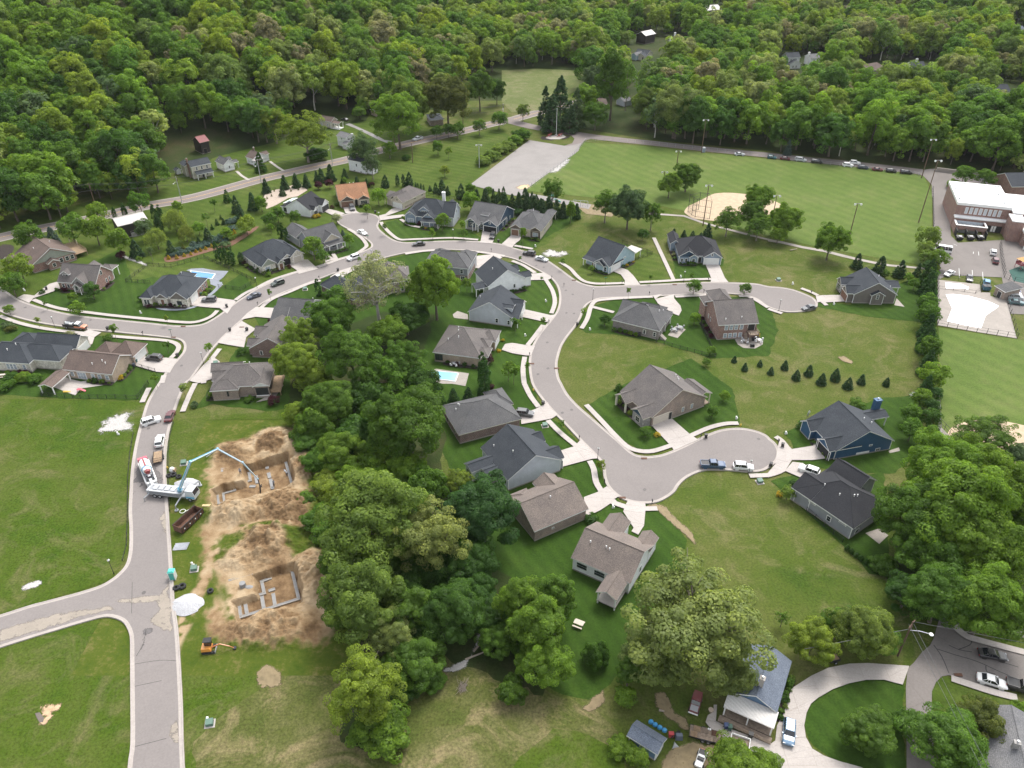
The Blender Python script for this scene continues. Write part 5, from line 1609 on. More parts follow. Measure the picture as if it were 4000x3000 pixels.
# each source joins its crown and trunk in one mesh that stays unlinked from the scene
for i in reversed(range(7)):
 cme,tme=(KINDS['wood']['v']+KINDS['woodairy']['v'])[i]
 so=bpy.data.objects.new('wood_source',cme)
 inf=ng.nodes.new('GeometryNodeObjectInfo');inf.inputs['Object'].default_value=so;inf.transform_space='ORIGINAL'
 st=bpy.data.objects.new('wood_source_trunk',tme)
 inf2=ng.nodes.new('GeometryNodeObjectInfo');inf2.inputs['Object'].default_value=st;inf2.transform_space='ORIGINAL'
 jn=ng.nodes.new('GeometryNodeJoinGeometry')
 ng.links.new(inf.outputs['Geometry'],jn.inputs[0]);ng.links.new(inf2.outputs['Geometry'],jn.inputs[0])
 ng.links.new(jn.outputs[0],g2i.inputs[0])
iop=ng.nodes.new('GeometryNodeInstanceOnPoints')
def nattr(nm,ty):
 n=ng.nodes.new('GeometryNodeInputNamedAttribute');n.data_type=ty;n.inputs[0].default_value=nm
 return n.outputs[0]
iop.inputs['Pick Instance'].default_value=True
ng.links.new(gi.outputs[0],iop.inputs['Points'])
ng.links.new(g2i.outputs[0],iop.inputs['Instance'])
ng.links.new(nattr('pick','INT'),iop.inputs['Instance Index'])
cx=ng.nodes.new('ShaderNodeCombineXYZ');ng.links.new(nattr('rot','FLOAT'),cx.inputs[2])
ng.links.new(cx.outputs[0],iop.inputs['Rotation'])
ng.links.new(nattr('scl','FLOAT'),iop.inputs['Scale'])
ng.links.new(iop.outputs[0],go.inputs[0])
md=far.modifiers.new('scatter','NODES');md.node_group=ng
print('forest',len(cand),'trees',treen[0])
# == houses
RF={'brown':roofmat('brown_shingles',(.116,.088,.076)),'taupe':roofmat('taupe_shingles',(.15,.126,.112)),'grey':roofmat('grey_shingles',(.088,.088,.090)),'slate':roofmat('slate_shingles',(.042,.048,.056)),'dark':roofmat('dark_shingles',(.027,.028,.032)),'blue':roofmat('blue_grey_shingles',(.115,.135,.17)),'orange':roofmat('orange_brown_shingles',(.253,.133,.074)),'pale':roofmat('pale_grey_shingles',(.140,.140,.144)),'white':plain('white_metal_roof',(.42,.39,.365),.45,.08),'red':plain('red_metal_roof',(.16,.035,.035),.6,.25),'warm':roofmat('warm_grey_shingles',(.116,.105,.100))}
WL={'redbrick':brickmat('red_brick',(.2,.085,.06)),'darkbrick':brickmat('dark_red_brick',(.115,.05,.04)),'tanbrick':brickmat('tan_brick',(.33,.25,.17)),'brownbrick':brickmat('brown_brick',(.2,.145,.11)),'greybrick':brickmat('grey_brick',(.16,.145,.14)),'cream':stonemat('cream_stone',(.55,.52,.46)),'stone':stonemat('grey_stone',(.28,.27,.26)),'white':sidingmat('white_siding',(.72,.72,.73)),'whiteb':sidingmat('white_board_siding',(.74,.74,.75),.4,True),'pgrey':sidingmat('pale_grey_siding',(.46,.49,.53)),'mgrey':sidingmat('mid_grey_siding',(.24,.25,.27)),'bluegrey':sidingmat('blue_grey_siding',(.2,.25,.31)),'navy':sidingmat('navy_siding',(.03,.06,.1)),'blue':sidingmat('blue_siding',(.03,.085,.17)),'lblue':sidingmat('light_blue_siding',(.3,.4,.45)),'mblue':sidingmat('medium_blue_siding',(.1,.17,.27)),'taupe':sidingmat('taupe_siding',(.17,.15,.135)),'beige':sidingmat('beige_siding',(.48,.42,.34)),'sage':sidingmat('sage_siding',(.27,.29,.24)),'brownsh':sidingmat('brown_shingle_siding',(.1,.075,.06)),'oldcream':sidingmat('faded_cream_siding',(.5,.46,.38)),'timber':DARKWOOD,'brownmetal':plain('brown_panel',(.13,.08,.05),.7,.1),'dgrey':sidingmat('dark_grey_siding',(.09,.095,.1))}
DOORS={'white':plain('white_door',(.62,.62,.6),.5,.04),'dark':plain('dark_door',(.03,.03,.032),.5,.1),'brown':plain('brown_door',(.16,.085,.055),.6,.1),'cream':plain('cream_door',(.5,.45,.38),.5,.05),'open':plain('opening_shade',(.02,.02,.022),.9,.1),'grey':plain('grey_door',(.3,.3,.31),.5,.05)}
OH=.4
class House:
 def __init__(s,label,A,B,C,eave=3.0,pitch=.62,rt='gx',wall='pgrey',roof='grey',trim=WHITE,D=None,name='house',cat='house',hw=None,dims=None,ground=.0):
  a,b=G(A,ground+eave),G(B,ground+eave)
  s.ground=ground
  ex=Vector((b.x-a.x,b.y-a.y,0));s.W=ex.length;ex.normalize()
  ey=Vector((-ex.y,ex.x,0))
  s.D=D if D else(G(C,ground+eave)-b).dot(ey)
  if dims:s.W,s.D=dims
  s.root=thing(name,label,cat,(a.x,a.y,ground),math.atan2(ex.y,ex.x))
  s.trim=trim;s.wallm=wall;s.roofm=roof;s.eave=eave;s.pitch=pitch
  s.blocks=[]
  if rt:s.block(0,1,0,1,rt=rt)
 def block(s,x0,x1,y0,y1,eave=None,pitch=None,rt='gy',wall=None,gwall=None,roof=None,open=False,zb=.0,th=.22,ov=OH,m=False,post=.11,deck=None):
  if not m:x0,x1,y0,y1=x0*s.W,x1*s.W,y0*s.D,y1*s.D
  e=eave or s.eave;p=s.pitch if pitch is None else pitch
  B=dict(x0=x0,x1=x1,y0=y0,y1=y1,e=e,p=p,rt=rt,zb=zb,ov=ov)
  n=len(s.blocks);s.blocks.append(B)
  e+=.011*n;x0-=.013*n;x1+=.011*n;y0-=.012*n;y1+=.009*n
  wm=WL[wall or s.wallm];gm=WL[gwall]if gwall else wm;rm=RF[roof or s.roofm]
  r=MB()
  mx,my=(x0+x1)/2,(y0+y1)/2
  if rt in('gx','gy'):
   hw=(y1-y0)/2 if rt=='gx' else(x1-x0)/2
   h=e+p*hw
   def P(u,v,z):return(u,v,z)if rt=='gx' else(v,u,z)
   u0,u1,v0,v1,vm=(x0,x1,y0,y1,my)if rt=='gx' else(y0,y1,x0,x1,mx)
   for va in(v0,v1):
    top=[P(u0,va,e),P(u1,va,e),P(u1,vm,h),P(u0,vm,h)]
    bot=[(q[0],q[1],q[2]-th)for q in top]
    r.face(top,0);r.face(bot,1);r.face([top[0],top[1],bot[1],bot[0]],1)
    r.face([top[1],top[2],bot[2],bot[1]],1);r.face([top[3],top[0],bot[0],bot[3]],1)
   B['h']=h
  elif rt in('hx','hy'):
   along=(x1-x0)if rt=='hx' else(y1-y0)
   hw=min((y1-y0)if rt=='hx' else(x1-x0),along)/2
   h=e+p*hw
   c=[(x0,y0,e),(x1,y0,e),(x1,y1,e),(x0,y1,e)]
   if rt=='hx':ra,rb=(x0+hw,my,h),(x1-hw,my,h);fs=[[c[0],c[1],rb,ra],[c[1],c[2],rb],[c[2],c[3],ra,rb],[c[3],c[0],ra]]
   else:ra,rb=(mx,y0+hw,h),(mx,y1-hw,h);fs=[[c[0],c[1],ra],[c[1],c[2],rb,ra],[c[2],c[3],rb],[c[3],c[0],ra,rb]]
   for f in fs:r.face(f,0)
   for i in range(4):
    q0,q1=c[i],c[(i+1)%4]
    r.face([q0,q1,(q1[0],q1[1],e-th),(q0[0],q0[1],e-th)],1)
   r.face([(q[0],q[1],e-th)for q in c],1)
   B['h']=h
  elif rt in('shed','flat'):
   h=e+p*(y1-y0)
   top=[(x0,y0,e),(x1,y0,e),(x1,y1,h),(x0,y1,h)]
   bot=[(q[0],q[1],q[2]-th)for q in top]
   r.face(top,0);r.face(bot,1)
   for i in range(4):r.face([top[i],top[(i+1)%4],bot[(i+1)%4],bot[i]],1)
   B['h']=h
  ro=r.build('roof' if n==0 else('porch_roof' if open else 'wing_roof'),[rm,s.trim],s.root)
  for hx_ in range(1):
   if rt in('gx','gy'):
    k=MB();
    if rt=='gx':k.tube((x0+.05,my,h+.02),(x1-.05,my,h+.02),.11,n=4)
    else:k.tube((mx,y0+.05,h+.02),(mx,y1-.05,h+.02),.11,n=4)
    k.build('ridge_cap',rm,ro)
   elif rt in('hx','hy'):
    k=MB();k.tube(ra,rb,.11,n=4)if(Vector(rb)-Vector(ra)).length>.3 else None
    for cc,rr in zip(c,(ra,rb,rb,ra)if rt=='hx' else(ra,ra,rb,rb)):k.tube(cc,rr,.08,n=4)
    k.build('ridge_cap',rm,ro)
  ox0,ox1,oy0,oy1=x0+ov,x1-ov,y0+ov,y1-ov
  t=th+.02
  if not open:
   w=MB();ze=e+(p*ov if rt in('gx','gy')else 0)-t
   if rt=='gx':
    R=[[(x,oy0,zb),(x,oy1,zb),(x,oy1,ze),(x,my,B['h']-t),(x,oy0,ze)]for x in(ox0,ox1)]
   elif rt=='gy':
    R=[[(ox0,y,zb),(ox1,y,zb),(ox1,y,ze),(mx,y,B['h']-t),(ox0,y,ze)]for y in(oy0,oy1)]
   else:
    R=[[(ox0,y,zb),(ox1,y,zb),(ox1,y,ze if rt!='shed' or y==oy0 else B['h']-t),(ox0,y,ze if rt!='shed' or y==oy0 else B['h']-t)]for y in(oy0,oy1)]
   w.loft(R)
   wo=w.build('wall' if n==0 else 'wing_wall',wm,s.root)
   if gwall and rt in('gx','gy'):
    for sgn in(0,1):
     g=MB();q=.03
     zl=e-.25
     if rt=='gy':
      y=oy0-q if sgn==0 else oy1+q
      g.face([(ox0+.02,y,zl),(ox1-.02,y,zl),(ox1-.02,y,ze),(mx,y,B['h']-t-.02),(ox0+.02,y,ze)])
     else:
      x=ox0-q if sgn==0 else ox1+q
      g.face([(x,oy0+.02,zl),(x,oy1-.02,zl),(x,oy1-.02,ze),(x,my,B['h']-t-.02),(x,oy0+.02,ze)])
     g.build('gable_panel',gm,s.root)
   if zb==0:
    if 'brick' not in(wall or s.wallm)and 'cream'!=(wall or s.wallm)and 'stone'!=(wall or s.wallm)and 'timber'!=(wall or s.wallm):
     for x in(ox0,ox1):
      for y in(oy0,oy1):one('corner_board',s.trim,s.root,lambda q:q.box(x-.07,x+.07,y-.07,y+.07,.3,ze-.05))
    one('foundation',CONC2,s.root,lambda q:q.box(ox0-.04,ox1+.04,oy0-.04,oy1+.04,.0,.32))
  else:
   if deck is not None:one('deck',deck,s.root,lambda q:q.box(ox0-.2,ox1+.2,oy0-.2,oy1+.2,zb,zb+.18))
   nx_=max(1,round((ox1-ox0)/3.2))
   pts=[(ox0+(ox1-ox0)*i/nx_,y)for i in range(nx_+1)for y in((oy0,oy1)if(oy1-oy0)>2.2 else(oy0,))]
   for px_,py_ in pts:
    one('porch_post',s.trim,s.root,lambda q:q.box(px_-post,px_+post,py_-post,py_+post,.02,e-th-.01+(p*ov if False else 0)))
  return n
 def _wall(s,bi,side):
  B=s.blocks[bi];ov=B['ov']-.013*0
  n=bi
  x0,x1,y0,y1=B['x0']+ov-.013*n,B['x1']-ov+.011*n,B['y0']+ov-.012*n,B['y1']-ov+.009*n
  if side=='S':return Vector((x0,y0,0)),Vector((1,0,0)),Vector((0,-1,0)),x1-x0
  if side=='N':return Vector((x1,y1,0)),Vector((-1,0,0)),Vector((0,1,0)),x1-x0
  if side=='E':return Vector((x1,y0,0)),Vector((0,1,0)),Vector((1,0,0)),y1-y0
  return Vector((x0,y1,0)),Vector((0,-1,0)),Vector((-1,0,0)),y1-y0
 def _quad(s,o,d,n,L,u,z,w,h,dep,m,name,parent=None):
  c=o+d*(L*u)
  b=MB()
  p=[c-d*w/2,c+d*w/2]
  b.loft([[Vector((q.x,q.y,zz))+n*k for q,zz in((p[0],z),(p[1],z),(p[1],z+h),(p[0],z+h))]for k in(-.05,dep)])
  return b.build(name,m,parent or s.root)
 def win(s,bi,side,us,z=1.0,w=1.0,h=1.4,trim=None,glass=None,panes=1):
  o,d,n,L=s._wall(bi,side)
  for u in(us if isinstance(us,(list,tuple))else[us]):
   f=s._quad(o,d,n,L,u,z,w,h,.06,trim or s.trim,'window')
   for i in range(panes):
    pw=(w-.2)/panes
    du=(-w/2+.1+pw*(i+.5))/L
    s._quad(o,d,n,L,u+du,z+.1,pw-.06,h/2-.13,.075,glass or GLASS,'pane',f)
    s._quad(o,d,n,L,u+du,z+h/2+.03,pw-.06,h/2-.13,.075,glass or GLASS,'pane',f)
 def door(s,bi,side,u,m='dark',w=1.0,h=2.1,z=.25):
  o,d,n,L=s._wall(bi,side)
  f=s._quad(o,d,n,L,u,z,w+.2,h+.1,.05,s.trim,'door_frame')
  s._quad(o,d,n,L,u,z,w,h,.08,DOORS[m],'door',f)
 def garage(s,bi,side,u,w=4.9,h=2.25,m='white'):
  o,d,n,L=s._wall(bi,side)
  f=s._quad(o,d,n,L,u,.3,w+.3,h+.15,.05,s.trim if m!='open' else s.trim,'garage_door')
  if m=='open':s._quad(o,d,n,L,u,.3,w,h,.06,DOORS[m],'garage_shade_panel',f)  # flat near-black panel: shade inside the open garage put into its colour
  else:
   for i in range(4):s._quad(o,d,n,L,u,.3+h/4*i+.02,w,h/4-.04,.08,DOORS[m],'panel',f)
 def chimney(s,x,y,z0,z1,m=WHITE,w=.8,l=1.2):
  x,y=x*s.W,y*s.D
  c=one('chimney',m,s.root,lambda q:(q.box(x-l/2,x+l/2,y-w/2,y+w/2,z0,z1),q.box(x-l/2-.1,x+l/2+.1,y-w/2-.1,y+w/2+.1,z1+.003,z1+.2)))
  one('flue',GALV,c,lambda q:q.tube((x,y,z1+.2),(x,y,z1+.6),.18,n=8))
 def roofz(s,bi,x,y):
  B=s.blocks[bi];e,p=B['e'],B['p']
  dx,dy=min(x-B['x0'],B['x1']-x),min(y-B['y0'],B['y1']-y)
  if B['rt']=='gx':return e+p*dy
  if B['rt']=='gy':return e+p*dx
  return e+p*min(dx,dy)
 def vents(s,bi,pts):
  for x,y in pts:
   x,y=x*s.W,y*s.D;z=s.roofz(bi,x,y)
   one('roof_vent',WHITE,s.root,lambda q:(q.tube((x,y,z-.1),(x,y,z+.5),.09,n=6),q.tube((x,y,z+.5),(x,y,z+.62),.17,.1,n=6)))
 def gutter(s,bi,sides='S'):
  pass
 def deck(s,x0,x1,y0,y1,z,m=WOOD,rail=True):
  x0,x1,y0,y1=x0*s.W,x1*s.W,y0*s.D,y1*s.D
  dk=one('deck',m,s.root,lambda q:q.box(x0,x1,y0,y1,z-.15,z))
  for x in(x0+.1,x1-.1):
   for y in(y0+.1,y1-.1):one('deck_post',m,s.root,lambda q:q.box(x-.08,x+.08,y-.08,y+.08,0,z+(1.0 if rail else-.16)))
  if rail:
   one('railing',m,s.root,lambda q:[q.box(x0,x1,y0+.03,y0+.1,z+k,z+k+.07)for k in(.3,.6,.95)]+[q.box(x1-.1,x1-.03,y0,y1,z+k,z+k+.07)for k in(.3,.6,.95)])
 def bed(s,bi,side,u0,u1,w=1.7,n=5,cols='mdlkr'):
  o,d,nn,L=s._wall(bi,side)
  a,b,q=o+d*L*u0,o+d*L*u1,nn*w
  M4=Matrix.Translation(s.root.location)@Matrix.Rotation(s.root.rotation_euler.z,4,'Z')
  P=[M4@v for v in(a,a+q,a+q+(b-a)*.3+nn*.4,a+q+(b-a)*.7+nn*.3,b+q,b)]
  patch('mulch_bed',None,MULCH,world=P,rough=.25,z=.13+random.uniform(0,.02))
  hl=' '.join(s.root['label'].split()[:9])
  for i in range(n):
   c=M4@(a+(b-a)*((i+.5)/n)+nn*(w*random.uniform(.45,.75)))
   r=random.uniform(.45,.85);k=random.choice(cols)
   place_tree('shrub',(c.x,c.y,.12),r,r*random.uniform(1.1,1.7),k,'garden shrub in the bed of the '+hl,'shrubs in the house beds')
t10=lambda s:T(10,s);t11=lambda s:T(11,s);t12=lambda s:T(12,s);t13=lambda s:T(13,s);t22=lambda s:T(22,s);t23=lambda s:T(23,s);t32=lambda s:T(32,s)
HOUSES=[]
def HS(label,abc,**k):
 h=House(label,*abc,**k)
 HOUSES.append((h.root.matrix_basis.translation.xy.copy()if False else Vector((h.root.location.x,h.root.location.y)),label))
 return h
# ---- left part of the estate
h=HS('brown roofed red brick house with a wooden deck, far left of the curve',t10('270,640 655,520 475,425'),rt='gy',wall='redbrick',roof='brown',pitch=.55)
h.block(.3,.58,-.13,.3,2.6,.55,'gy');h.block(-.3,.3,.35,.85,rt='gx')
one('gable_panel',WL['sage'],h.root,lambda q:q.face([(.8,OH-.04,2.9),(h.W-.8,OH-.04,2.9),(h.W/2,OH-.04,2.9+.5*(h.W/2-.8))]))
h.win(0,'S',[.66,.8,.92],.9,1.3,1.6);h.win(1,'S',.5,.9,1.2,1.4);h.deck(1.0,1.28,.1,.9,1.6);h.vents(0,[(.7,.6),(.3,.5)])
h=HS('grey brown roofed house with red brick gable and stone front on the left curve',t10('490,777 824,802 1010,682'),rt='gx',wall='redbrick',roof='warm',pitch=.85)
h.block(.06,.3,.14,.55,5.2,.7,'gy',wall='stone',zb=3.4);h.block(.42,.82,-.1,.52,3.2,.95,'gy',wall='stone');h.block(.5,.7,-.22,.1,2.7,.9,'gy',open=True);h.block(.62,.98,.98,1.35,3.4,.5,'hx',open=True);h.block(.2,.7,.9,1.2,3.2,.6,'gy')
h.win(1,'S',.5,3.9,2.0,1.2,panes=2);h.win(0,'E',.45,4.3,1.2,1.5);h.win(0,'E',[.6,.78],.8,.8,1.4);h.win(0,'S',[.1,.24],.9,1.0,1.4);h.win(2,'S',.2,.9,1.2,1.5);h.door(2,'S',.45,'brown')
h.bed(0,'S',.05,.4,1.8,4);h.bed(0,'E',.1,.8,1.6,3)
h=HS('slate roofed house of cream stone and brick beside the deep blue pool',t10('1228,892 1640,912 1812,745'),rt='hx',wall='cream',roof='slate',pitch=.62,eave=3.2)
h.block(.3,.68,.6,1.22,rt='hy',pitch=.7);h.block(.6,.98,-.1,.5,rt='gy',pitch=.8,gwall='taupe');h.block(-.01,.24,-.12,.4,rt='hy',pitch=.9);h.block(.3,.55,-.07,.35,3.0,.75,'gy',gwall='taupe')
one('brick_side',WL['redbrick'],h.root,lambda q:q.box(h.W-OH,h.W-OH+.05,.5,h.D-.5,.05,2.95))
h.win(3,'S',[.35,.65],.8,1.0,1.6);h.win(2,'S',.5,.9,1.6,1.4,trim=DOORS['dark']);h.door(4,'S',.5,'brown');h.garage(0,'E',.22,4.9,m='white');h.win(0,'E',[.7,.85],.9,.9,1.4);h.vents(1,[(.5,.9)])
h.bed(0,'S',.0,.95,2.2,9);h.bed(0,'E',.5,1,1.6,4)
h=HS('white stone house with wide slate roof cut by the left edge',(T1(10,-200,1455),T1(10,250,1484),T1(10,400,1310)),rt='hx',wall='cream',roof='slate',pitch=.6,eave=3.2)
h.block(.55,1.5,.2,1.0,rt='hx');h.block(.7,1.55,.85,1.5,rt='gx',pitch=.7);h.block(.2,.8,.9,1.5,rt='hy')
h.win(0,'S',[.55,.62,.69,.88],.8,1.0,1.7,glass=PALEGLASS);h.win(1,'E',.5,.8,.9,1.6,trim=DOORS['dark']);h.garage(2,'E',.5,4.6);h.vents(0,[(.5,.3),(.62,.45)])
h.bed(1,'E',.1,.9,2,4);h.bed(0,'S',.5,1,2,4)
h=HS('brown roofed tan brick house on the corner with a covered patio',t10('535,1532 966,1578 1140,1405'),rt='gx',wall='tanbrick',roof='brown',pitch=.6)
h.block(.55,1.04,.9,1.62,rt='hy',pitch=.75);h.block(.2,.62,.85,1.5,rt='hy',pitch=.7);h.block(-.12,.16,-.75,-.04,2.5,.35,'gy',open=True,ov=.3)
h.win(0,'S',[.14,.58,.72,.88],.8,1.1,1.5,glass=PALEGLASS);h.win(0,'S',.34,.25,2.6,2.1,glass=PALEGLASS,panes=3);h.garage(1,'E',.5,4.9);h.vents(0,[(.72,.3),(.8,.25),(.55,.2)])
h.bed(0,'S',.45,1,1.4,4);h.bed(0,'E',.1,.8,1.6,4,'kum')
h=HS('dark timber barn with pale metal roof on a stone base',t10('1015,299 1278,237 1235,163'),rt='gx',wall='timber',roof='white',pitch=.32,eave=5.2,D=9.5,name='barn',cat='barn',trim=plain('barn_trim',(.3,.28,.25)))
one('stone_base',WL['stone'],h.root,lambda q:q.box(h.W*.35,h.W*.75,OH-.6,OH+.2,0,1.6));h.door(0,'S',.42,'open',1.4,1.8)
# ---- north side
h=HS('dark roofed cream stone house with two garage doors on the left road',[(1010,1040),(1180,986),(1116,936)],rt='hx',wall='cream',roof='slate',pitch=.72)
h.block(.68,1.02,-.08,.6,rt='gy',pitch=.75);h.block(.02,.36,-.1,.6,rt='gy',pitch=.8,gwall='sage');h.block(.36,.52,-.16,.3,2.7,.85,'gy',gwall='sage');h.block(.52,.76,-.02,.5,rt='gy',pitch=.6)
h.garage(1,'S',.52,3.0,m='cream');h.garage(4,'S',.5,2.7,m='open');h.win(2,'S',.4,.7,2.0,1.7,glass=PALEGLASS,panes=2);h.door(3,'S',.5,'brown',1.2);h.win(0,'W',[.3,.7],.8,1.0,1.5);h.vents(0,[(.5,.8)])
h.bed(0,'S',.0,.5,2.6,6,'mdkur');h.bed(0,'W',.1,.9,1.6,4)
h=HS('grey sided house with stone porch and steep front gable at the junction',[(1217,968),(1340,930),(1267,895)],rt='gx',wall='mgrey',roof='grey',pitch=.75,eave=3.3)
h.block(-.02,.55,.8,1.75,rt='gy',pitch=.62);h.block(.38,.9,-.03,.5,4.0,.72,'gy',gwall='beige');h.block(.2,1.0,-.16,.06,2.8,.3,'shed',open=True,deck=WL['stone'],post=.17);h.block(.24,.48,-.2,.05,2.7,.6,'gy',open=True)
h.win(0,'W',[.35,.55],1.2,.8,1.3);h.win(2,'S',.6,.9,1.8,1.4,panes=2);h.door(2,'S',.25,'dark')
h.bed(3,'S',.2,1.0,2,6,'mdl')
h=HS('white farmhouse style house with black roof and black garage door',[(1113,807),(1211,824),(1284,790)],rt='gy',wall='whiteb',roof='dark',pitch=.62,eave=3.1)
h.block(.6,1.14,.58,1.02,rt='gx',pitch=.8,eave=3.3);h.block(.7,1.1,.1,.34,rt='gx',pitch=.9);h.block(-.22,.14,.05,.6,2.7,.4,'hy')
h.garage(1,'E',.5,4.6,m='dark');h.win(2,'E',.5,.6,2.0,1.8,trim=DOORS['dark']);h.win(3,'S',.5,.5,2.2,2.0,trim=DOORS['dark']);h.door(0,'E',.45,'dark')
h.bed(2,'E',0,1,1.6,3,'uur')
h=HS('orange brown roofed house with a brown garage door on the turning circle',[(1322,783),(1443,770),(1430,740)],rt='gx',wall='beige',roof='orange',pitch=.5,D=15,trim=CREAMT)
h.block(.03,.52,-.09,.45,rt='gy',pitch=.62,gwall='brownsh');h.block(.6,1.0,-.09,.45,rt='gy',pitch=.62,gwall='brownsh')
h.garage(1,'S',.48,4.9,m='brown');h.win(2,'S',.5,.9,2.8,1.4,panes=3);h.door(0,'S',.57,'dark');h.vents(0,[(.48,.6),(.6,.6)])
h.bed(2,'S',0,1,1.5,5,'dkw')
h=HS('warm grey roofed house with two white garage doors and long pale side',[(1506,771),(1579,790),(1657,745)],rt='hy',wall='beige',roof='warm',pitch=.62,eave=3.2,trim=CREAMT)
h.block(.34,1.0,-.06,.4,rt='gy',pitch=.72);h.block(.26,.6,-.02,.4,3.4,.9,'gy',gwall='brownsh');h.block(-.12,.36,.0,.3,2.8,.4,'shed',open=True)
one('brick_band',WL['brownbrick'],h.root,lambda q:(q.box(h.W-OH,h.W-OH+.06,.4,h.D-.4,.05,1.2),q.box(h.W*.36,h.W-OH,-.06*h.D+OH-.07,-.06*h.D+OH+.1,.05,2.6)))
h.garage(1,'S',.28,2.5);h.garage(1,'S',.72,2.5);h.win(1,'S',.5,3.3,.8,1.0);h.win(0,'E',[.5,.85],2.0,1.4,.6)
h=HS('blue grey sided house with white chimney and many white trimmed gables',[(1580,840),(1752,855),(1785,805)],rt='hx',wall='bluegrey',roof='slate',pitch=.75,eave=3.3)
h.block(.0,.28,-.06,.6,3.4,.78,'gy');h.block(.3,.54,.1,.6,5.2,.75,'gy',zb=3.2);h.block(.42,.7,-.12,.5,3.4,.8,'gy');h.block(.42,.82,-.26,.05,2.7,.35,'shed',open=True,deck=WL['stone']);h.block(.84,1.12,.0,.75,3.9,.85,'gx',wall='pgrey');h.block(.7,1.0,.6,1.15,rt='gy',pitch=.7)
h.win(1,'S',.5,.8,2.4,1.6,glass=PALEGLASS,panes=3);h.win(1,'S',.5,3.9,.8,.9);h.win(2,'S',[.28,.5,.72],4.0,.8,1.1);h.win(3,'S',.5,4.3,.8,.8);h.win(5,'E',.5,4.0,.9,1.4);h.garage(5,'S',.5,3.0,m='grey');h.win(5,'E',.7,.6,1.0,1.0);h.chimney(.72,.85,3,9.2)
h.bed(1,'S',0,1,1.8,5,'dm');h.bed(4,'S',0,1,1.6,5,'dmu')
h=HS('dark blue house with open garage and stone columns on the curve',[(1822,857),(1948,878),(1990,815)],rt='gx',wall='navy',roof='grey',pitch=.55,eave=3.3)
h.block(.0,.36,-.1,.4,rt='gy',pitch=.6,open=True,deck=WL['stone'],post=.2);h.block(.24,.46,-.16,.2,2.8,.75,'gy',open=True);h.block(.54,1.0,-.1,.5,rt='gy',pitch=.62);h.block(.36,.6,.16,.5,5.0,.35,'shed',zb=3.3,wall='white')
h.garage(3,'S',.52,5.2,m='open');h.win(3,'S',.5,3.5,.8,.9);h.win(0,'S',[.12,.46],.8,1.4,1.5,panes=2);h.door(0,'S',.32,'dark');h.win(4,'S',.5,4.4,1.6,.5,panes=3);h.win(0,'E',[.3,.55,.75],.9,.9,1.4,glass=PALEGLASS)
h.bed(0,'E',.1,.9,1.5,4);h.bed(3,'W',0,.6,1.4,2)
h=HS('tan house with brown shingle gables right of the dark blue one',[(1992,885),(2117,902),(2197,847)],rt='hx',wall='beige',roof='grey',pitch=.6,eave=3.3,trim=CREAMT)
h.block(.0,.4,-.06,.5,rt='gy',pitch=.62,wall='stone',gwall='brownsh');h.block(.62,1.0,-.06,.9,rt='gy',pitch=.62,gwall='brownsh');h.block(.7,1.0,.85,1.3,3.4,.4,'gy',open=True);h.block(.1,.5,.7,1.15,rt='hy')
one('brown_front',WL['brownsh'],h.root,lambda q:q.box(h.W*.62+OH,h.W-OH,-.06*h.D+OH-.07,-.06*h.D+OH+.1,.3,2.9))
h.garage(1,'S',.42,2.6,m='brown');h.win(2,'S',.5,.8,2.2,1.7,glass=PALEGLASS,panes=2);h.win(2,'E',.4,.9,.9,1.5,glass=PALEGLASS);h.vents(0,[(.5,.6)])
h.bed(2,'S',0,1,2,5,'dmk')
# ---- right branch
h=HS('pale blue house with big side gable on the right branch',t12('630,552 860,640 1100,537'),rt='gx',wall='lblue',roof='slate',pitch=.72)
h.block(.44,1.0,-.09,.5,rt='gy',pitch=.7,gwall='mgrey');h.block(.5,.85,-.14,.3,2.8,.7,'gy',gwall='mgrey');h.block(.0,.45,-.1,.1,2.7,.3,'shed',open=True);h.block(.55,.95,1.0,1.3,2.7,.05,'flat',open=True,roof='white')
h.garage(0,'E',.2,4.9);h.win(1,'S',[.35,.75],.8,1.1,1.5);h.win(0,'E',.56,3.2,1.4,.5);h.door(0,'S',.3,'brown')
h.bed(1,'S',0,1,1.4,6,'dem');h.bed(0,'E',.4,.95,1.2,4,'du')
h=HS('blue grey house with dark porch gable and white garage door',t12('1437,548 1815,556 1762,430'),rt='hx',wall='bluegrey',roof='dark',pitch=.68,D=13.5)
h.block(.0,.46,-.06,.5,rt='gy',pitch=.62,gwall='navy');h.block(.24,.46,-.1,.3,2.9,.68,'gy');h.block(.56,1.0,-.1,.5,rt='gy',pitch=.66);h.block(-.12,.14,.7,1.35,rt='gy',pitch=.7)
h.garage(3,'S',.45,4.9);h.win(3,'S',.45,3.4,.7,1.1);h.win(1,'S',[.16,.4],.8,1.0,1.3);h.win(2,'S',.5,.8,1.2,1.5);h.door(0,'S',.51,'dark');h.vents(0,[(.45,.75)])
h.bed(1,'S',0,1,1.4,5,'dm');h.bed(0,'W',.1,.9,1.6,4,'wm')
h=HS('grey brick house with hipped grey roof and back steps below the right branch',t12('860,1102 1276,1203 1430,1046'),rt='hx',wall='greybrick',roof='grey',pitch=.6,eave=3.3)
h.block(.0,.5,.4,1.05,rt='gx',pitch=.6);h.block(.3,.85,.8,1.15,rt='hx');h.block(.82,1.02,.45,.9,3.2,.4,'hy',open=True)
h.win(0,'S',[.7,.92],.9,.9,1.4);h.win(0,'E',[.15,.3],.9,.9,1.4);h.vents(0,[(.85,.75),(.8,.62)])
one('steps',CONC2,h.root,lambda q:[q.box(h.W+.05+.28*k,h.W+.35+.28*k,1.0,2.4,0,1.2-.2*k)for k in range(6)])
h.bed(0,'S',.02,.6,1.5,5,'dml')
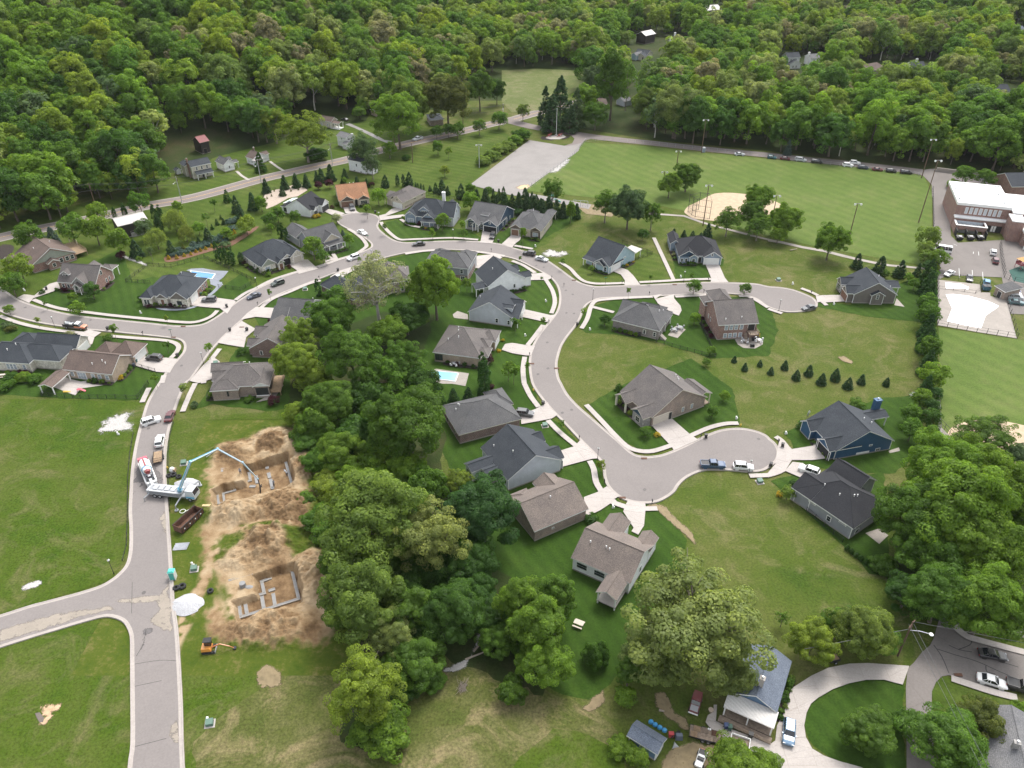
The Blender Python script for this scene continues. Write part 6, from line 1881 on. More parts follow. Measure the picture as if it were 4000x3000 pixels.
h=HS('two storey red brick house with taupe roof and eight back windows',t12('1785,1152 2136,1134 1998,934'),rt='gx',wall='redbrick',roof='warm',pitch=.62,eave=5.3)
h.block(.22,.75,.85,1.5,5.3,.7,'hy');h.block(-.03,.25,.85,1.25,5.3,.7,'hy');h.win(0,'S',[.2,.33,.46,.6],3.3,1.1,1.6,glass=PALEGLASS);h.win(0,'S',[.2,.33,.46,.6],.6,1.1,1.6,glass=PALEGLASS);h.win(0,'W',[.3,.45],2.2,.6,1.4);h.deck(.74,.97,-.16,.02,2.8,OLDWOOD);h.vents(0,[(.2,.1),(.6,.12)])
one('stairs',OLDWOOD,h.root,lambda q:[q.box(h.W*.72-.9,h.W*.72,-2.4+.28*k-.6,-2.1+.28*k-.6,.3*k,.3*k+.12)for k in range(9)]);h.door(0,'S',.86,'dark',2.0,2.1,2.9)
h.bed(0,'W',.05,.95,1.7,6,'rdrm');h.bed(0,'E',0,.6,1.6,4,'ur')
h=HS('brown brick house with warm grey roof on the inner lawn of the bend',t22('1210,292 1690,112 1392,-100'),rt='gy',wall='brownbrick',roof='warm',pitch=.6,eave=3.2,trim=CREAMT)
h.block(-.13,.42,.04,.42,rt='gx',pitch=.66,wall='stone',gwall='navy');h.block(-.12,.42,.6,.95,rt='gx',pitch=.66,open=True,post=.2);h.block(.85,1.12,.05,.6,3.3,.45,'gy',open=True,deck=OLDWOOD)
h.garage(0,'S',.18,4.9,m='cream');h.win(0,'S',[.58,.75],1.0,.9,1.5,glass=PALEGLASS);h.door(0,'S',.34,'dark');h.win(1,'W',.5,.8,1.6,1.5,panes=2);h.vents(0,[(.8,.6),(.75,.5),(.86,.75)])
h.bed(0,'W',.0,.95,2.2,7,'mdkr')
h=HS('taupe sided house with white trim at the end of the right branch',t13('740,887 1122,890 1002,748'),rt='gy',wall='taupe',roof='slate',pitch=.6,eave=3.3)
h.block(-.14,.4,.06,.48,rt='gx',pitch=.68);h.block(-.12,.4,.6,.98,rt='gx',pitch=.75);h.block(.38,.7,-.08,.35,3.4,.6,'gy');h.block(.85,1.22,.5,.95,3.0,.4,'gx',open=True)
h.win(3,'S',.5,2.0,.9,1.6,panes=2);h.garage(1,'W',.5,4.9,m='brown');h.win(2,'W',.5,.8,2.2,1.7,panes=2);h.vents(0,[(.75,.75),(.9,.3)])
h.bed(0,'W',.0,.6,1.6,4,'dk')
# ---- inside the bend
h=HS('white gabled house with dark roof, upper one inside the bend',(T1(11,2005,818),T1(11,2340,748),T1(11,2190,630)),rt='gy',wall='white',roof='slate',pitch=.66,eave=3.8)
h.block(-.28,.15,.1,.5,3.0,.35,'gx',open=True);h.block(.75,1.18,.1,.45,3.6,.6,'gx');h.garage(1,'E',.5,4.0);h.block(.7,1.05,.6,.95,3.6,.6,'gx');h.win(0,'S',[.7],1.2,.9,1.4);h.vents(0,[(.3,.5)])
h.bed(0,'S',.55,1,1.6,4,'de')
h=HS('pale grey gabled house with dark roof, lower one inside the bend',(T1(11,1828,1034),T1(11,2212,1090),T1(11,2312,935)),rt='gy',wall='pgrey',roof='slate',pitch=.62,eave=3.4)
h.block(.72,1.1,.5,.95,rt='gx',pitch=.7,wall='white');h.block(.7,.98,.18,.42,5.4,.3,'gx',zb=3.6);h.block(.95,1.14,.0,.5,2.9,.4,'shed',open=True);h.win(0,'S',.66,.8,1.0,1.5);h.win(0,'S',.94,.7,.9,1.5);h.vents(0,[(.1,.7)]);h.garage(1,'E',.5,4.4)
h=HS('grey hipped two storey house next to the tall bright green tree',t11('1440,628 1836,664 1898,545'),rt='hx',wall='mgrey',roof='grey',pitch=.6,eave=5.0)
h.block(.62,1.0,.5,1.2,5.0,.7,'hy');h.block(.05,.4,.6,1.15,5.0,.7,'hy');one('brick_base',WL['darkbrick'],h.root,lambda q:q.box(OH-.05,h.W-OH+.05,OH-.05,h.D-OH+.05,.05,2.2));h.win(0,'S',.86,2.9,1.1,1.4);h.win(0,'S',.88,.6,1.6,1.3,panes=2)
h=HS('brown brick house with taupe roof behind the pale barked tree',t11('1000,772 1330,748 1366,636'),rt='hx',wall='brownbrick',roof='warm',pitch=.62,eave=5.0)
h.block(.25,.65,.55,1.3,5.0,.85,'hy');h.win(0,'S',[.55,.75,.92],3.0,1.1,1.5);h.win(0,'S',[.6,.8],.6,1.1,1.5);h.vents(0,[(.9,.6)])
h=HS('slate roofed brick house with a white car beside it, left of the pale barked tree',t11('548,800 840,935 900,800'),rt='hx',wall='darkbrick',roof='slate',pitch=.6,eave=3.4)
h.block(.35,.8,.6,1.6,rt='gy',pitch=.7);h.block(-.02,.4,.1,.9,rt='hy',pitch=.8);h.win(0,'S',[.2,.5,.8],.9,1.0,1.4)
h=HS('grey roofed house at the upper edge of the wood along the street',Z(820,1150,3.6875,'890,364 1420,400 1475,100'),rt='gx',wall='white',roof='grey',pitch=.55,D=14)
h.block(-.08,.3,.5,.9,rt='gx',pitch=.6);h.block(-.03,.4,-.06,.3,2.9,.5,'shed',open=True)
h.win(0,'W',[.3,.6],.8,1.0,1.4);h.vents(0,[(.8,.8)])
h=HS('taupe roofed house with dark red brick gable at the wood',Z(820,1150,3.6875,'560,778 1160,800 1440,455'),rt='gy',wall='darkbrick',roof='warm',pitch=.6,eave=3.2)
h.block(-.1,.45,.1,.4,rt='gx',pitch=.66);h.block(-.1,.45,.55,.9,rt='gx',pitch=.66);h.garage(2,'W',.5,4.6);h.win(0,'S',[.25],.9,.9,1.4);h.door(1,'W',.5,'dark')
h=HS('grey roofed brick house with black screened porch above the first excavation',Z(820,1150,3.6875,'20,1350 850,1302 1060,960'),rt='hx',wall='brownbrick',roof='warm',pitch=.55,eave=3.6)
h.block(-.02,.48,-.1,.4,3.4,.5,'hx');h.block(-.12,.45,.66,1.08,rt='gx',pitch=.6);h.block(-.04,.3,.3,.7,rt='gx',pitch=.7);h.block(.72,1.02,-.08,.6,3.8,.5,'gy',gwall='white')
for sd,u0 in(('S',.5),('E',.35)):
 o_,d_,n_,L_=h._wall(4,sd);h._quad(o_,d_,n_,L_,u0,.9,L_*(.86 if sd=='S' else .6),2.3,.06,DOORS['dark'],'porch_screen')
 h._quad(o_,d_,n_,L_,u0,.6,L_*(.9 if sd=='S' else .66),.25,.09,WHITE,'porch_rail')
h.win(1,'S',.6,1.2,.5,1.6,trim=DOORS['dark']);h.deck(1.0,1.18,.0,.7,1.2,WOOD);h.vents(0,[(.6,.7)])
h.bed(1,'W',.0,1,2,4,'dlk')
h=HS('tan brick house with wide hipped taupe roof above the pale blue pool',t11('1525,1383 1945,1438 2132,1203'),rt='hx',wall='tanbrick',roof='warm',pitch=.62,eave=3.3)
h.block(.82,1.12,.06,.4,rt='hx',pitch=.62);h.block(.75,1.12,.6,1.02,rt='hx',pitch=.7);h.block(.7,1.06,.36,.64,3.4,.65,'hx')
h.win(0,'S',[.04,.09,.15],.6,.8,2.0,trim=DOORS['dark']);h.garage(2,'E',.5,4.6);h.win(0,'S',[.4,.85],.15,.7,.5);h.vents(0,[(.45,.3),(.4,.45),(.35,.6),(.25,.25)])
h.bed(0,'S',.2,.95,1.2,4,'dr')
h=HS('long grey roof over low red brick walls beside the wood',(T1(21,1750,443),T1(21,2297,300),T1(21,2172,45)),rt='hx',wall='darkbrick',roof='grey',pitch=.55,eave=3.1,trim=CREAMT)
h.block(.72,1.04,.5,1.1,rt='hy',pitch=.6);h.vents(0,[(.2,.7),(.14,.62),(.21,.66)]);h.win(0,'W',[.3,.7],.8,1.0,1.3);h.garage(1,'E',.4,4.4)
h=HS('dark roofed pale grey house with sun porch and back terrace',t22('-37,834 437,657 190,387'),rt='gy',wall='pgrey',roof='slate',pitch=.6,eave=3.5)
h.block(.55,1.06,.04,.42,rt='gx',pitch=.66);h.block(.55,1.02,.6,.92,rt='gx',pitch=.66);h.block(-.4,.05,.5,.78,3.2,.5,'gx');h.block(-.22,.05,.3,.52,3.2,.35,'gx',open=True,deck=CONC2)
h.win(3,'W',[.25,.5,.75],1.0,1.0,1.5);h.win(3,'S',.5,1.0,2.0,1.4,panes=2);h.win(0,'W',[.75,.9],1.0,1.0,1.4);h.garage(1,'E',.5,4.8);h.vents(0,[(.3,.4),(.15,.8)])
h=HS('taupe roofed brown brick house with white gutters at the lower turning circle',t22('192,1278 663,1078 482,775'),rt='gx',wall='brownbrick',roof='taupe',pitch=.55,eave=3.3)
h.block(.55,.98,.72,1.12,rt='gy',pitch=.62);h.block(.0,.4,.7,1.05,rt='hy');h.win(0,'S',[.35],1.4,.6,.5);h.garage(1,'N',.5,4.6);h.vents(0,[(.5,.4)])
h=HS('white sided house with taupe roof and back porch facing the picnic table',[(2230,2178),(2463,2280),(2605,2148)],rt='gx',wall='white',roof='taupe',pitch=.55,eave=3.6)
h.block(.1,.48,.75,1.3,rt='gy',pitch=.6);h.block(.72,1.0,.8,1.2,rt='gy',pitch=.65);h.block(.62,.95,-.42,.25,3.3,.55,'gy',open=True,deck=CONC,zb=.8)
h.win(0,'S',[.1,.16,.22,.42,.48,.54],1.3,1.0,1.5);h.win(0,'E',[.5],1.2,1.0,1.5);h.vents(0,[(.18,.32),(.44,.34),(.5,.33)])
# ---- right side
h=HS('bright blue clad house with open garage and blue chimney',t23('586,582 1095,490 800,227'),rt='gy',wall='blue',roof='slate',pitch=.55,eave=3.0)
h.block(-.1,.45,.02,.42,rt='gx',pitch=.7);h.block(-.1,.4,.64,.99,rt='gx',pitch=.75);h.block(.8,1.3,.68,.98,3.0,.4,'gx',open=True)
h.garage(1,'W',.5,5.2,m='open');h.win(0,'S',.62,2.3,.9,.5);h.win(0,'S',.78,.4,1.3,.8,panes=2);h.chimney(1.2,.95,.0,6.0,WL['blue'],1.2,1.6);h.vents(0,[(.7,.5),(.8,.42)]);one('white_band',WHITE,h.root,lambda q:q.box(h.W*.4,h.W*.62,OH-.06,OH,.33,.9))
h.bed(0,'W',.4,1,2,5,'dmk')
h=HS('dark roofed mid grey house right of the lower field',t23('225,907 738,1252 1000,1010'),rt='hx',wall='mgrey',roof='dark',pitch=.6,eave=3.6)
h.block(.05,.6,.72,1.38,rt='gx',pitch=.7);h.block(-.05,.3,.0,.62,rt='gx',pitch=.6)
h.win(0,'S',.62,1.0,1.1,1.4);h.win(0,'S',[.3,.84],2.6,1.8,.4);h.win(0,'E',[.2],2.2,2.2,.9,panes=3);h.win(0,'E',.2,.6,1.4,1.0,panes=2);h.vents(0,[(.3,.3),(.55,.3),(.72,.5),(.7,.44)])
h.bed(0,'W',.1,.9,2,5,'dmk')
h=HS('blue house with mottled roof and white ribbed porch awning at the bottom',(T1(32,1897,1012),T1(32,2292,1182),T1(32,2377,720)),rt='gy',wall='mblue',roof='blue',pitch=.5,eave=3.4)
h.chimney(.52,.22,4.5,7.0,CONC,.7,.7)
h.block(-.06,1.02,-.24,.03,2.7,.18,'shed',open=True,roof='white',ov=.25,zb=.3,deck=OLDWOOD,th=.08);h.win(0,'S',[.2,.7],1.0,1.4,1.4);h.door(0,'S',.45,'brown')
one('awning_ribs',WHITE,h.root,lambda q:[q.tube((h.W*(-.06+1.08*i/42),-.24*h.D+.05,2.76),(h.W*(-.06+1.08*i/42),.03*h.D-.05,2.76+.18*.27*h.D),.045,n=4)for i in range(43)])
one('ramp',OLDWOOD,h.root,lambda q:(q.box(-.1*h.W,1.05*h.W,-.36*h.D,-.25*h.D,.35,.5),[q.box(-.1*h.W,1.05*h.W,-.36*h.D-.06,-.36*h.D,.5+k,.62+k)for k in(.1,.4,.7)]))
h.bed(0,'E',.05,1,1.8,8,'dmk')
h=HS('navy garden shed with mottled grey roof beside the dirt yard',t32('990,1378 1256,1546 1357,1412'),rt='gx',wall='mblue',roof='blue',pitch=.55,eave=2.6,name='shed',cat='shed')
h.win(0,'S',.5,1.2,.9,.8);h.door(0,'E',.5,'white',1.8,2.0,.1)
h=HS('pale grey roof cut by the lower right corner',((3855,3060),(4150,3140),(4190,2850)),rt='gy',wall='mgrey',roof='pale',pitch=.45,eave=3.2)
h.chimney(.42,.45,4,6.3,WL['stone'],.6,.8);h.block(-.08,.15,.0,.4,2.8,.3,'gx')
# ---- cottages across the main road and buildings in the woods
Z4=(650,450,4.424)
def hp(p):return hill(*G(p,None).xy)
h=HS('old red roofed barn with black boarded front under the trees',Z(*Z4,'575,480 745,440 690,340'),rt='gx',wall='timber',roof='red',pitch=.5,eave=5.5,D=8,name='barn',cat='barn',trim=OLDWOOD,ground=hp((790,590)))
h.door(0,'S',.4,'open',1.6,2.2,.1)
h=HS('faded cream two storey house with red brick chimney and front porch',Z(*Z4,'420,900 775,825 690,745'),rt='gx',wall='oldcream',roof='slate',pitch=.5,eave=5.6,D=7)
h.win(0,'S',[.25,.52,.8],3.6,.9,1.5);h.win(0,'W',[.3,.7],3.4,.7,1.5);h.win(0,'W',[.3],.9,.7,1.5);h.block(.12,.95,-.35,.04,2.6,.3,'shed',open=True);h.win(0,'S',[.3,.75],.7,.9,1.4);h.door(0,'S',.52,'dark');h.chimney(.0,.5,0,8.2,WL['redbrick'],.9,.6);h.block(-.15,.3,.7,1.6,4.8,.5,'gy')
h=HS('small white cottage with grey roof and side porch',Z(*Z4,'985,865 1180,815 1215,760'),rt='gy',wall='white',roof='grey',pitch=.7,eave=3.4,D=8)
h.win(0,'S',.5,1.2,.8,1.3);h.block(.9,1.5,.2,.7,2.8,.3,'gx',open=True);h.block(.2,1.2,.55,.95,3.4,.6,'gx')
h=HS('tiny white shed with dark roof left of the cream house',Z(*Z4,'165,965 265,940 220,905'),rt='gy',wall='white',roof='slate',pitch=.6,eave=2.0,D=3,name='shed',cat='shed')
h=HS('white house with brown roof and flat white front room',Z(*Z4,'1360,715 1500,760 1700,680'),rt='gx',wall='white',roof='brown',pitch=.6,eave=3.3)
h.win(0,'S',[.3,.75],1.0,.6,1.3);h.block(.95,1.35,-.1,.55,3.0,.05,'flat',roof='white');h.win(1,'E',.5,.9,1.6,1.3,panes=2);h.chimney(.3,.55,4,6.6,WL['darkbrick'],.6,.6);h.block(.3,.9,.5,1.3,3.3,.6,'gy')
h=HS('cream cottage with brown roof and white porch above the lane',T(1,'528,1035 650,1055 730,1035'),rt='gx',wall='oldcream',roof='brown',pitch=.65,eave=3.4,ground=hp(T1(1,640,1100)))
h.win(0,'S',[.25,.7],.9,.9,1.3,glass=PALEGLASS);h.block(.85,1.5,.0,.8,3.0,.3,'gx',open=True,deck=WHITE);h.win(0,'E',[.3,.7],.8,.9,1.4)
h=HS('white two storey house with grey roof below the cream cottage',T(1,'690,1170 775,1195 850,1165'),rt='gx',wall='white',roof='pale',pitch=.45,eave=5.0)
h.win(0,'S',.5,3.6,.9,.8);h.win(0,'E',[.3,.6],3.6,1.4,.9,panes=2);h.block(.8,1.25,-.3,.5,2.6,.3,'gx')
h=HS('white house with dark roof on the lower side of the main road',T(1,'788,1378 945,1410 1060,1375'),rt='gx',wall='white',roof='slate',pitch=.5,eave=5.2)
h.win(0,'S',.45,2.6,.9,1.4);h.win(0,'S',[.3,.7],.3,1.2,.6);h.block(.9,1.3,.1,.7,3.0,.3,'gx',roof='white')
h=HS('dark roofed house half hidden behind the olive tree',T(1,'1500,1040 1625,1030 1600,985'),rt='hx',wall='brownbrick',roof='slate',pitch=.45,eave=3.0,D=11)
h=HS('small flat roofed brick hut left of the big bright tree',T(1,'1035,965 1080,955 1070,945'),rt='gx',wall='tanbrick',roof='white',pitch=.2,eave=3.0,D=6,name='hut',cat='hut')
h=HS('pale yellow cottage in the far woods with dark roof',T(2,'1055,465 1165,480 1150,445'),rt='gx',wall='oldcream',roof='slate',pitch=.5,eave=3.2,D=10)
h.win(0,'S',[.2,.5],1.0,1.0,1.3);h.block(.3,1.0,-.3,.4,rt='gy',pitch=.5);h.door(1,'S',.8,'dark')
h=HS('small blue grey house beside the pale yellow cottage',T(2,'1028,470 1075,480 1060,450'),rt='gy',wall='lblue',roof='pale',pitch=.6,eave=3.5,D=8)
h=HS('black barn with white metal roof in the far woods',T(2,'1155,310 1245,290 1240,265'),rt='gx',wall='timber',roof='white',pitch=.5,eave=6,D=9,name='barn',cat='barn')
h=HS('white two storey house with white chimney in the far woods',T(2,'1400,350 1468,345 1450,330'),rt='gx',wall='white',roof='slate',pitch=.6,eave=6,D=8)
h.win(0,'S',[.25,.75],3.8,.8,1.3);h.win(0,'E',[.3,.7],3.8,.8,1.3);h.chimney(.4,.5,7,10.2,WHITE)
h=HS('far house with white metal roof at the top of the picture',T(2,'1690,90 1815,80 1800,45'),rt='gx',wall='brownbrick',roof='white',pitch=.4,eave=3.4,D=14)
h=HS('grey shed between bare trunks near the fir clump',T(2,'970,880 1040,865 1030,845'),rt='gx',wall='pgrey',roof='pale',pitch=.5,eave=3.0,D=7,name='shed',cat='shed')
h=HS('brown house behind the fir clump at the fork',T(2,'760,905 830,900 820,870'),rt='gx',wall='darkbrick',roof='brown',pitch=.5,eave=3.2,D=9)
h=HS('white two storey house with dark roof left among the far right trees',T(3,'168,500 285,495 280,465'),rt='gx',wall='white',roof='slate',pitch=.6,eave=6.5,D=8)
h.win(0,'S',[.3,.7],4.2,.9,1.4);h.block(.1,.95,-.4,.1,3.4,.5,'gy');h.win(1,'S',[.3,.6],.8,.9,1.4)
h=HS('white house with chimney next to the left far right one',T(3,'370,505 455,500 450,485'),rt='gx',wall='white',roof='pale',pitch=.5,eave=5,D=8)
h.chimney(.02,.4,0,8,WHITE);h.win(0,'S',[.4,.8],2.8,.9,1.3)
h=HS('brown hipped roof among the far right trees',T(3,'900,605 1055,600 1040,565'),rt='hx',wall='brownbrick',roof='brown',pitch=.5,eave=3.2,D=14)
h=HS('dark green roofed house with white chimney among the far right trees',T(3,'1258,610 1380,605 1375,545'),rt='gx',wall='white',roof=('slate'),pitch=.6,eave=3.6,D=13)
h.chimney(.5,.5,5,9)
h=HS('white gabled house with blue grey roof at the right edge of the woods',T(3,'2112,275 2230,270 2225,235'),rt='gx',wall='white',roof='blue',pitch=.6,eave=4,D=10)
h.block(.3,.75,-.2,.5,rt='gy',pitch=.8)
h=HS('pale gabled house far up among the top right trees',T(3,'1478,85 1555,80 1550,55'),rt='gy',wall='lblue',roof='slate',pitch=.6,eave=5,D=9)
h=HS('small brown roofed house at the top among the trees',T(3,'690,80 748,75 745,45'),rt='gx',wall='oldcream',roof='brown',pitch=.5,eave=4,D=9)
h=HS('small white house at the very top among the trees',T(3,'870,45 915,40 910,15'),rt='gy',wall='white',roof='pale',pitch=.6,eave=4.5,D=9)
h=HS('small grey house behind the school trees at the right',T(3,'1980,790 2100,785 2090,755'),rt='gx',wall='pgrey',roof='slate',pitch=.6,eave=3.4,D=9)
# ---- school
SCH=[Z(3600,600,5.53,s)[0]for s in('785,1075','1950,1195','1890,745')]
def school():
 z=9.0
 a,b,c=[G(p,z)for p in SCH]
 ex=Vector((b.x-a.x,b.y-a.y,0));W=ex.length;ex.normalize();ey=Vector((-ex.y,ex.x,0));D=(c-b).dot(ey)
 r=thing('school','red brick school with flat white roof and white window bays','school',(a.x,a.y,0),math.atan2(ex.y,ex.x))
 BR=WL['redbrick'];WR=plain('white_membrane_roof',(.72,.72,.71),.6,.04)
 one('wall',BR,r,lambda q:q.box(0,W,0,D,0,z))
 ro=one('flat_roof',WR,r,lambda q:q.box(.35,W-.35,.35,D-.35,z+.002,z+.06))
 one('parapet',WHITE,r,lambda q:(q.box(-.15,W+.15,-.15,.35,z-.5,z+.55),q.box(-.15,W+.15,D-.35,D+.15,z-.5,z+.55),q.box(-.148,.35,.352,D-.352,z-.5,z+.55),q.box(W-.35,W+.148,.352,D-.352,z-.5,z+.55)))
 for x in(.14,.8):one('roof_walkway',GREYM,ro,lambda q:q.box(W*x,W*x+1.0,1.2,D*.75,z+.07,z+.1))
 for x,y in((.06,.2),(.08,.7),(.88,.6),(.9,.2)):one('roof_vent',GALV,ro,lambda q:q.tube((W*x,D*y,z+.05),(W*x,D*y,z+.7),.3,n=8))
 for i in range(8):
  x=W*(.17+.088*i)
  w=one('window',WHITE,r,lambda q:q.box(x,x+W*.058,-.06,.1,z-3.6,z-1.1))
  one('pane',plain('window_panel',(.5,.52,.54),.3,.05),w,lambda q:q.box(x+.12,x+W*.058-.12,-.1,0,z-3.45,z-1.25))
 y1=-2.2
 one('front_wing_wall',BR,r,lambda q:q.box(.1,W-.1,y1,-.002,0,4.2))
 one('ledge_roof',WR,r,lambda q:q.box(-.1,W+.1,y1-.25,-.004,4.203,4.7))
 y2=y1-5.4;w2=W*.58
 one('yard_wall',BR,r,lambda q:(q.box(.1,.5,y2,y1-.003,0,3.4),q.box(w2-.4,w2,y2,y1-.003,0,3.4),q.box(.5,w2-.4,y2,y2+.4,1.8,3.4)))
 one('yard_coping',WHITE,r,lambda q:(q.box(0,.6,y2-.1,y1-.3,3.402,3.6),q.box(w2-.5,w2+.1,y2-.1,y1-.3,3.402,3.6),q.box(.6,w2-.5,y2-.1,y2+.5,3.404,3.6)))
 one('cooling_unit',GREYM,r,lambda q:(q.box(1.6,w2-2.4,y2+1.4,y1-1.4,.1,2.4),[q.tube((2.2+1.25*i,y1-1.9,2.4),(2.2+1.25*i,y1-1.9,2.75),.5,n=10)for i in range(6)]))
 one('screen_panel',plain('pale_blue_panel',(.5,.55,.6)),r,lambda q:(q.box(.6,w2-.5,y1-.4,y1-.15,.2,3.3),))
 for i in range(4):one('bay_fin',BLACKM,r,lambda q:q.box(.2+(w2-.5)/3*i,.4+(w2-.5)/3*i,y2-3.4,y2-.01,0,2.6))
 one('door',DOORS['dark'],r,lambda q:q.box(w2+1.2,W-1.5,y1-.06,y1+.05,.1,2.6))
 one('door_frame',WHITE,r,lambda q:[q.box(w2+2.6+.9*i,w2+3.3+.9*i,y1-.12,y1-.05,.3,2.5)for i in range(2)])
 one('tower_wall',BR,r,lambda q:q.box(W-1.0,W+3.2,-9.5,-2.46,0,7.6))
 one('tower_roof',WR,r,lambda q:q.box(W-1.1,W+3.3,-9.6,-2.47,7.603,8.0))
 one('right_wing_wall',BR,r,lambda q:q.box(W+.25,W+34,-2.4,D-6,0,8.2))
 one('right_wing_roof',WR,r,lambda q:q.box(W+.2,W+34.1,-2.5,D-5.9,8.203,8.7))
 for i in range(6):
  one('window',WHITE,r,lambda q:q.box(W+6.2+3.2*i,W+8.2+3.2*i,-2.5,-2.38,4.6,7.2))
 one('low_wing_wall',BR,r,lambda q:q.box(W+3.25,W+34,-13,-2.45,0,4.8))
 one('low_wing_roof',WR,r,lambda q:q.box(W+3.0,W+34.2,-13.3,-2.43,4.803,5.5))
 one('canopy',WHITE,r,lambda q:(q.box(W+3.4,W+34,-16,-13.32,3.0,3.5),[q.box(W+3.5+3.4*i,W+3.8+3.4*i,-16,-15.7,0,3.0)for i in range(9)]))
 return r
school()
h=HS('grey annex roof behind the school at the right edge',(Z(3600,600,5.53,'1950,720')[0],Z(3600,600,5.53,'2800,700')[0],Z(3600,600,5.53,'2700,500')[0]),rt='gx',wall='redbrick',roof='slate',pitch=.5,eave=4.0,D=14)
h=HS('small brick pump house with slanted grey roof at the pool deck',Z(3600,900,5.53,'1575,1190 1810,1335 1790,1240'),rt='shed',wall='brownbrick',roof='grey',pitch=.12,eave=3.2,D=6.5,name='pump_house',cat='pump house')
h.door(0,'S',.55,'dark',1.4,2.1,.1)
# == vehicles
def rring(x,hw,z0,z1,c=.14):
 return[(x,-hw+c,z0),(x,hw-c,z0),(x,hw,z0+c),(x,hw,z1-c),(x,hw-c,z1),(x,-hw+c,z1),(x,-hw,z1-c),(x,-hw,z0+c)]
CARS={}
def car_parts(k):
 if k in CARS:return CARS[k]
 L,Wd,H,belt,hood,cab={'sedan':(4.8,1.86,1.45,.92,.86,(-1.75,1.05,.75,.85)),'suv':(4.75,1.94,1.72,1.05,1.0,(-2.2,1.0,.35,.6)),'van':(5.2,2.0,1.8,1.08,.98,(-2.5,1.5,.25,.85)),'hatch':(4.2,1.8,1.5,.95,.9,(-1.95,1.0,.4,.75)),'pickup':(5.9,2.02,1.85,1.15,1.12,(-.95,1.25,.25,.6)),'bus':(6.2,2.1,2.5,1.2,1.15,(-3.0,2.3,.1,.7))}[k]
 h=L/2;w=Wd/2
 b=MB()
 st=[(-h,w*.84,.42,belt-.12),(-h+.12,w*.95,.3,belt-.02),(-h+.6,w,.26,belt),(0,w,.24,belt),(h-1.3,w,.26,belt-.02),(h-.6,w*.97,.28,hood),(h-.12,w*.9,.32,hood-.14),(h,w*.78,.42,hood-.26)]
 b.loft([rring(*s)for s in st])
 for x in(-h*.62,h*.62):
  for s in(-1,1):b.tube((x,s*(w-.12),.36),(x,s*(w+.015),.36),.43,n=14)
 if k=='pickup':
  b.box(-h+.06,cab[0]-.05,-w+.05,-w+.16,belt-.05,belt+.14);b.box(-h+.06,cab[0]-.05,w-.16,w-.05,belt-.05,belt+.14);b.box(-h+.04,-h+.14,-w+.16,w-.16,belt-.05,belt+.14)
 body=b.data('body',PAINT)
 x0,x1,dr,df=cab
 g=MB()
 low,top=w*.93,w*.74
 zt=H-.05
 ring0=[(x0,-low,belt-.06),(x1,-low,belt-.06),(x1,low,belt-.06),(x0,low,belt-.06)]
 ring1=[(x0+dr,-top,zt),(x1-df,-top,zt),(x1-df,top,zt),(x0+dr,top,zt)]
 g.loft([ring0,ring1])
 glass=g.data('windows',CARGLASS)
 r=MB()
 a,c,m_=x0+dr-.03,x1-df+.03,(x0+dr+x1-df)/2
 r.loft([[(a,-top-.02,zt),(c,-top-.02,zt),(c,top+.02,zt),(a,top+.02,zt)],[(a+.1,-top+.1,H),(c-.1,-top+.1,H),(c-.1,top-.1,H),(a+.1,top-.1,H)]])
 for s in(-1,1):
  for q0,q1 in(((x0,s*low,belt-.05),(x0+dr,s*top,zt)),((x1,s*low,belt-.05),(x1-df,s*top,zt)),((m_,s*low,belt-.05),(m_,s*top,zt)),((x0*.55,s*low,belt-.05),(x0*.55+dr*.3,s*top,zt))):
   r.tube(q0,q1,.05,n=4)
 roof=r.data('roof',PAINT)
 t=MB();t.torus((0,0,0),.24,.1,'y',16,6);ty=t.data('tyre',RUBBER)
 t=MB();t.tube((0,-.07,0),(0,.07,0),.2,n=12);rim=t.data('rim',GALV)
 t=MB();t.box(-.05,.05,-.2,.2,-.07,.08);hl=t.data('headlight',CLEAR_LENS)
 t=MB();t.box(-.04,.04,-.13,.13,-.1,.1);tl=t.data('tail_light',RED_LENS)
 t=MB();t.box(-.1,.1,-.1,.1,-.06,.06);mi=t.data('mirror',PAINT)
 P=[('body',body,(0,0,0),None),('windows',glass,(0,0,0),None),('roof',roof,(0,0,0),None)]
 for s in(-1,1):
  P+=[('headlight',hl,(h-.1,s*w*.68,hood-.24),None),('tail_light',tl,(-h+.02,s*w*.72,belt-.25),None),('mirror',mi,(x1-.25,s*(w+.08),belt+.02),None)]
  for x in(-h*.62,h*.62):P.append(('wheel',ty,(x,s*(w-.1),.34),rim))
 if k=='pickup':
  t=MB();t.box(-h+.16,cab[0]-.06,-w+.17,w-.17,belt-.02,belt+.05);P.append(('bed_cover',t.data('bed_cover',BLACKM),(0,0,0),None))
 CARS[k]=P
 return P
def car(k,col,front,rear,label,group=None,z=.225,cat=None):
 f,r=G(front,.8+z),G(rear,.8+z)
 c=(f+r)/2;a=math.atan2(f.y-r.y,f.x-r.x)
 root=thing({'suv':'parked_car','sedan':'parked_car','hatch':'parked_car','van':'minivan','pickup':'pickup_truck','bus':'passenger_van'}[k],label,cat or{'pickup':'pickup truck','van':'minivan','bus':'van'}.get(k,'car'),(c.x,c.y,z),a,group)
 for n_,me_,loc,sub in car_parts(k):
  o=link_o(bpy.data.objects.new(n_,me_),root);o.location=loc;o.color=(*col,1)
  if sub:link_o(bpy.data.objects.new('rim',sub),o)
 return root
BLK,WHT,SIL,GRY,RED_,MAR,NAV,TEAL,BLU=(.012,.012,.014),(.75,.75,.74),(.42,.44,.45),(.07,.075,.08),(.25,.02,.025),(.09,.012,.018),(.015,.025,.05),(.02,.1,.12),(.02,.07,.2)
def pr(rc,s):return T(rc,s)
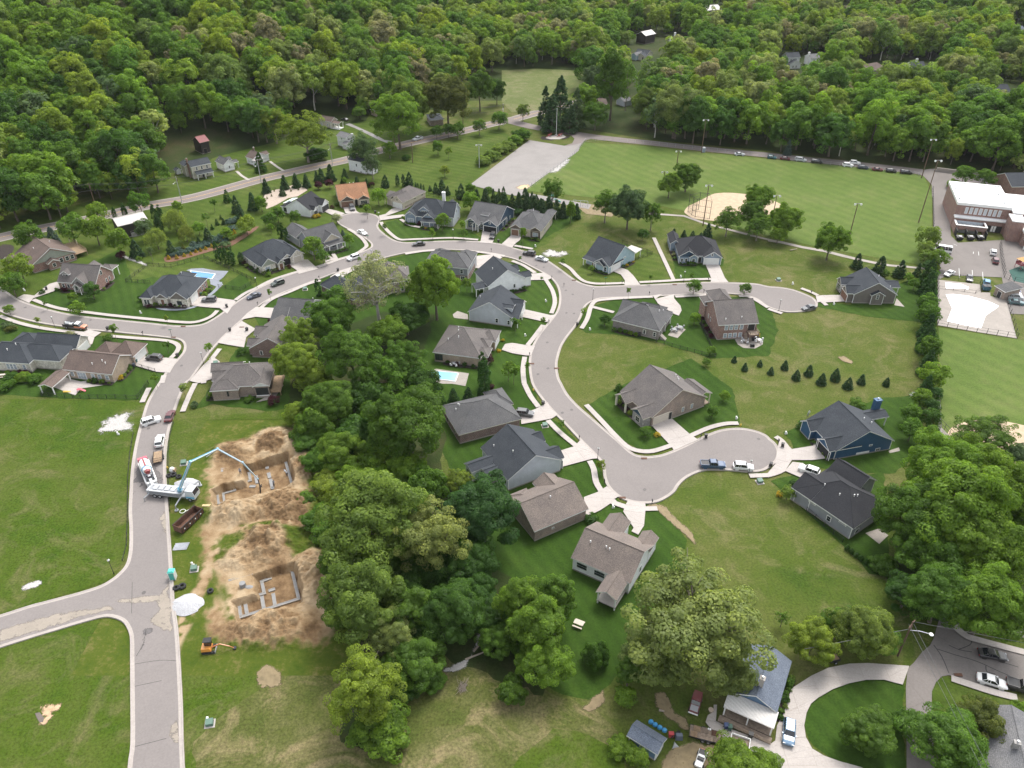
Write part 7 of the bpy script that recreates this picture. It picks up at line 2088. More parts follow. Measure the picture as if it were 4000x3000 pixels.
for k,col,rc,s,lab,z in(('suv',GRY,10,'1752,925 1860,922','dark grey car on the drive of the slate roofed house with the pool',.32),('suv',BLK,10,'1262,1420 1398,1432','large black car on the corner drive beside the tan brick house',.32),('sedan',NAV,10,'2130,915 2255,868','dark blue car parked at the kerb beyond the slate roofed house',.225),('suv',(.015,.03,.02),11,'135,800 237,762','dark green car parked on the left street beside the verge',.225),('suv',WHT,11,'800,575 880,548','white car driving on the street near the junction lamp',.225),('sedan',WHT,11,'948,358 888,328','white sedan with glass roof parked at the turning circle',.225),('sedan',BLK,11,'1362,447 1450,440','black sedan on the curved street below the blue grey house',.225),('suv',GRY,11,'836,150 822,112','dark car in front of the brown garage door',.32),('suv',BLK,11,'2034,395 2056,350','black car on the drive of the dark blue house',.32),('hatch',WHT,11,'672,745 715,738','white car half hidden beside the slate roofed brick house',.32),('suv',BLK,12,'108,520 190,532','black car behind a silver one on the outer curve',.225),('sedan',SIL,12,'296,582 217,562','silver sedan on the outer curve of the bend',.225),('sedan',GRY,13,'310,1002 402,985','dark grey sedan at the rim of the right turning circle',.225),('suv',WHT,20,'1374,290 1230,335','white car standing askew at the left kerb below the garden fence',.225),('sedan',MAR,20,'1482,230 1448,308','maroon sedan parked at the right kerb opposite the askew white car',.225),('suv',WHT,20,'1392,428 1366,545','white car with a flat trailer hitched behind it',.225),('suv',GRY,22,'157,250 65,240','grey car on the drive of the long grey roofed house',.32),('pickup',(.02,.06,.14),22,'1838,695 1634,688','dark blue pickup with a black bed cover at the lower turning circle',.225),('suv',WHT,22,'2080,715 1920,700','white car parked right of the blue pickup',.225),('suv',WHT,23,'283,712 432,765','white car on the drive of the dark roofed house',.32),('sedan',BLK,33,'2068,695 1822,650','black sedan on the lower right street beside the far pavement',.125),('sedan',WHT,33,'2065,940 1816,862','white sedan with a dark sunroof on the lower right street',.125),('pickup',BLK,33,'2340,1000 2112,925','black pickup cut by the right edge behind the white sedan',.125),('suv',(.1,.19,.3),33,'178,1440 190,1248','blue car on the curved white drive at the bottom',.32),('pickup',SIL,1,'1362,1205 1432,1185','silver pickup on the main road below the big bright tree',.1),('sedan',BLK,1,'732,1022 800,1035','black car beside the cream cottage with porch',.1)):
 p=pr(rc,s);car(k,col,p[0],p[1],lab,None,z)
GL='cars parked along the lane by the turf'
for k,col,rc,s,lab in(('sedan',SIL,2,'2003,1328 1932,1325','silver sedan alone on the lane at the left of the parked row'),('hatch',TEAL,3,'67,1357 3,1350','teal hatchback leading the row on the lane'),('sedan',MAR,3,'187,1368 115,1360','maroon sedan behind the teal one on the lane'),('van',SIL,3,'325,1380 242,1370','silver minivan on the lane beside the maroon sedan'),('van',BLK,3,'466,1397 382,1388','black minivan on the lane right of the silver one'),('suv',WHT,3,'735,1425 648,1418','nearer of the two white cars on the lane'),('suv',WHT,3,'792,1405 714,1398','farther of the two white cars on the lane'),('suv',NAV,3,'862,1445 783,1438','dark navy car right of the two white ones on the lane'),('sedan',MAR,3,'988,1462 907,1455','maroon car between two dark ones on the lane'),('suv',BLK,3,'1105,1475 1025,1468','black car right of the maroon one on the lane'),('van',BLK,3,'1243,1488 1148,1480','last black van in the row on the lane near the school')):
 p=pr(rc,s);car(k,col,p[0],p[1],lab,GL,.125)
for k,col,s,lab in(('bus',WHT,'285,390 615,440','white passenger van parked across the top left of the school car park'),('suv',WHT,'1550,400 1555,525','white car at the fence on the right of the school car park'),('suv',MAR,'1590,580 1610,700','maroon car below the white one at the school fence'),('sedan',WHT,'512,960 700,865','white sedan slanting at the pool fence corner'),('sedan',GRY,'1040,1075 1045,955','dark car in a marked bay at the pool fence'),('suv',(.06,.22,.4),'1410,1060 1412,1170','bright blue car beside the blue dumpster'),('suv',(.3,.3,.45),'2060,1290 1875,1270','lavender car at the back of the cluster right of the pump house'),('suv',WHT,'2130,1375 1860,1340','white car in the cluster right of the pump house'),('van',SIL,'2180,1440 1855,1410','silver car in the cluster right of the pump house'),('sedan',(.05,.12,.13),'2230,1560 1875,1510','teal sedan nearest the pool fence in the cluster'),('hatch',SIL,'380,540 255,520','grey car tucked under the hedgerow tree in the school car park'),('hatch',RED_,'400,480 285,465','red car tucked under the hedgerow tree beside the van'),('hatch',BLK,'340,660 215,640','black car under the lowest branches at the car park edge')):
 p=Z(3600,900,5.53,s);car(k,col,p[0],p[1],lab,None,.125)
# -------- boxes on wheels and machines
def frame(front,rear,name,label,cat,z=.225,h=.6):
 f,r=G(front,z+h),G(rear,z+h)
 c=(f+r)/2
 o=thing(name,label,cat,(c.x,c.y,z),math.atan2(f.y-r.y,f.x-r.x));return o,(f-r).length
def M(name,m,par,fn,col=None):
 o=one(name,m,par,fn)
 if col:o.color=(*col,1)
 return o
def wheels(par,xs,w,r=.42,wd=.28):
 for x in xs:
  for s in(-1,1):
   t=M('wheel',RUBBER,par,lambda q:q.tube((x,s*(w-wd),r),(x,s*w,r),r,n=14));M('rim',GALV,t,lambda q:q.tube((x,s*(w-.05),r),(x,s*(w+.01),r),r*.55,n=10))
Z5=lambda s:Z(500,1650,5.53,s)
CH=(.62,.6,.58)
# flat trailer
o,L=frame(*Z5('655,600 640,890'),'flat_trailer','flat wooden trailer with a mesh ramp gate behind the white car','trailer')
M('deck',WOOD,o,lambda q:[q.box(-2.1,2.1,-1+.25*i,-.77+.25*i,.6,.68)for i in range(8)]);M('rails',BLACKM,o,lambda q:(q.box(-2.15,2.15,-1.06,-1,.55,1.0),q.box(-2.15,2.15,1,1.06,.55,1.0),q.tube((2.1,-.9,.6),(3.2,0,.5),.05),q.tube((2.1,.9,.6),(3.2,0,.5),.05)))
M('ramp_gate',BLACKM,o,lambda q:[q.box(-2.2,-2.14,-1+.2*i,-.96+.2*i,.6,1.9)for i in range(11)]+[q.box(-2.2,-2.14,-1,1,z,z+.05)for z in(.6,1.2,1.85)]);wheels(o,(-.35,.35),1.25,.33,.2)
# concrete mixer truck (front-discharge, nose down the street)
o,L=frame(*Z5('565,1440 330,850'),'concrete_mixer_truck','white and red concrete mixer truck pouring into the pump truck','mixer truck')
M('chassis',WHITE,o,lambda q:(q.box(-4.6,4.4,-1.05,1.05,.75,1.15),q.box(-4.5,3.8,-1.25,-1.05,1.1,1.7),q.box(-4.5,3.8,1.05,1.25,1.1,1.7)))
M('cab',PAINT,o,lambda q:q.loft([[(2.2,-1.2,.8),(4.7,-1.15,.8),(4.7,1.15,.8),(2.2,1.2,.8)],[(2.3,-1.1,1.9),(4.6,-1.0,1.8),(4.6,1.0,1.8),(2.3,1.1,1.9)]]),WHT);M('windshield',CARGLASS,o,lambda q:q.loft([[(2.5,-1.0,1.9),(4.0,-.95,1.85),(4.0,.95,1.85),(2.5,1.0,1.9)],[(2.6,-.85,2.6),(3.7,-.8,2.6),(3.7,.8,2.6),(2.6,.85,2.6)]]))
M('drum',PAINT,o,lambda q:q.loft([[(x,r*math.cos(a),2.25+zo+r*math.sin(a))for a in[2*PI*i/16 for i in range(16)]]for x,r,zo in((-3.6,.5,-.1),(-3.2,1.1,-.05),(-2,1.3,0),(-.4,1.3,.1),(1.2,.85,.4),(2.0,.55,.6))]),WHT)
M('drum_stripe',PAINT,o,lambda q:q.loft([[(x,-.18,z),(x,.18,z),(x,.18,z+.05),(x,-.18,z+.05)]for x,z in((-3.2,3.28),(-2,3.56),(-.4,3.66),(.3,3.58))]),RED_);M('drum_band',PAINT,o,lambda q:q.tube((.4,0,2.52),(.75,0,2.62),1.16,1.06,n=16),(.12,.3,.5));M('hopper',PAINT,o,lambda q:q.loft([[(1.6,.75*math.cos(a),2.95+.75*math.sin(a))for a in[PI*i/4 for i in range(8)]],[(2.6,.5*math.cos(a),3.3+.5*math.sin(a))for a in[PI*i/4 for i in range(8)]]]),RED_)
M('rear_hood',PAINT,o,lambda q:q.loft([[(-5.4,-1.15,1.0),(-3.9,-1.15,1.0),(-3.9,1.15,1.0),(-5.4,1.15,1.0)],[(-5.3,-1.05,2.3),(-4.3,-1.05,2.45),(-4.3,1.05,2.45),(-5.3,1.05,2.3)]]),(.45,.06,.1));M('chute',GALV,o,lambda q:q.loft([[(2.6,-.3,2.6),(2.6,.3,2.6),(2.6,.3,2.8),(2.6,-.3,2.8)],[(5.6,-.3,1.6),(5.6,.3,1.6),(5.6,.3,1.75),(5.6,-.3,1.75)]]));wheels(o,(-3.6,-2.4,-1.2,3.4),1.25,.5)
# concrete pump truck with its boom
o,L=frame(*Z5('1400,1590 580,1500'),'concrete_pump_truck','grey concrete pump truck with a long folded sky blue boom','pump truck')
M('chassis',GREYM,o,lambda q:(q.box(-5.6,3.4,-1.2,1.2,.8,1.25),q.box(-5.2,2.6,-1.0,1.0,1.25,1.9)));M('deck_plates',GALV,o,lambda q:(q.box(-5.0,2.4,-1.22,-.7,1.9,2.0),q.box(-5.0,2.4,.7,1.22,1.9,2.0),[q.box(-4.4+1.4*i,-3.4+1.4*i,-.6,.6,1.9,2.15)for i in range(4)],q.box(-5.9,-5.0,-.9,.9,.9,1.7)))
M('cab',PAINT,o,lambda q:q.loft([[(3.6,-1.2,.7),(5.7,-1.2,.7),(5.7,1.2,.7),(3.6,1.2,.7)],[(3.6,-1.2,1.9),(5.75,-1.2,1.8),(5.75,1.2,1.8),(3.6,1.2,1.9)],[(3.65,-1.1,2.9),(5.4,-1.1,2.9),(5.4,1.1,2.9),(3.65,1.1,2.9)]]),(.5,.52,.54));M('windshield',CARGLASS,o,lambda q:q.loft([[(5.6,-1.05,1.85),(5.78,-1.05,1.85),(5.78,1.05,1.85),(5.6,1.05,1.85)],[(5.35,-1.0,2.8),(5.48,-1.0,2.8),(5.48,1.0,2.8),(5.35,1.0,2.8)]]));M('cab_stripe',PAINT,o,lambda q:q.box(3.7,5.7,-1.25,-1.2,1.0,1.4),(.1,.4,.6));wheels(o,(-3.9,-2.7,4.5),1.25,.52)
M('outrigger',GREYM,o,lambda q:[(q.tube((2.4,0,1.2),(2.8+dx,s*4.2,1.3),.16),q.tube((2.8+dx,s*4.2,1.3),(2.8+dx,s*4.2,.1),.13),q.tube((2.8+dx,s*4.2,-.1),(2.8+dx,s*4.2,.1),.45,n=10))for s,dx in((-1,0),(1,1.2))]+[(q.tube((-5.0,s,1.2),(-5.6,s*2.6,.9),.13),q.tube((-5.6,s*2.6,.9),(-5.6,s*2.6,.05),.1))for s in(-1,1)])
SKYB=(.12,.42,.62)
mw=o.matrix_basis.copy();mw=Matrix.Translation(o.location)@Matrix.Rotation(o.rotation_euler.z,4,'Z');inv=mw.inverted()
bp=[G(p,z)for p,z in zip(Z5('1115,1450 1115,1430 1345,850 1935,570')+Z(800,1650,4.424,'650,690 915,975'),(2.2,3.4,12.5,12.8,9.6,3.2))]
bl=[inv@p for p in bp]
M('boom_base',PAINT,o,lambda q:q.tube(bl[0]-Vector((0,0,.3)),bl[1],.62,.45,n=12),SKYB)
for i in range(1,5):M('boom_section',PAINT,o,lambda q:q.tube(bl[i],bl[i+1],.42-.06*i,.36-.06*i,n=4),SKYB);M('joint',PAINT,o,lambda q:q.ball(bl[i+1],.42-.05*i),SKYB)
M('delivery_pipe',WHITE,o,lambda q:q.path([p+Vector((.25,-.25,.2))for p in bl[1:]],.07));M('ram',GALV,o,lambda q:(q.tube(bl[1]+(bl[2]-bl[1])*.35+Vector((.5,0,0)),bl[1]+(bl[2]-bl[1])*.62,.12),q.tube(bl[2]+(bl[3]-bl[2])*.55-Vector((0,0,.7)),bl[2]+(bl[3]-bl[2])*.95,.1)))
M('end_hose',RUBBER,o,lambda q:q.path([bl[5],bl[5]+Vector((.4,-.5,-1.4)),bl[5]+Vector((.5,-1.4,-4.4))],.13))
# dumpster with rusty inside
o,L=frame(*T(20,'1720,1085 1535,1255'),'roll_off_dumpster','long rusty black dumpster with white marks on the grass','dumpster',.1,1.0)
M('shell',RUST,o,lambda q:(q.box(-3.3,3.3,-1.15,-1.05,.2,1.8),q.box(-3.3,3.3,1.05,1.15,.2,1.8),q.box(-3.3,-3.2,-1.05,1.05,.2,1.8),q.box(3.2,3.3,-1.05,1.05,.2,1.8),q.box(-3.2,3.2,-1.05,1.05,.2,.35)));M('ribs',BLACKM,o,lambda q:[(q.box(-3.2+.8*i,-3.1+.8*i,-1.24,-1.152,.2,1.75),q.box(-3.2+.8*i,-3.1+.8*i,1.152,1.24,.2,1.75))for i in range(9)]+[q.box(-3.38,3.38,s*1.2-.07,s*1.2+.07,1.72,1.86)for s in(-1,1)])
for i in range(4):M('white_mark',WHITE,o,lambda q:q.box(-2.6+1.6*i,-2.35+1.6*i,-1.27,-1.245,.9,1.2))
# mini excavator
e0=G(T1(30,1810,640));o=thing('mini_excavator','small orange and black excavator at the lower dirt edge','excavator',(e0.x,e0.y,0),.1)
M('track',RUBBER,o,lambda q:[q.box(-1.1,1.1,s*.75-.2,s*.75+.2,0,.5)for s in(-1,1)]);M('body',PAINT,o,lambda q:q.loft([[(-1.2,-.85,.6),(.6,-.85,.6),(.6,.85,.6),(-1.2,.85,.6)],[(-1.1,-.75,1.3),(.4,-.75,1.2),(.4,.75,1.2),(-1.1,.75,1.3)]]),(.65,.26,.04));M('cab',CARGLASS,o,lambda q:q.box(-.6,.55,-.1,.8,1.2,2.3));M('cab_roof',BLACKM,o,lambda q:q.box(-.75,.7,-.2,.9,2.3,2.42));M('boom',PAINT,o,lambda q:(q.tube((.6,-.2,1.0),(2.2,-.2,1.7),.13),q.tube((2.2,-.2,1.7),(3.8,-.3,1.0),.11),q.tube((3.8,-.3,1.0),(4.6,-.3,.4),.08)),(.5,.16,.05));M('bucket',BLACKM,o,lambda q:q.box(4.4,4.9,-.6,0,.1,.55));M('blade',GREYM,o,lambda q:q.box(1.2,1.3,-.9,.9,.05,.5))
# service truck with orange cab
o,L=frame(*T(10,'748,1160 552,1140'),'service_truck','orange cabbed service truck with a loaded dark bed at the kerb','truck',.225,1.0)
M('cab',PAINT,o,lambda q:(q.loft([rring(.2,.98,.5,1.2),rring(2.4,.98,.5,1.15),rring(3.3,.95,.5,1.1),rring(3.5,.8,.6,.95)])),(.6,.2,.1));M('roof',PAINT,o,lambda q:q.loft([[(.3,-.9,1.85),(1.6,-.85,1.85),(1.6,.85,1.85),(.3,.9,1.85)],[(.4,-.8,2.0),(1.4,-.75,2.0),(1.4,.75,2.0),(.4,.8,2.0)]]),WHT);M('windows',CARGLASS,o,lambda q:q.loft([[(.25,-.95,1.15),(2.2,-.95,1.15),(2.2,.95,1.15),(.25,.95,1.15)],[(.35,-.85,1.86),(1.6,-.8,1.86),(1.6,.8,1.86),(.35,.85,1.86)]]));M('bed',BLACKM,o,lambda q:(q.box(-3.6,.15,-1.05,1.05,.75,1.0),q.box(-3.6,.15,-1.05,-.98,1.0,1.5),q.box(-3.6,.15,.98,1.05,1.0,1.5),q.box(.02,.15,-1.0,1.0,1.0,2.0)));M('load',GREYM,o,lambda q:(q.box(-2.8,-1.7,-.7,.5,1.0,1.7),q.box(-1.5,-.3,-.5,.8,1.0,1.5),q.tube((-3.4,0,1.3),(-3.4,.6,1.3),.4,n=12)));M('mower',PAINT,o,lambda q:(q.box(-1.3,-.4,-.9,-.4,1.0,1.9),),WHT);wheels(o,(-2.4,2.4),1.05,.4)
# yard at the lower right
o,L=frame(*T(32,'1566,1178 1612,1010'),'small_jeep','dark red off road car with silver bonnet under the giant pale tree','car',.02,.9)
M('body',PAINT,o,lambda q:q.loft([rring(-1.9,.75,.45,1.1),rring(-1.7,.82,.4,1.15),rring(.6,.82,.4,1.1),rring(1.9,.72,.45,1.0)]),(.16,.02,.03));M('bonnet',PAINT,o,lambda q:q.box(.75,1.85,-.65,.65,1.09,1.13),(.35,.36,.38));M('cabin',CARGLASS,o,lambda q:q.loft([[(-1.8,-.75,1.1),(.6,-.75,1.1),(.6,.75,1.1),(-1.8,.75,1.1)],[(-1.7,-.7,1.7),(.25,-.68,1.7),(.25,.68,1.7),(-1.7,.7,1.7)]]));M('roof',PAINT,o,lambda q:q.box(-1.75,.2,-.7,.7,1.7,1.78),(.16,.02,.03));M('bumper',WHITE,o,lambda q:q.box(1.95,2.1,-.8,.8,.5,.7));wheels(o,(-1.2,1.3),.9,.38,.25)
o,L=frame(*Z(2400,2700,3.687,'1560,680 1100,560'),'flatbed_trailer','rusty flatbed trailer loaded with pallets and boards beside the white awning','trailer',.02,.7)
M('deck',OLDWOOD,o,lambda q:[q.box(-2.7,2.5,-1+.29*i,-.74+.29*i,.6,.68)for i in range(7)]);M('frame',BLACKM,o,lambda q:(q.box(-2.8,2.6,-1.1,-1.02,.45,.7),q.box(-2.8,2.6,1.02,1.1,.45,.7),q.tube((2.5,-.9,.55),(3.9,0,.5),.06),q.tube((2.5,.9,.55),(3.9,0,.5),.06)));wheels(o,(-.5,.4),1.3,.36,.22)
for x,y,c in((-1.6,.5,0),(-.3,.55,1),(-2.0,-.6,0),(1.3,.5,2),(1.7,-.6,1)):M('pallet',(WOOD,OLDWOOD,RUST)[c],o,lambda q:[q.box(x-.55,x+.55,y-.45+.2*i,y-.33+.2*i,.7,.86)for i in range(5)])
M('buckets',WHITE,o,lambda q:[q.tube((.2+.3*i,.9,.7),(.2+.3*i,.9,1.0),.14,n=8)for i in range(2)])
o,L=frame(*Z(2400,2700,3.687,'1930,780 1690,700'),'utility_trailer','small white railed utility trailer on the white yard paving','trailer',.3,.6)
M('bed',OLDWOOD,o,lambda q:q.box(-1.4,1.4,-.95,.95,.5,.58));M('rails',WHITE,o,lambda q:[q.box(-1.5,1.5,s*1.0-.05,s*1.0+.05,.5,1.0)for s in(-1,1)]+[q.box(-1.52,-1.42,-1,1,.5,1.0),q.box(1.42,1.52,-1,1,.5,1.0),q.tube((1.5,0,.5),(2.6,0,.45),.05)]);wheels(o,(0,),1.25,.32,.2)
o,L=frame(*T(32,'1610,1640 1655,1510'),'utility_cart','white utility cart with black seat on the dirt at the bottom edge','utility vehicle',.02,.7)
M('body',PAINT,o,lambda q:(q.loft([rring(-1.5,.7,.35,.85),rring(1.5,.6,.35,.8)])),WHT);M('cargo_bed',BLACKM,o,lambda q:(q.box(-1.45,-.4,-.6,.6,.84,.98),q.box(.0,.5,-.5,.5,.8,1.2)));M('seat',GREYM,o,lambda q:q.box(-.3,.1,-.5,.5,.84,1.3));M('tail_board',PAINT,o,lambda q:q.box(-1.55,-1.48,-.6,.6,.6,.95),(.5,.1,.05));wheels(o,(-1.0,1.0),.85,.3,.25)
o,L=frame(*T(33,'520,720 612,700'),'dump_cart','small dump cart with a tan load under the yellow green tree','cart',.02,.6)
M('bed',BLACKM,o,lambda q:(q.box(-.9,.9,-.75,-.68,.5,1.0),q.box(-.9,.9,.68,.75,.5,1.0),q.box(-.9,-.83,-.68,.68,.5,1.0),q.box(.83,.9,-.68,.68,.5,1.0)));M('load',WOOD,o,lambda q:q.box(-.82,.82,-.67,.67,.5,.85));wheels(o,(0,),.95,.32,.2)
# == street furniture
def near_house(q):
 w=min(HOUSES,key=lambda h:(h[0]-Vector((q.x,q.y))).length)[1].split()[:9]
 while w[-1]in('with','and','the','a','of','at','on','beside','cut','by','many','two','back','white','big','steep','deep','wide','grey','pale','stone','low','over','facing'):w.pop()
 return ' '.join(w)
def at_px(rc,x,y):return G(T1(rc,x,y))
lm=MB();lm.tube((0,0,0),(0,0,.5),.13,.08,8);lm.tube((0,0,.5),(0,0,3.7),.06,.05,8);lampm=lm.data('post',BLACKM)
lm=MB();lm.ball((0,0,3.98),.26);globem=lm.data('globe',plain('lamp_globe',(.6,.6,.58),.3,.03));lm=MB();lm.tube((0,0,3.66),(0,0,3.78),.17,.1,8);lm.tube((0,0,4.22),(0,0,4.36),.1,.02,8);capm=lm.data('cap',BLACKM)
for rc,x,y,lab in((10,480,1180,'street lamp by the service truck on the left road'),(10,1762,1492,'street lamp on the verge below the left junction'),(11,1705,410,'street lamp on the lawn of the blue grey house'),(11,1004,592,'street lamp at the northern junction'),(11,12,835,'street lamp on the verge behind the dark green car'),(12,1482,780,'street lamp before the house with the dark porch gable'),(12,697,935,'street lamp at the corner of the right branch'),(13,92,1030,'street lamp at the right turning circle'),(20,986,1642,'street lamp alone on the field by the side road'),(22,738,668,'street lamp on the inner verge of the bend'),(22,2045,775,'street lamp behind the white car at the lower circle'),(11,1068,262,'street lamp at the edge of the northern turning circle')):
 q=at_px(rc,x,y);o=thing('street_lamp',lab,'street lamp',(q.x,q.y,0),0,'black globe lamps along the streets')
 for n_,m_ in(('post',lampm),('globe',globem),('cap',capm)):link_o(bpy.data.objects.new(n_,m_),o)
b=MB();b.loft([[(-.26,-.28,.1),(.26,-.28,.1),(.26,.28,.1),(-.26,.28,.1)],[(-.33,-.36,1.0),(.33,-.36,1.0),(.33,.36,1.0),(-.33,.36,1.0)]]);binm=b.data('body',MATTE)
b=MB();b.box(-.36,.36,-.4,.38,1.0,1.1);lidm=b.data('lid',MATTE);b=MB();[b.tube((s*.24,.32,.13),(s*.3,.32,.13),.13,n=8)for s in(-1,1)];whm=b.data('wheels',RUBBER)
for rc,x,y,col,lab in((10,405,850,BLK,'black bin on the drive of the brick gabled house'),(10,935,1198,BLK,'black bin on the kerb above the brown roofed house'),(10,1962,1003,BLK,'black bin at the slate roofed house drive end'),(10,1990,1207,BLK,'black bin at the kerb of the dark brick house'),(10,2137,1205,BLK,'black bin at the corner of the dark brick house'),(10,1537,1430,BLK,'black bin on the corner drive apron'),(10,1740,900,(.02,.08,.04),'green bin beside the slate roofed garage'),(10,1180,1480,(.02,.1,.09),'teal bin at the tan brick corner'),(10,1163,1518,NAV,'dark blue bin at the tan brick corner'),(12,565,1160,BLK,'black bin on the kerb by the grey hipped house'),(22,268,185,BLK,'black bin at the long grey roofed house drive'),(22,1672,470,BLK,'black bin on the lower circle kerb'),(23,122,548,BLK,'black bin before the blue clad house'),(23,20,718,BLK,'black bin left of the dark roofed house drive'),(11,710,690,BLK,'black bin near the half hidden white car'),(11,1032,190,BLK,'black bin at the northern turning circle'),(11,2095,440,BLK,'black bin on the curve below the tan house'),(32,1875,1335,(.02,.09,.06),'green bin against the wooden ramp'),(32,1845,1322,(.02,.05,.15),'blue bin against the wooden ramp'),(32,2055,1400,BLK,'black bin below the wooden ramp'),(13,775,955,BLK,'black bin at the taupe house wall'),(12,1100,1250,BLK,'black bin at the back wall of the grey hipped house')):
 q=at_px(rc,x,y);o=thing('wheelie_bin',lab,'bin',(q.x,q.y,.26),random.uniform(0,6),'wheeled bins at the houses')
 for n_,m_ in(('body',binm),('lid',lidm),('wheels',whm)):
  c=link_o(bpy.data.objects.new(n_,m_),o);c.color=(*col,1)
b=MB();b.box(-.05,.05,-.05,.05,0,1.0);b.box(-.04,.04,-.05,.25,.82,.9);mpm=b.data('post',BLACKM);b=MB();b.box(-.12,.12,-.3,.25,1.0,1.26);b.tube((0,-.3,1.26),(0,.25,1.26),.12,n=8);mbm=b.data('box',BLACKM)
for rc,s in((10,'755,1200 1238,1240'),(11,'548,758 2033,520 18,985'),(12,'1185,895 1655,875 343,758 950,800 1695,775 318,1138 152,1425 448,820'),(22,'580,485 797,865 1208,1040 1630,470'),(13,'370,885'),(23,'87,515')):
 for p in T(rc,s):
  q=G(p);o=thing('mailbox','black mailbox at the kerb near the '+near_house(q),'mailbox',(q.x,q.y,.1),0,'mailboxes along the kerbs')
  for n_,m_ in(('post',mpm),('box',mbm)):link_o(bpy.data.objects.new(n_,m_),o)
GRN=plain('utility_green',(.1,.17,.13),.6,.1)
for rc,x,y,m_,lab in((11,425,845,GRN,'green utility box on a stone bed by the left street'),(13,90,765,GRN,'green utility box behind the right turning circle'),(22,285,365,GRN,'green utility box on the grass below the long grey roof'),(22,2140,850,GRN,'green utility box in a planted bed at the lower circle'),(20,1590,690,GRN,'green utility box on a pad by the first excavation'),(20,1680,1605,GRN,'green utility box in the grass by the second excavation'),(30,1815,1280,GRN,'green utility box alone in the lower brown grass'),(10,1865,1488,GRN,'green utility box at the brick house drive'),(1,830,1170,GREYM,'grey cabinet beside the two storey cottage')):
 q=at_px(rc,x,y);o=thing('utility_box',lab,'utility box',(q.x,q.y,0),.2)
 M('cabinet',m_,o,lambda q:q.loft([[(-.6,-.5,.12),(.6,-.5,.12),(.6,.5,.12),(-.6,.5,.12)],[(-.6,-.5,.75),(.6,-.5,.75),(.6,.5,.95),(-.6,.5,.95)]]));M('pad',CONC,o,lambda q:q.box(-.85,.85,-.8,.8,0,.118))
b=MB();b.box(-.14,.14,-.14,.14,0,.75);b.box(-.16,.16,-.16,.16,.752,.95);b.box(.22,.42,-.1,.1,0,.5);pedm=b.data('cabinet',WHITE)
for rc,s in((12,'290,950 112,1248 200,475 1455,740 670,1195'),(22,'870,1072 1935,305'),(13,'565,975 210,800'),(10,'210,855 1215,1050'),(23,'150,435'),(30,'1800,1250'),(20,'1665,1570 1020,440')):
 for p in T(rc,s):
  q=G(p);o=thing('service_pedestal','small white service pedestal near the '+near_house(q),'pedestal',(q.x,q.y,0),0,'white service pedestals on the verges');link_o(bpy.data.objects.new('cabinet',pedm),o)
for rc,s in((22,'1973,368 185,62'),(20,'1450,735')):
 for p in T(rc,s):
  q=G(p);o=thing('fire_hydrant',{1973:'yellow hydrant at the end of the inner pavement',185:'yellow hydrant on the verge of the long street',1450:'yellow hydrant on the grass beside the mixer truck'}[round((p[0]%1000)*2.212)],'hydrant',(q.x,q.y,.1))
  M('barrel',plain('hydrant_yellow',(.6,.42,.06)),o,lambda q:(q.tube((0,0,0),(0,0,.6),.13,n=8),q.ball((0,0,.62),.15),q.tube((-.25,0,.42),(.25,0,.42),.07)))
for rc,s,lab in((10,'1500,1262 1585,1168 2090,1175','left'),(12,'535,768 1405,806 170,1490 385,1530','mid'),(22,'1140,650 955,990','low'),(33,'1640,862','right')):
 for p in T(rc,s):
  q=G(p);o=M('storm_drain',RUST,None,lambda k:(k.box(-.7,.7,-.3,.3,.24,.33),[k.box(-.6+.2*i,-.5+.2*i,-.25,.25,.33,.345)for i in range(6)]));o.location=(q.x,q.y,0);tag(o,'rusty iron drain inlet in the kerb','drain','rusty drain inlets in the kerbs')
# street name signs
for rc,x,y,lab in((10,1487,1255,'green street sign at the left junction corner'),(12,806,800,'green street sign at the right branch corner'),(11,970,435,'green street sign at the turning circle corner')):
 q=at_px(rc,x,y);o=thing('street_sign',lab,'sign',(q.x,q.y,0),.3);M('post',BLACKM,o,lambda k:k.tube((0,0,0),(0,0,2.7),.05));M('blade',plain('sign_green',(.02,.22,.12)),o,lambda k:(k.box(-.45,.45,-.02,.02,2.5,2.72),))
# utility poles and the wires between them
def pole(b_,h,name,lab,m_=POLEWOOD,arms=True,lamp=False):
 o=thing(name,lab,'utility pole' if 'lamp' not in name else 'lamp pole',(b_.x,b_.y,hill(b_.x,b_.y)),.75);M('pole',m_,o,lambda k:k.tube((0,0,0),(0,0,h),.19,.12,8))
 if arms:M('crossarm',POLEWOOD,o,lambda k:(k.box(-1.2,1.2,-.07,.07,h-.7,h-.55),k.tube((.25,0,h-2.2),(.25,0,h-1.3),.2,n=8)))
 if lamp:M('lamp_arm',GALV,o,lambda k:(k.path([(0,0,h-2.5),(-1,-1,h-1.9),(-2.2,-2.2,h-1.9)],.05),k.ball((-2.4,-2.4,h-1.95),.28,sz=.5)))
 return b_+Vector((0,0,h))
tops=[]
for p,h,lab,l_ in((T1(10,835,150),11,'utility pole rising behind the tree left of the barn',0),(Z(650,450,4.424,'270,1505')[0],11,'grey utility pole with lamp arm right of the barn',1),(Z(650,450,4.424,'1642,1172')[0],10.5,'utility pole before the white brown roofed house',1),(T1(1,662,1425),10,'utility pole with lamp left of the white house',1),(T1(1,1199,1250),10,'utility pole by the silver pickup',0),(T1(1,1790,1092),10,'utility pole before the olive tree',0),(T1(1,2136,1082),11,'utility pole with lamp near the meadow',1)):
 tops.append(pole(G(p),h,'utility_pole',lab,GALV if l_ else POLEWOOD,True,l_))
tops.insert(0,G((-500,960))+Vector((0,0,11)))
wr=MB()
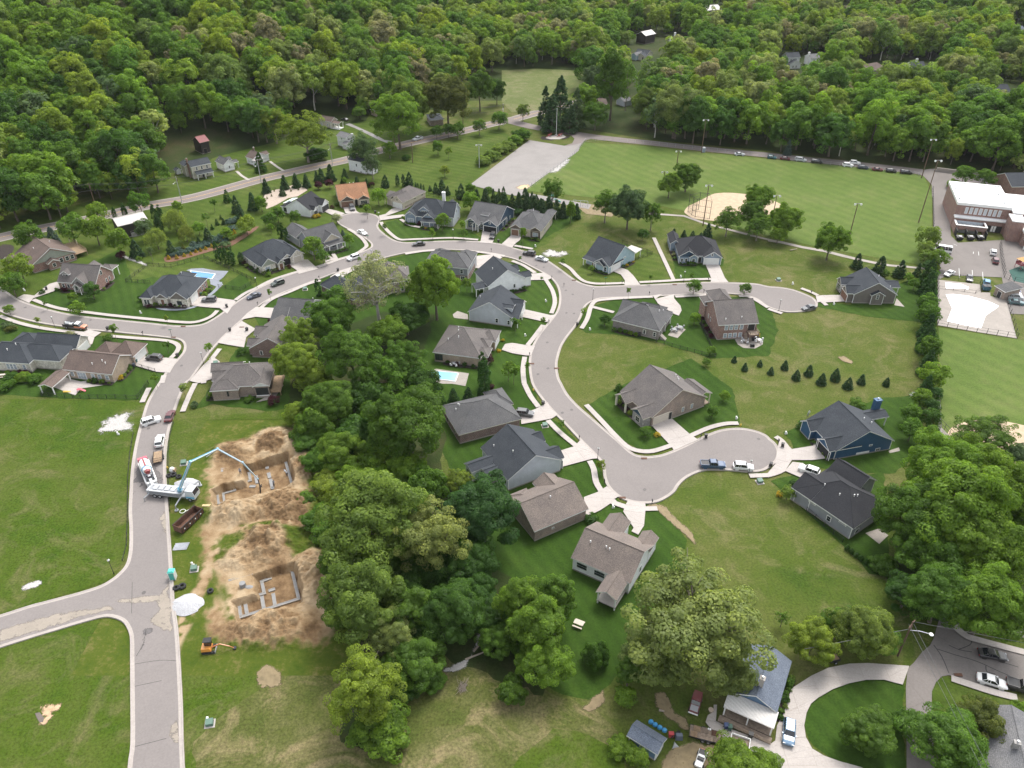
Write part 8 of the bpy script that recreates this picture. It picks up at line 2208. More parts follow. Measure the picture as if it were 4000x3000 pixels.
for a_,c_ in zip(tops[:-1],tops[1:]):
 for off in(-.9,0,.9):
  d=Vector((off*.6,off*-.7,-.4));pts=[a_.lerp(c_,t/8)+d-Vector((0,0,4*.9*(t/8)*(1-t/8)))for t in range(9)];wr.path(pts,.035,3)
 pts=[a_.lerp(c_,t/8)+Vector((0,0,-3))-Vector((0,0,4*.7*(t/8)*(1-t/8)))for t in range(9)];wr.path(pts,.06,3)
tag(wr.build('power_line',plain('wire_grey',(.12,.12,.12))),'sagging power wires along the main road at the foot of the hill','power line')
q=G(T1(33,1120,690));tp=pole(q,9.5,'utility_pole','leaning looking utility pole with lamp over the lower right street',POLEWOOD,True,False)
o=thing('lamp_arm_pole','grey lamp arm with bright head on the lower right pole','street lamp',(q.x,q.y,0));M('arm',GALV,o,lambda k:k.path([(.1,0,7.2),(1.5,-.5,7.6),(3.0,-1.0,7.5)],.07));M('lamp_head',WHITE,o,lambda k:k.ball((3.3,-1.1,7.45),.4,sz=.4))
wr=MB();[wr.path([tp+Vector((x,0,-.6)),Vector((tp.x+x*1.5,20,9))],.035,3)for x in(-.6,.3)];wr.path([tp,tp+Vector((22,-6,.3))],.035,3);wr.path([tp-Vector((0,0,2)),tp+Vector((-19,-3,-3.5))],.04,3);tag(wr.build('power_line',MATS['wire_grey']),'power wires running from the lower right pole','power line')
pole(G(T1(1,1355,1405)),9,'bare_pole','bare brown pole on the lawn below the main road',POLEWOOD,False)
# tall sports lamps
for b_,t_,lab in((T1(2,1635,1325),T1(2,1680,1030),'tall brown sports lamp at the portable toilet'),(T1(2,1425,1420),T1(2,1438,1300),'sports lamp behind the darker tree of the pair'),(Z(2600,550,3.687,'-30,600')[0],T1(2,1300,1480),'sports lamp in front of the rounded bright tree'),(Z(2600,550,3.687,'538,1222')[0],Z(2600,550,3.687,'615,630')[0],'sports lamp beside the backstop'),(Z(2600,550,3.687,'1515,1230')[0],Z(2600,550,3.687,'1592,780')[0],'sports lamp rising over the ball diamond trees'),(T1(13,690,430),T1(13,770,95),'sports lamp alone in the turf near the double tree'),(T1(3,1325,1540),T1(3,1415,1200),'left tall sports lamp at the school drive'),(T1(13,1300,265),T1(3,1412,1380),'right tall sports lamp at the school drive'),(T1(1,1930,1450),T1(1,1926,1245),'grey lamp pole on the striped lawn by the concrete lot')):
 q=G(b_);lo,hi=4,40
 for _ in range(30):
  m_=(lo+hi)/2;d=q.y*CP-(m_-CAMH)*SP;py=1500+FPX*(-(q.y*-SP*-1*-1)if False else((CAMH-m_)*CP-q.y*SP))/d
  if py>t_[1]:lo=m_
  else:hi=m_
 h=lo;o=thing('sports_lamp',lab,'lamp pole',(q.x,q.y,0),0,'tall lamps round the ball field');M('pole',POLEWOOD if 'grey' not in lab else GALV,o,lambda k:k.tube((0,0,0),(0,0,h),.22,.13,8));M('crossarm',GREYM,o,lambda k:k.box(-1.2,1.2,-.06,.06,h-.3,h-.18))
 for x in(-1.1,1.1):M('lamp_head',WHITE,o,lambda k:k.loft([[(x+.1*math.cos(a),.1,h-.2+.1*math.sin(a))for a in[PI*i/4 for i in range(8)]],[(x+.42*math.cos(a),-.45,h-.35+.42*math.sin(a))for a in[PI*i/4 for i in range(8)]]]))
# flagpole and memorial
q=G(T1(2,382,1172));o=thing('flagpole','white flagpole on the paved memorial at the fork','flagpole',(q.x,q.y,.13));M('pole',WHITE,o,lambda k:k.tube((0,0,0),(0,0,13),.12,.07,8));M('finial',GALV,o,lambda k:k.ball((0,0,13.1),.2));M('base',CONC,o,lambda k:k.tube((0,0,0),(0,0,.4),.7,n=12))
for x,lab in((325,'left red wheeled cannon at the flagpole'),(415,'right red wheeled cannon at the flagpole')):
 q=G(T1(2,x,1182));o=thing('cannon',lab,'cannon',(q.x,q.y,.13),.6);M('barrel',plain('cannon_red',(.28,.06,.06)),o,lambda k:(k.tube((-1.2,0,.8),(1.4,0,1.3),.25,.14,8),k.tube((-.2,0,.7),(-2.2,0,.1),.13)));[M('wheel',MATS['cannon_red'],o,lambda k:k.torus((0,s*.6,.65),.55,.08,'y'))for s in(-1,1)]
# portable toilets
for p,m_,lab in((T1(30,1500,20),(.05,.5,.42),'teal roofed portable toilet at the kerb by the tyres'),(T1(2,1655,1315),(.3,.36,.42),'grey portable toilet beside the lane')):
 q=G(p);o=thing('portable_toilet',lab,'portable toilet',(q.x,q.y,.05),.1);M('cabin',MATTE,o,lambda k:k.box(-.6,.6,-.6,.6,0,2.1),(.6,.62,.6)if m_[0]<.1 else m_);M('roof',MATTE,o,lambda k:k.loft([[(-.65,-.65,2.1),(.65,-.65,2.1),(.65,.65,2.1),(-.65,.65,2.1)],[(-.4,-.4,2.4),(.4,-.4,2.4),(.4,.4,2.4),(-.4,.4,2.4)]]),m_ if m_[0]<.1 else(.6,.6,.6));M('door',MATTE,o,lambda k:k.box(-.45,.45,-.64,-.6,.1,1.95),sc(m_,.7))
# tyres
for x,y,r,lab in((1462,800,.62,'black tyre left of the stack by the mixer truck'),(1500,790,.72,'largest black tyre by the mixer truck'),(1547,808,.62,'black tyre right of the stack by the mixer truck'),(1525,1770,.62,'black tyre below the portable toilet'),(1577,1755,.72,'black tyre with pale hub below the portable toilet'),(1820,1795,.6,'lone black tyre on the dirt near the second excavation')):
 q=at_px(20,x,y);o=M('loose_tyre',RUBBER,None,lambda k:k.torus((0,0,.3),r*.75,r*.36,'z',18,8));o.location=(q.x,q.y,.04);tag(o,lab,'tyre','loose tyres along the kerb')
q=at_px(20,1493,755);o=thing('wrapped_bundle','white plastic wrapped bundle behind the tyres','bundle',(q.x,q.y,.05));M('wrap',WHITE,o,lambda k:k.loft([[(.7*math.cos(a)*r,.6*math.sin(a)*r,z)for a in[2*PI*i/9 for i in range(9)]]for r,z in((1,0),(1.05,.5),(.7,1.0),(.2,1.25))]));M('board',WOOD,o,lambda k:k.box(.3,.8,-.5,.4,.1,.8))
q=at_px(20,1568,1405);o=thing('tarpaulin','crumpled pale grey sheet on the grass below the dumpster','tarpaulin',(q.x,q.y,.1));M('sheet',plain('grey_sheet',(.42,.43,.45),.6,.15),o,lambda k:[k.loft([[(-1.4,y,.02),(-1.4,y+.55,.02),(-1.4,y+.3,.25)],[(1.4,y+.3,.02),(1.4,y+.8,.02),(1.4,y+.55,.3)]])for y in(-1.2,-.7,-.2,.3)])
q=at_px(20,1580,1105);o=M('coiled_pipe',WHITE,None,lambda k:(k.torus((0,0,.12),.6,.07),k.path([(.6,0,.1),(1.2,.5,.1),(1.5,.9,.1)],.07)));o.location=(q.x,q.y,.1);tag(o,'white coiled pipe on the grass above the dumpster','pipe')
q=at_px(20,1790,1057);o=M('board_stack',plain('new_lumber',(.55,.42,.22)),None,lambda k:[k.box(-1,1,-.3+.2*i,-.12+.2*i,0,.25)for i in range(3)]);o.location=(q.x,q.y,.1);tag(o,'yellow lumber boards at the corner of the first excavation','boards')
for p,rx,ry,h_,lab in((T1(20,1615,870),2.9,2.1,.8,'pale gravel heap behind the pump truck boom'),(T1(30,1615,250),3.1,2.6,.7,'white gravel heap at the kerb below the portable toilet')):
 q=G(p);o=M('gravel_heap',WGRAV,None,lambda k:k.loft([[(rx*t*math.cos(a)*(1+.07*math.sin(5*a)+.05*math.cos(9*a)),ry*t*math.sin(a)*(1+.06*math.sin(4*a+1)),h_*(1-t**1.6)+random.uniform(-.05,.05)*t)for a in[2*PI*i/28 for i in range(28)]]for t in(1.02,.85,.65,.45,.25,.05)]));o.location=(q.x,q.y,.1);tag(o,lab,'gravel heap')
# concrete footings in the two excavations
FRM=plain('form_board',(.27,.25,.22),.8,.1)
def footing(px,dep,lab,w=.55):
 P=[G(p,-dep)for p in px];root=thing('concrete_footing',lab,'footing',(P[0].x,P[0].y,-dep))
 P=[p-P[0]for p in P]
 for a_,c_ in zip(P[:-1],P[1:]):
  d=(c_-a_).normalized();nn=Vector((-d.y,d.x,0));a2,c2=a_-d*w/2,c_+d*w/2
  M('concrete',GREYCONC,root,lambda k:k.prism([a2-nn*w/2,c2-nn*w/2,c2+nn*w/2,a2+nn*w/2],-.1,.13+random.uniform(0,.01)))
  for s in(-1,1):M('form_board',FRM,root,lambda k:k.prism([a2+nn*(s*w/2-.05),c2+nn*(s*w/2-.05),c2+nn*(s*w/2+.05),a2+nn*(s*w/2+.05)],-.1,.19+random.uniform(0,.01)))
ZA=lambda s:Z(800,1650,4.424,s);ZB=lambda s:Z(800,2050,4.424,s)
footing(ZA('1095,690 1380,622 1500,1045'),1.95,'L shaped footing in the right corner of the first excavation');footing(ZA('745,760 790,1010 380,1110'),1.95,'angled footing below the step of the first excavation');footing(ZA('205,1160 490,1100 525,1178 320,1235 340,1385 240,1410 215,1170'),1.95,'stepped loop of footing at the left of the first excavation',.4);footing(ZA('640,690 395,740 400,770 300,800 300,850'),.1,'stepped footing on the upper ledge of the first excavation',.4)
for s,w in(('1075,720 1080,790','uppermost'),('1105,890 1120,950','middle'),('1140,1000 1170,1140','longest'),('885,940 905,1040','boom side'),('800,1110 850,1110','leftmost')):footing(ZA(s),1.95,w+' short footing pad on the floor of the first excavation',.7)
footing(ZB('1120,805 1485,700 1625,1285 625,1600 590,1340'),1.55,'long outer footing of the second excavation');footing(ZB('510,1340 1030,1190 985,985 1130,930 1110,815'),1.55,'stepped inner footing of the second excavation');footing(ZB('850,885 1060,830'),1.55,'short wide footing at the back of the second excavation',.9)
for s,w in(('695,1330 735,1560','leftmost'),('990,1260 1020,1440','middle'),('1185,1210 1215,1390','right hand'),('1130,1140 1190,1120','smallest')):footing(ZB(s),1.55,w+' cross footing on the floor of the second excavation',.6)
footing(ZB('430,965 820,850'),.05,'formed footing on the ledge of the second excavation',.4)
q=G(ZB('660,1060')[0]);o=M('concrete_blob',GREYCONC,None,lambda k:(k.tube((0,0,0),(0,0,.9),.65,.6,12),k.loft([[(1.2+.9*math.cos(a),-.2+.5*math.sin(a),0)for a in[PI*i/4 for i in range(8)]],[(1.1+.5*math.cos(a),-.2+.3*math.sin(a),.15)for a in[PI*i/4 for i in range(8)]]])));o.location=(q.x,q.y,site_z(q.x,q.y));tag(o,'grey concrete cylinder and spill on the ledge of the second excavation','concrete')
# people
def person(p,z,rz,label,shirt,trousers,bend=.25):
 q=G(p,z);root=thing('person',label,'person',(q.x,q.y,z),rz)
 me=bpy.data.meshes.new('body');b=bend
 V=[(0,0,.95),(b*.5,0,1.2),(b*1.0,0,1.42),(b*1.25,0,1.52),(b*1.5,0,1.66),(0,.1,.9),(.08,.13,.5),(-.02,.14,.06),(.14,.15,.03),(0,-.1,.9),(-.05,-.13,.5),(-.12,-.14,.06),(.03,-.15,.03),(b,.2,1.4),(b+.1,.27,1.12),(b+.3,.22,.95),(b,-.2,1.4),(b+.1,-.27,1.12),(b+.32,-.2,.98)]
 E=[(0,1),(1,2),(2,3),(3,4),(0,5),(5,6),(6,7),(7,8),(0,9),(9,10),(10,11),(11,12),(2,13),(13,14),(14,15),(2,16),(16,17),(17,18)]
 R=[.15,.15,.15,.06,.11,.1,.075,.05,.04,.1,.075,.05,.04,.07,.055,.04,.07,.055,.04]
 me.from_pydata(V,E,[]);me.materials.append(MATTE);o=link_o(bpy.data.objects.new('body',me),root);o.color=(*shirt,1)
 sk=o.modifiers.new('skin','SKIN');o.modifiers.new('sub','SUBSURF').levels=1
 for i,r in enumerate(R):me.skin_vertices[0].data[i].radius=(r,r)
 me.skin_vertices[0].data[0].use_root=True
 M('hard_hat' if 'hat' in label else 'hair',MATTE,root,lambda k:k.ball((b*1.5,0,1.72),.12,sz=.8),(.6,.6,.58)if 'hat' in label else(.03,.02,.015))
 M('trousers',MATTE,root,lambda k:[(k.tube((0,s*.1,.95),(s*.06,s*.13,.5),.125,.095,8),k.tube((s*.06,s*.13,.5),(-.05,s*.14,.08),.095,.07,8))for s in(-1,1)],trousers)
person(ZA('620,885')[0],.0,-1.2,'worker in grey shirt standing on the ledge of the first excavation',(.3,.3,.33),(.06,.07,.1),.05)
person(ZA('1425,920')[0],-1.9,2.6,'worker bending over the right hand footing of the first excavation',(.35,.38,.42),(.03,.03,.04),.5);person(ZA('1200,1110')[0],-1.9,1.6,'worker in grey beside the short lower footing of the first excavation',(.12,.13,.15),(.05,.05,.06),.2);person(ZA('970,1180')[0],-1.9,.6,'worker in black holding the pump hose',(.02,.02,.025),(.03,.03,.04),.3)
person(T1(23,345,270),.0,-.8,'person in white shirt on the grass behind the blue clad house',(.7,.7,.7),(.35,.35,.37),.1)
# == fences
def fence(px,h,lab,m_=BLACKM,pick=.16,rails=(.15,.92),step=2.4,z=.0,r=.05,cat='fence'):
 P=ground_pts(px);root=thing('fence',lab,cat,(P[0].x,P[0].y,z));o0=P[0].copy();P=[p-o0 for p in P]
 pk=MB();pm=MB();pm.box(-r,r,-r,r,0,h+.06);pmesh=pm.data('post',m_)
 for a_,c_ in zip(P[:-1],P[1:]):
  L=(c_-a_).length;n_=max(1,round(L/step));d=(c_-a_)/L
  for i in range(n_+1):
   o=link_o(bpy.data.objects.new('post',pmesh),root);o.location=a_.lerp(c_,i/n_)
  for f in rails:M('rail',m_,root,lambda k:k.tube(a_+Vector((0,0,h*f)),c_+Vector((0,0,h*f)),.03,n=4))
  if pick:
   for i in range(int(L/pick)):
    q=a_+d*(i*pick);pk.mesh([q+Vector((-.012,0,.08)),q+Vector((.012,0,.08)),q+Vector((.012,0,h)),q+Vector((-.012,0,h)),q+Vector((0,.02,.08)),q+Vector((0,.02,h))],[(0,1,2,3),(1,4,5,2),(4,0,3,5)])
 if pick and pk.f:tag(pk.build('pickets',m_,root),kind='stuff')
for rc,s,lab in((10,'1275,642 1090,780 1300,792','black picket fence left of the deep blue pool house lawn'),(10,'1275,642 1480,652 1765,570 2212,778 2080,852 1890,828','black picket fence round the lawn behind the deep blue pool'),(20,'360,105 700,128 1000,125 1190,132 1285,0','black picket fence at the garden of the corner house'),(20,'360,105 430,20','short black fence at the covered patio'),(12,'950,440 1210,542 1090,580','black picket fence behind the pale blue house'),(12,'1245,1300 1450,1360 1700,1425 1760,1430 1620,1140','black picket fence behind the grey hipped house'),(10,'1175,1510 1345,1560','short dark railing by the corner drive'),(11,'1400,85 1450,30 1760,75 2000,110','black picket fence between the northern back gardens'),(23,'330,1100 640,1370','low dark fence along the wall of the dark roofed house')):
 fence(T(rc,s),1.35,lab)
fence(T(2,'640,1222 800,1215 1200,1248 1700,1305 2212,1362')+T(3,'300,1400 700,1445 1000,1480 1250,1510 1300,1525'),1.6,'long chain link fence between the lane and the turf',GREYM,0,(.05,.5,1),4.0)
fence(T(2,'635,1225 540,1335 420,1440 300,1515 200,1595 105,1655'),1.8,'chain link fence along the right side of the concrete lot',GREYM,0,(.05,.5,1),3.0)
fence(T(13,'1465,720 1830,795 1840,870'),1.8,'chain link fence between car park and pool deck',BLACKM,0,(.05,.5,1),3.0,.13);fence(T(13,'1465,720 1462,1155 1800,1215 2150,1270 2060,940'),1.8,'chain link fence round the lower side of the empty pool',BLACKM,0,(.05,.5,1),3.0,.13);fence(T(13,'1470,838 1600,850 1790,880 1840,845'),1.0,'low fence between the two empty pools',BLACKM,0,(.05,1),3.0,.13)
fence(T(13,'2000,460 2010,560 2040,740 2120,790 2212,810 2400,850'),2.2,'tall dark fence of the school playground',BLACKM,0,(.05,.35,.7,1),2.4,.13);fence(T(13,'1420,-20 1424,150 1428,300'),1.6,'dark fence between the turf and the school drive',BLACKM,0,(.05,.5,1),3.0)
fence(T(23,'1462,150 1470,300 1475,480 1480,560'),2.2,'chain link fence beside the lower dugout',GREYM,0,(.05,.35,.7,1),3.0);fence(T(20,'1155,430 1125,600 1108,800 1104,1000 1103,1200 1095,1400 1060,1530'),.55,'low black silt fence along the left kerb',BLACKM,.3,(.5,.9),2.0);fence(T(20,'1500,340 1470,450 1455,600 1455,760 1460,950 1470,1100'),.5,'low black silt fence on the right verge of the street',BLACKM,.3,(.5,.9),2.0)
fence(Z(1000,700,4.424,'130,320 170,215 420,165 760,65 900,195'),1.2,'dark edging fence of the gravel yard',BLACKM,0,(.2,.6,.95),2.0)
# backstop of the ball diamond
b0=[G(p)for p in Z(2600,550,3.687,'470,1000 320,1030 375,1075 425,1100 630,1130')];o=thing('backstop','tall black wire backstop of the ball diamond','backstop',tuple(b0[1]));Q=[p-b0[1]for p in b0]
for q in Q:M('post',BLACKM,o,lambda k:k.tube(q,q+Vector((0,0,7.5)),.09))
for a_,c_ in zip(Q[:-1],Q[1:]):
 for z in(.3,2.4,4.8,7.4):M('rail',BLACKM,o,lambda k:k.tube(a_+Vector((0,0,z)),c_+Vector((0,0,z)),.05,n=4))
 tag(M('wire_mesh',BLACKM,o,lambda k:[k.tube(a_.lerp(c_,t/8),a_.lerp(c_,t/8)+Vector((0,0,7.4)),.015,n=3)for t in range(9)]),kind='stuff')
M('overhang',BLACKM,o,lambda k:[k.tube(q+Vector((0,0,7.4)),(Q[0]+Q[4])/2+Vector((1.5,1.5,8.2)),.05,n=4)for q in Q])
q=at_px(23,1510,450);o=thing('dugout_bench','fenced dugout with a concrete floor at the lower infield','dugout',(q.x,q.y,0),.15);M('floor',CONC2,o,lambda k:k.box(-1.6,1.6,-4,4,.02,.15));M('bench',GALV,o,lambda k:k.box(-1.2,-.8,-3.5,3.5,.5,.6));M('rail',BLACKM,o,lambda k:[k.tube((1.6,-4,z),(1.6,4,z),.05)for z in(.1,1,2)]+[k.tube((1.6,y,0),(1.6,y,2),.05)for y in(-4,-2,0,2,4)])
# == smaller things in the gardens
def picnic(p,lab,rz):
 q=G(p);o=thing('picnic_table',lab,'picnic table',(q.x,q.y,.1),rz);M('tabletop',plain('pale_wood',(.5,.44,.37),.8,.15),o,lambda k:[k.box(-.95,.95,-.4+.17*i,-.25+.17*i,.72,.78)for i in range(5)])
 for s in(-1,1):M('bench',MATS['pale_wood'],o,lambda k:k.box(-.95,.95,s*.8-.14,s*.8+.14,.42,.48))
 M('legs',OLDWOOD,o,lambda k:[(k.tube((x,-.75,0),(x,.2,.72),.05,n=4),k.tube((x,.75,0),(x,-.2,.72),.05,n=4),k.box(x-.04,x+.04,-.8,.8,.36,.42))for x in(-.7,.7)])
picnic(T1(32,575,430),'pale picnic table on the shaded lawn',-.45);picnic(T1(10,30,1600),'brown picnic table in the lower left garden',.2)
q=at_px(31,1785,960);o=M('brush_pile',plain('dead_branch',(.2,.17,.14)),None,lambda k:[k.tube((random.uniform(-.6,.6),random.uniform(-1,1),.1),(random.uniform(-1.2,1.2),random.uniform(-1.8,1.8),random.uniform(.1,.8)),.035,.02,4)for _ in range(60)]);o.location=(q.x,q.y,.05);tag(o,'grey pile of cut branches in the brown grass','brush pile')
for rc,x0,y0,x1,y1,lab in((31,1880,660,2040,480,'long fallen log across the creek bed'),(31,1810,730,1980,665,'fallen branch lying by the creek stones'),(13,190,510,250,500,'bleached fallen limb on the grass below the ball diamond trees'),(32,1268,1168,1315,1180,'pale log on the dirt left of the red off road car')):
 a_,c_=at_px(rc,x0,y0),at_px(rc,x1,y1);o=M('fallen_log',plain('bleached_log',(.3,.25,.2)),None,lambda k:k.tube((0,0,.25),tuple(c_-a_+Vector((0,0,.35))),.2,.12,7));o.location=(a_.x,a_.y,.05);tag(o,lab,'log')
def junk(rc,x,y,name,lab,cat,fn,m_,col=None,z=.05,rz=0):
 q=at_px(rc,x,y);o=M(name,m_,None,fn,col);o.location=(q.x,q.y,z);o.rotation_euler.z=rz;tag(o,lab,cat);return o
junk(32,1270,1310,'blue_tarpaulin','crumpled blue tarpaulin along the shed','tarpaulin',lambda k:[k.loft([[(x+.45*math.cos(a)*r,y+.4*math.sin(a)*r,z)for a in[2*PI*i/7 for i in range(7)]]for r,z in((1,0),(.9,.4),(.3,.6))])for x,y in((-1.2,.9),(-.6,.4),(.1,-.1),(.8,-.6))],MATTE,(.04,.3,.6),.05)
junk(32,1415,1380,'motorcycle','black and chrome motorcycle among the clutter by the shed','motorcycle',lambda k:(k.torus((-.7,0,.33),.26,.09,'y'),k.torus((.7,0,.33),.26,.09,'y'),k.box(-.5,.5,-.18,.18,.4,.75),k.tube((.65,0,.4),(.4,0,1.05),.05),k.tube((.4,-.35,1.05),(.4,.35,1.05),.03),k.box(-.7,.1,-.15,.15,.75,.88)),BLACKM,None,.02,.6)
junk(32,1440,1405,'covered_grill','grey covered grill in the clutter beside the shed','grill',lambda k:k.loft([[(-.6,-.4,0),(.6,-.4,0),(.6,.4,0),(-.6,.4,0)],[(-.5,-.3,1.1),(.5,-.3,1.1),(.5,.3,1.1),(-.5,.3,1.1)]]),MATTE,(.08,.1,.14))
junk(32,1372,1385,'red_toolbox','red metal box in the clutter beside the shed','box',lambda k:(k.box(-.4,.4,-.3,.3,0,.8),k.box(-.42,.42,-.32,.32,.802,.9)),MATTE,(.4,.03,.04));junk(32,1410,1470,'folded_tarpaulin','grey triangular sheet on the ground beside the shed','tarpaulin',lambda k:k.loft([[(-.6,-.5,0),(.6,-.3,0),(0,.8,0)],[(-.4,-.3,.3),(.4,-.1,.25),(0,.5,.2)]]),MATTE,(.3,.31,.32))
junk(32,1715,1178,'planter','round clay planter on the garden path','planter',lambda k:(k.tube((0,0,0),(0,0,.5),.3,.42,12),k.torus((0,0,.5),.4,.06)),plain('clay',(.45,.36,.28)),None,.3)
for rc,x,y,lab in((12,1400,1205,'left grey chair set on the back patio of the hipped house'),(12,1450,1185,'right grey chair set on the back patio of the hipped house'),(12,2010,1300,'white covered table on the brick house patio'),(12,2130,1295,'large white covered set on the brick house patio'),(11,1720,1500,'garden units beside the tan brick wall')):
 junk(rc,x,y,'patio_set',lab,'garden furniture',lambda k:(k.tube((0,0,.7),(0,0,.76),.7,n=12),k.tube((0,0,0),(0,0,.7),.07),[(k.box(1.1*math.cos(a)-.28,1.1*math.cos(a)+.28,1.1*math.sin(a)-.28,1.1*math.sin(a)+.28,.38,.46),k.box(1.35*math.cos(a)-.2,1.35*math.cos(a)+.2,1.35*math.sin(a)-.2,1.35*math.sin(a)+.2,.46,.95))for a in(.4,2,3.6,5.1)]),MATTE,(.2,.21,.22)if 'grey' in lab else(.55,.55,.56),.14)
for x,y,lab in((2010,1255,'first black covered grill by the brick house stairs'),(2090,1285,'second black covered grill on the brick house patio'),(2075,1340,'low black covered fire pit on the brick house patio')):
 junk(12,x,y,'covered_grill',lab,'grill',lambda k:k.loft([[(-.6,-.4,0),(.6,-.4,0),(.6,.4,0),(-.6,.4,0)],[(-.5,-.3,.9),(.5,-.3,.9),(.5,.3,.9),(-.5,.3,.9)]]),BLACKM,None,.14)
for x,y,lab in((620,480,'left closed pale parasol on the wooden deck'),(685,500,'right closed pale parasol on the wooden deck')):
 junk(10,x,y,'parasol',lab,'parasol',lambda k:(k.tube((0,0,0),(0,0,2.6),.04),k.tube((0,0,1.0),(0,0,2.5),.2,.04,8)),plain('parasol_cloth',(.6,.52,.4)),None,1.6)
junk(20,690,65,'toy_slide','colourful plastic play slide on the patio of the corner house','toy',lambda k:(k.box(-.5,.5,-.4,.4,.6,.7),[k.tube((x,y,0),(x,y,.6 if x<0 else.6),.05)for x in(-.4,.4)for y in(-.3,.3)],k.loft([[(.5,-.3,.65),(.5,.3,.65),(.5,.3,.72)],[(1.6,-.3,.05),(1.6,.3,.05),(1.6,.3,.12)]])),MATTE,(.5,.06,.1),.14)
junk(20,580,72,'toy_slide','yellow plastic slide lying on the patio of the corner house','toy',lambda k:k.loft([[(-1,-.2,.05),(-1,.2,.05),(-1,.2,.3)],[(1,-.2,.05),(1,.2,.05),(1,.2,.15)]]),MATTE,(.6,.4,.05),.14)
# playgrounds
q=G(T1(13,2175,660));o=thing('climbing_frame','red and blue climbing frame on the green play surface at the right edge','playground',(q.x,q.y,.15),.3);M('tower',MATTE,o,lambda k:([k.tube((x,y,0),(x,y,3.2),.09)for x in(-1.2,1.2)for y in(-1.2,1.2)],k.box(-1.3,1.3,-1.3,1.3,1.4,1.55),[k.box(-1.3,1.3,y-.05,y+.05,1.6,2.4)for y in(-1.25,1.25)],[k.box(-.6,.6,-1.6-.3*i,-1.3-.3*i,1.2-.25*i,1.3-.25*i)for i in range(5)]),(.28,.04,.06));M('roof',MATTE,o,lambda k:k.loft([[(-1.5,-1.5,3.2),(1.5,-1.5,3.2),(1.5,1.5,3.2),(-1.5,1.5,3.2)],[(-.1,-.1,4.2),(.1,-.1,4.2),(.1,.1,4.2),(-.1,.1,4.2)]]),(.6,.33,.1));M('slide',MATTE,o,lambda k:k.path([(1.3,-1,1.5),(2.4,-2.4,1.0),(3.6,-3.4,.3)],.35),(.03,.22,.5))
q=G(T1(12,345,95));o=thing('climbing_frame','green slide tower half hidden by the dark spruce screen','playground',(q.x,q.y,.1),.5);M('tower',MATTE,o,lambda k:([k.tube((x,y,0),(x,y,3),.09)for x in(-1,1)for y in(-1,1)],k.box(-1.1,1.1,-1.1,1.1,1.3,1.4)),(.1,.12,.12));M('slide',MATTE,o,lambda k:(k.path([(1,0,1.4),(2.5,-.8,.6),(3.4,-1.2,.2)],.35),k.path([(-1,0,1.4),(-2.6,-.4,.5)],.35)),(.03,.3,.25));M('roof',MATTE,o,lambda k:k.loft([[(-1.2,-1.2,3),(1.2,-1.2,3),(1.2,1.2,3),(-1.2,1.2,3)],[(-.1,-.1,3.9),(.1,-.1,3.9),(.1,.1,3.9),(-.1,.1,3.9)]]),(.03,.25,.2))
q=G(T1(12,590,130));o=thing('swing_set','swing frame beside the spruce screen','swings',(q.x,q.y,.1),-.2);M('frame',GALV,o,lambda k:(k.tube((-3,0,2.6),(3,0,2.6),.07),[k.tube((x,s*.9,0),(x,0,2.6),.06)for x in(-3,0,3)for s in(-1,1)]));[M('swing',BLACKM,o,lambda k:(k.tube((x-.2,0,.5),(x-.2,0,2.6),.02,n=3),k.tube((x+.2,0,.5),(x+.2,0,2.6),.02,n=3),k.box(x-.25,x+.25,-.1,.1,.45,.5)))for x in(-2.1,-.9,.9,2.1)]
q=G(Z(3600,900,5.53,'1395,1250')[0],.7);o=thing('dumpster','teal blue dumpster beside the bright blue car','dumpster',(q.x,q.y,.13),-.1);M('bin',MATTE,o,lambda k:k.loft([[(-1.1,-.8,.15),(1.1,-.8,.15),(1.1,.8,.15),(-1.1,.8,.15)],[(-1.2,-.9,1.3),(1.2,-.9,1.3),(1.2,.9,1.5),(-1.2,.9,1.5)]]),(.02,.1,.15));M('lid',BLACKM,o,lambda k:[k.box(x,x+1.12,-.92,.92,1.52,1.6)for x in(-1.18,.06)])
for x,lab in((815,'left black dumpster in the school yard bays'),(1050,'middle black dumpster in the school yard bays'),(1265,'right black dumpster in the school yard bays')):
 q=G(Z(3600,900,5.53,f'{x},170')[0],.7);o=thing('dumpster',lab,'dumpster',(q.x,q.y,.13),-.1,'dumpsters in the school yard bays');M('bin',BLACKM,o,lambda k:k.loft([[(-1,-.8,.15),(1,-.8,.15),(1,.8,.15),(-1,.8,.15)],[(-1.1,-.9,1.2),(1.1,-.9,1.2),(1.1,.9,1.5),(-1.1,.9,1.5)]]));M('lid',WHITE,o,lambda k:k.box(-.5,.5,-.5,.1,1.52,1.58))
# concrete retaining wall behind the school, painted bay lines
a_,c_=G(T1(3,1430,1478)),G(T1(3,2120,1565));o=thing('retaining_wall','pale block retaining wall at the foot of the woods by the school','wall',(a_.x,a_.y,0),math.atan2(c_.y-a_.y,c_.x-a_.x));L=(c_-a_).length
bm_=MB();bm_.box(-.98,.98,-.3,.3,-.44,.44);bd=bm_.data('block',CONC2)
for i in range(int(L/2)):
 for j in range(2):
  k_=link_o(bpy.data.objects.new('block',bd),o);k_.location=(1+2*i+j,random.uniform(-.04,.04),.45+.9*j)
for s in('805,825 815,1030','1090,865 1105,1105','1315,905 1325,1065','1120,470 1110,510','1228,465 1233,550','690,300 760,335'):
 p=Z(3600,900,5.53,s);P=[Vector((v.x,v.y,0))for v in ground_pts(p)];ribbon_mesh('bay_line',P,.14,WPAINT,.135)
P=[Vector((v.x,v.y,0))for v in ground_pts(Z(2600,550,3.687,'790,690 640,890'))];ribbon_mesh('foul_line',P,.3,WPAINT,.09)
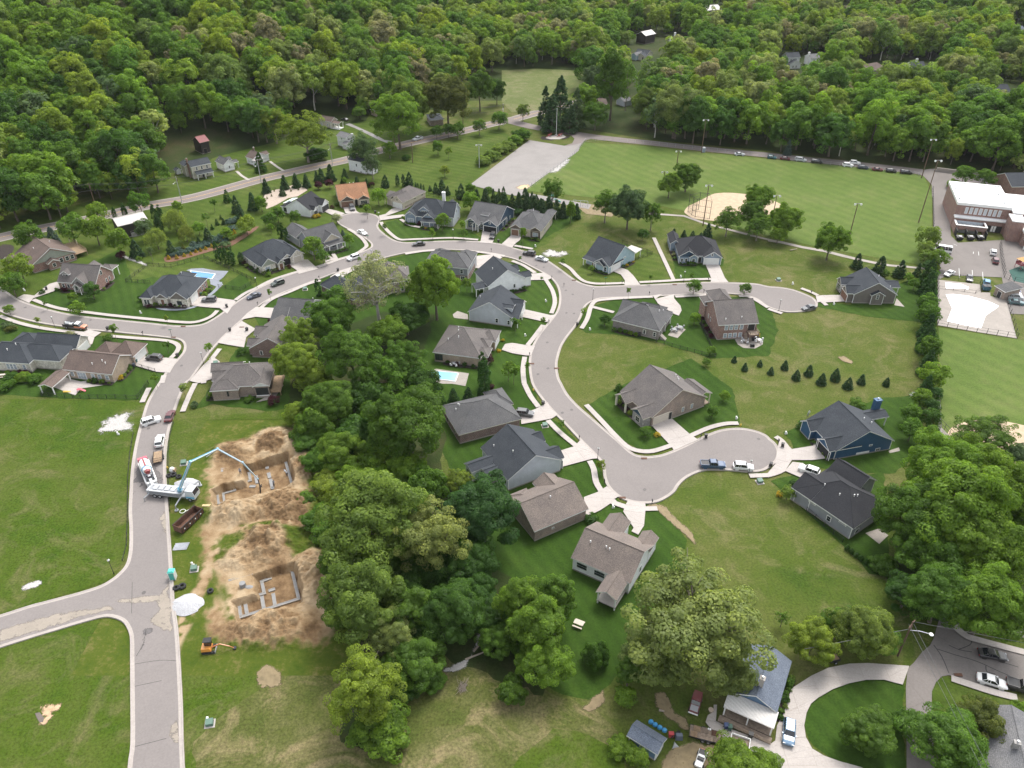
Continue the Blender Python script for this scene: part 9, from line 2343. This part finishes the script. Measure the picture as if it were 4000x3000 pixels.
for rc,s in((12,'525,890 465,855 535,1055 470,1050 275,655 210,640 310,1530 305,1305 225,1580'),(22,'515,228 435,255 1145,918 2130,480'),(10,'1030,1580 220,1003 785,1112 1570,1505'),(20,'1285,390'),(30,'1245,150')):
 for p in T(rc,s):
  q=G(p);o=M('manhole_cover',plain('iron_cover',(.1,.09,.085)),None,lambda k:(k.tube((0,0,0),(0,0,.012),.38,n=16),k.torus((0,0,.01),.38,.03,'z',16,4)));o.location=(q.x,q.y,.222);tag(o,'dark round manhole cover in the street','manhole cover','manhole covers in the streets')
# dark wet stains left by the mixer, oil marks
STAIN=pavemat('wet_asphalt',(.13,.12,.118),.15,.3)
patch('wet_stain',Z5('200,950 280,920 430,850 560,930 640,960 590,1000 700,1090 745,1180 750,1340 700,1360 600,1330 480,1200 400,1280 330,1300 120,1560 105,1590 110,1530 220,1440 330,1370 290,1300 180,1310 110,1330 105,1270 200,1200 170,1100'),STAIN,z=ROADZ+.004,rough=.15)
patch('oil_mark',T(30,'1245,470 1300,450 1330,480 1290,500 1265,510 1240,600 1225,640 1240,560'),STAIN,z=ROADZ+.004,rough=.1)
DUST=pavemat('dusty_asphalt',(.275,.24,.2),.2,.1)
patch('dust',T(30,'1465,10 1440,100 1380,150 1000,220 1000,235 1350,230 1380,300 1300,380 1340,440 1500,490 1478,250'),DUST,z=ROADZ+.003,rough=.6);patch('dust',T(30,'1552,1250 1480,1300 1460,1380 1500,1440 1552,1475'),DUST,z=ROADZ+.003,rough=.4);patch('dust',T(20,'1440,1100 1400,1120 1380,1180 1410,1280 1448,1330'),DUST,z=ROADZ+.003,rough=.4)
patch('dust',T(30,'0,470 400,360 700,300 950,260 1000,300 800,335 600,400 250,500 0,580'),DUST,z=ROADZ+.003,rough=.7)
SEAL=plain('crack_sealant',(.05,.047,.045),.8,.1)
for s in('1450,630 1600,680 1800,740 2000,830 2212,920','1430,600 1500,700 1560,840','1560,600 1650,640 1760,660','1880,780 1890,830 1960,850','1640,640 1740,600 1760,560','1990,740 2060,760 2160,790'):
 ribbon_mesh('sealed_crack',catmull([Vector((v.x,v.y,0))for v in ground_pts(T(33,s))],3),.16,SEAL,.126)
for s in('1150,770 1380,735 1530,740','1165,960 1400,910','1170,1480 1440,1410','1145,60 1140,330','1180,700 1240,590 1265,470'):
 ribbon_mesh('sealed_crack',catmull([Vector((v.x,v.y,0))for v in ground_pts(T(30,s))],3),.09,SEAL,ROADZ+.004)
# ---- a closed box of thin air round the camera and the whole scene
b=MB();b.box(-2700,2700,-500,4300,-4,131)
hz=bpy.data.materials.new('haze');hz.use_nodes=True;nt=hz.node_tree;nt.nodes.clear()
ho=nt.nodes.new('ShaderNodeOutputMaterial');pv=nt.nodes.new('ShaderNodeVolumePrincipled')
pv.inputs['Color'].default_value=(.93,.96,1,1);pv.inputs['Density'].default_value=.000028;pv.inputs['Anisotropy'].default_value=.0
nt.links.new(pv.outputs[0],ho.inputs['Volume'])
tag(b.build('haze',hz),kind='stuff')
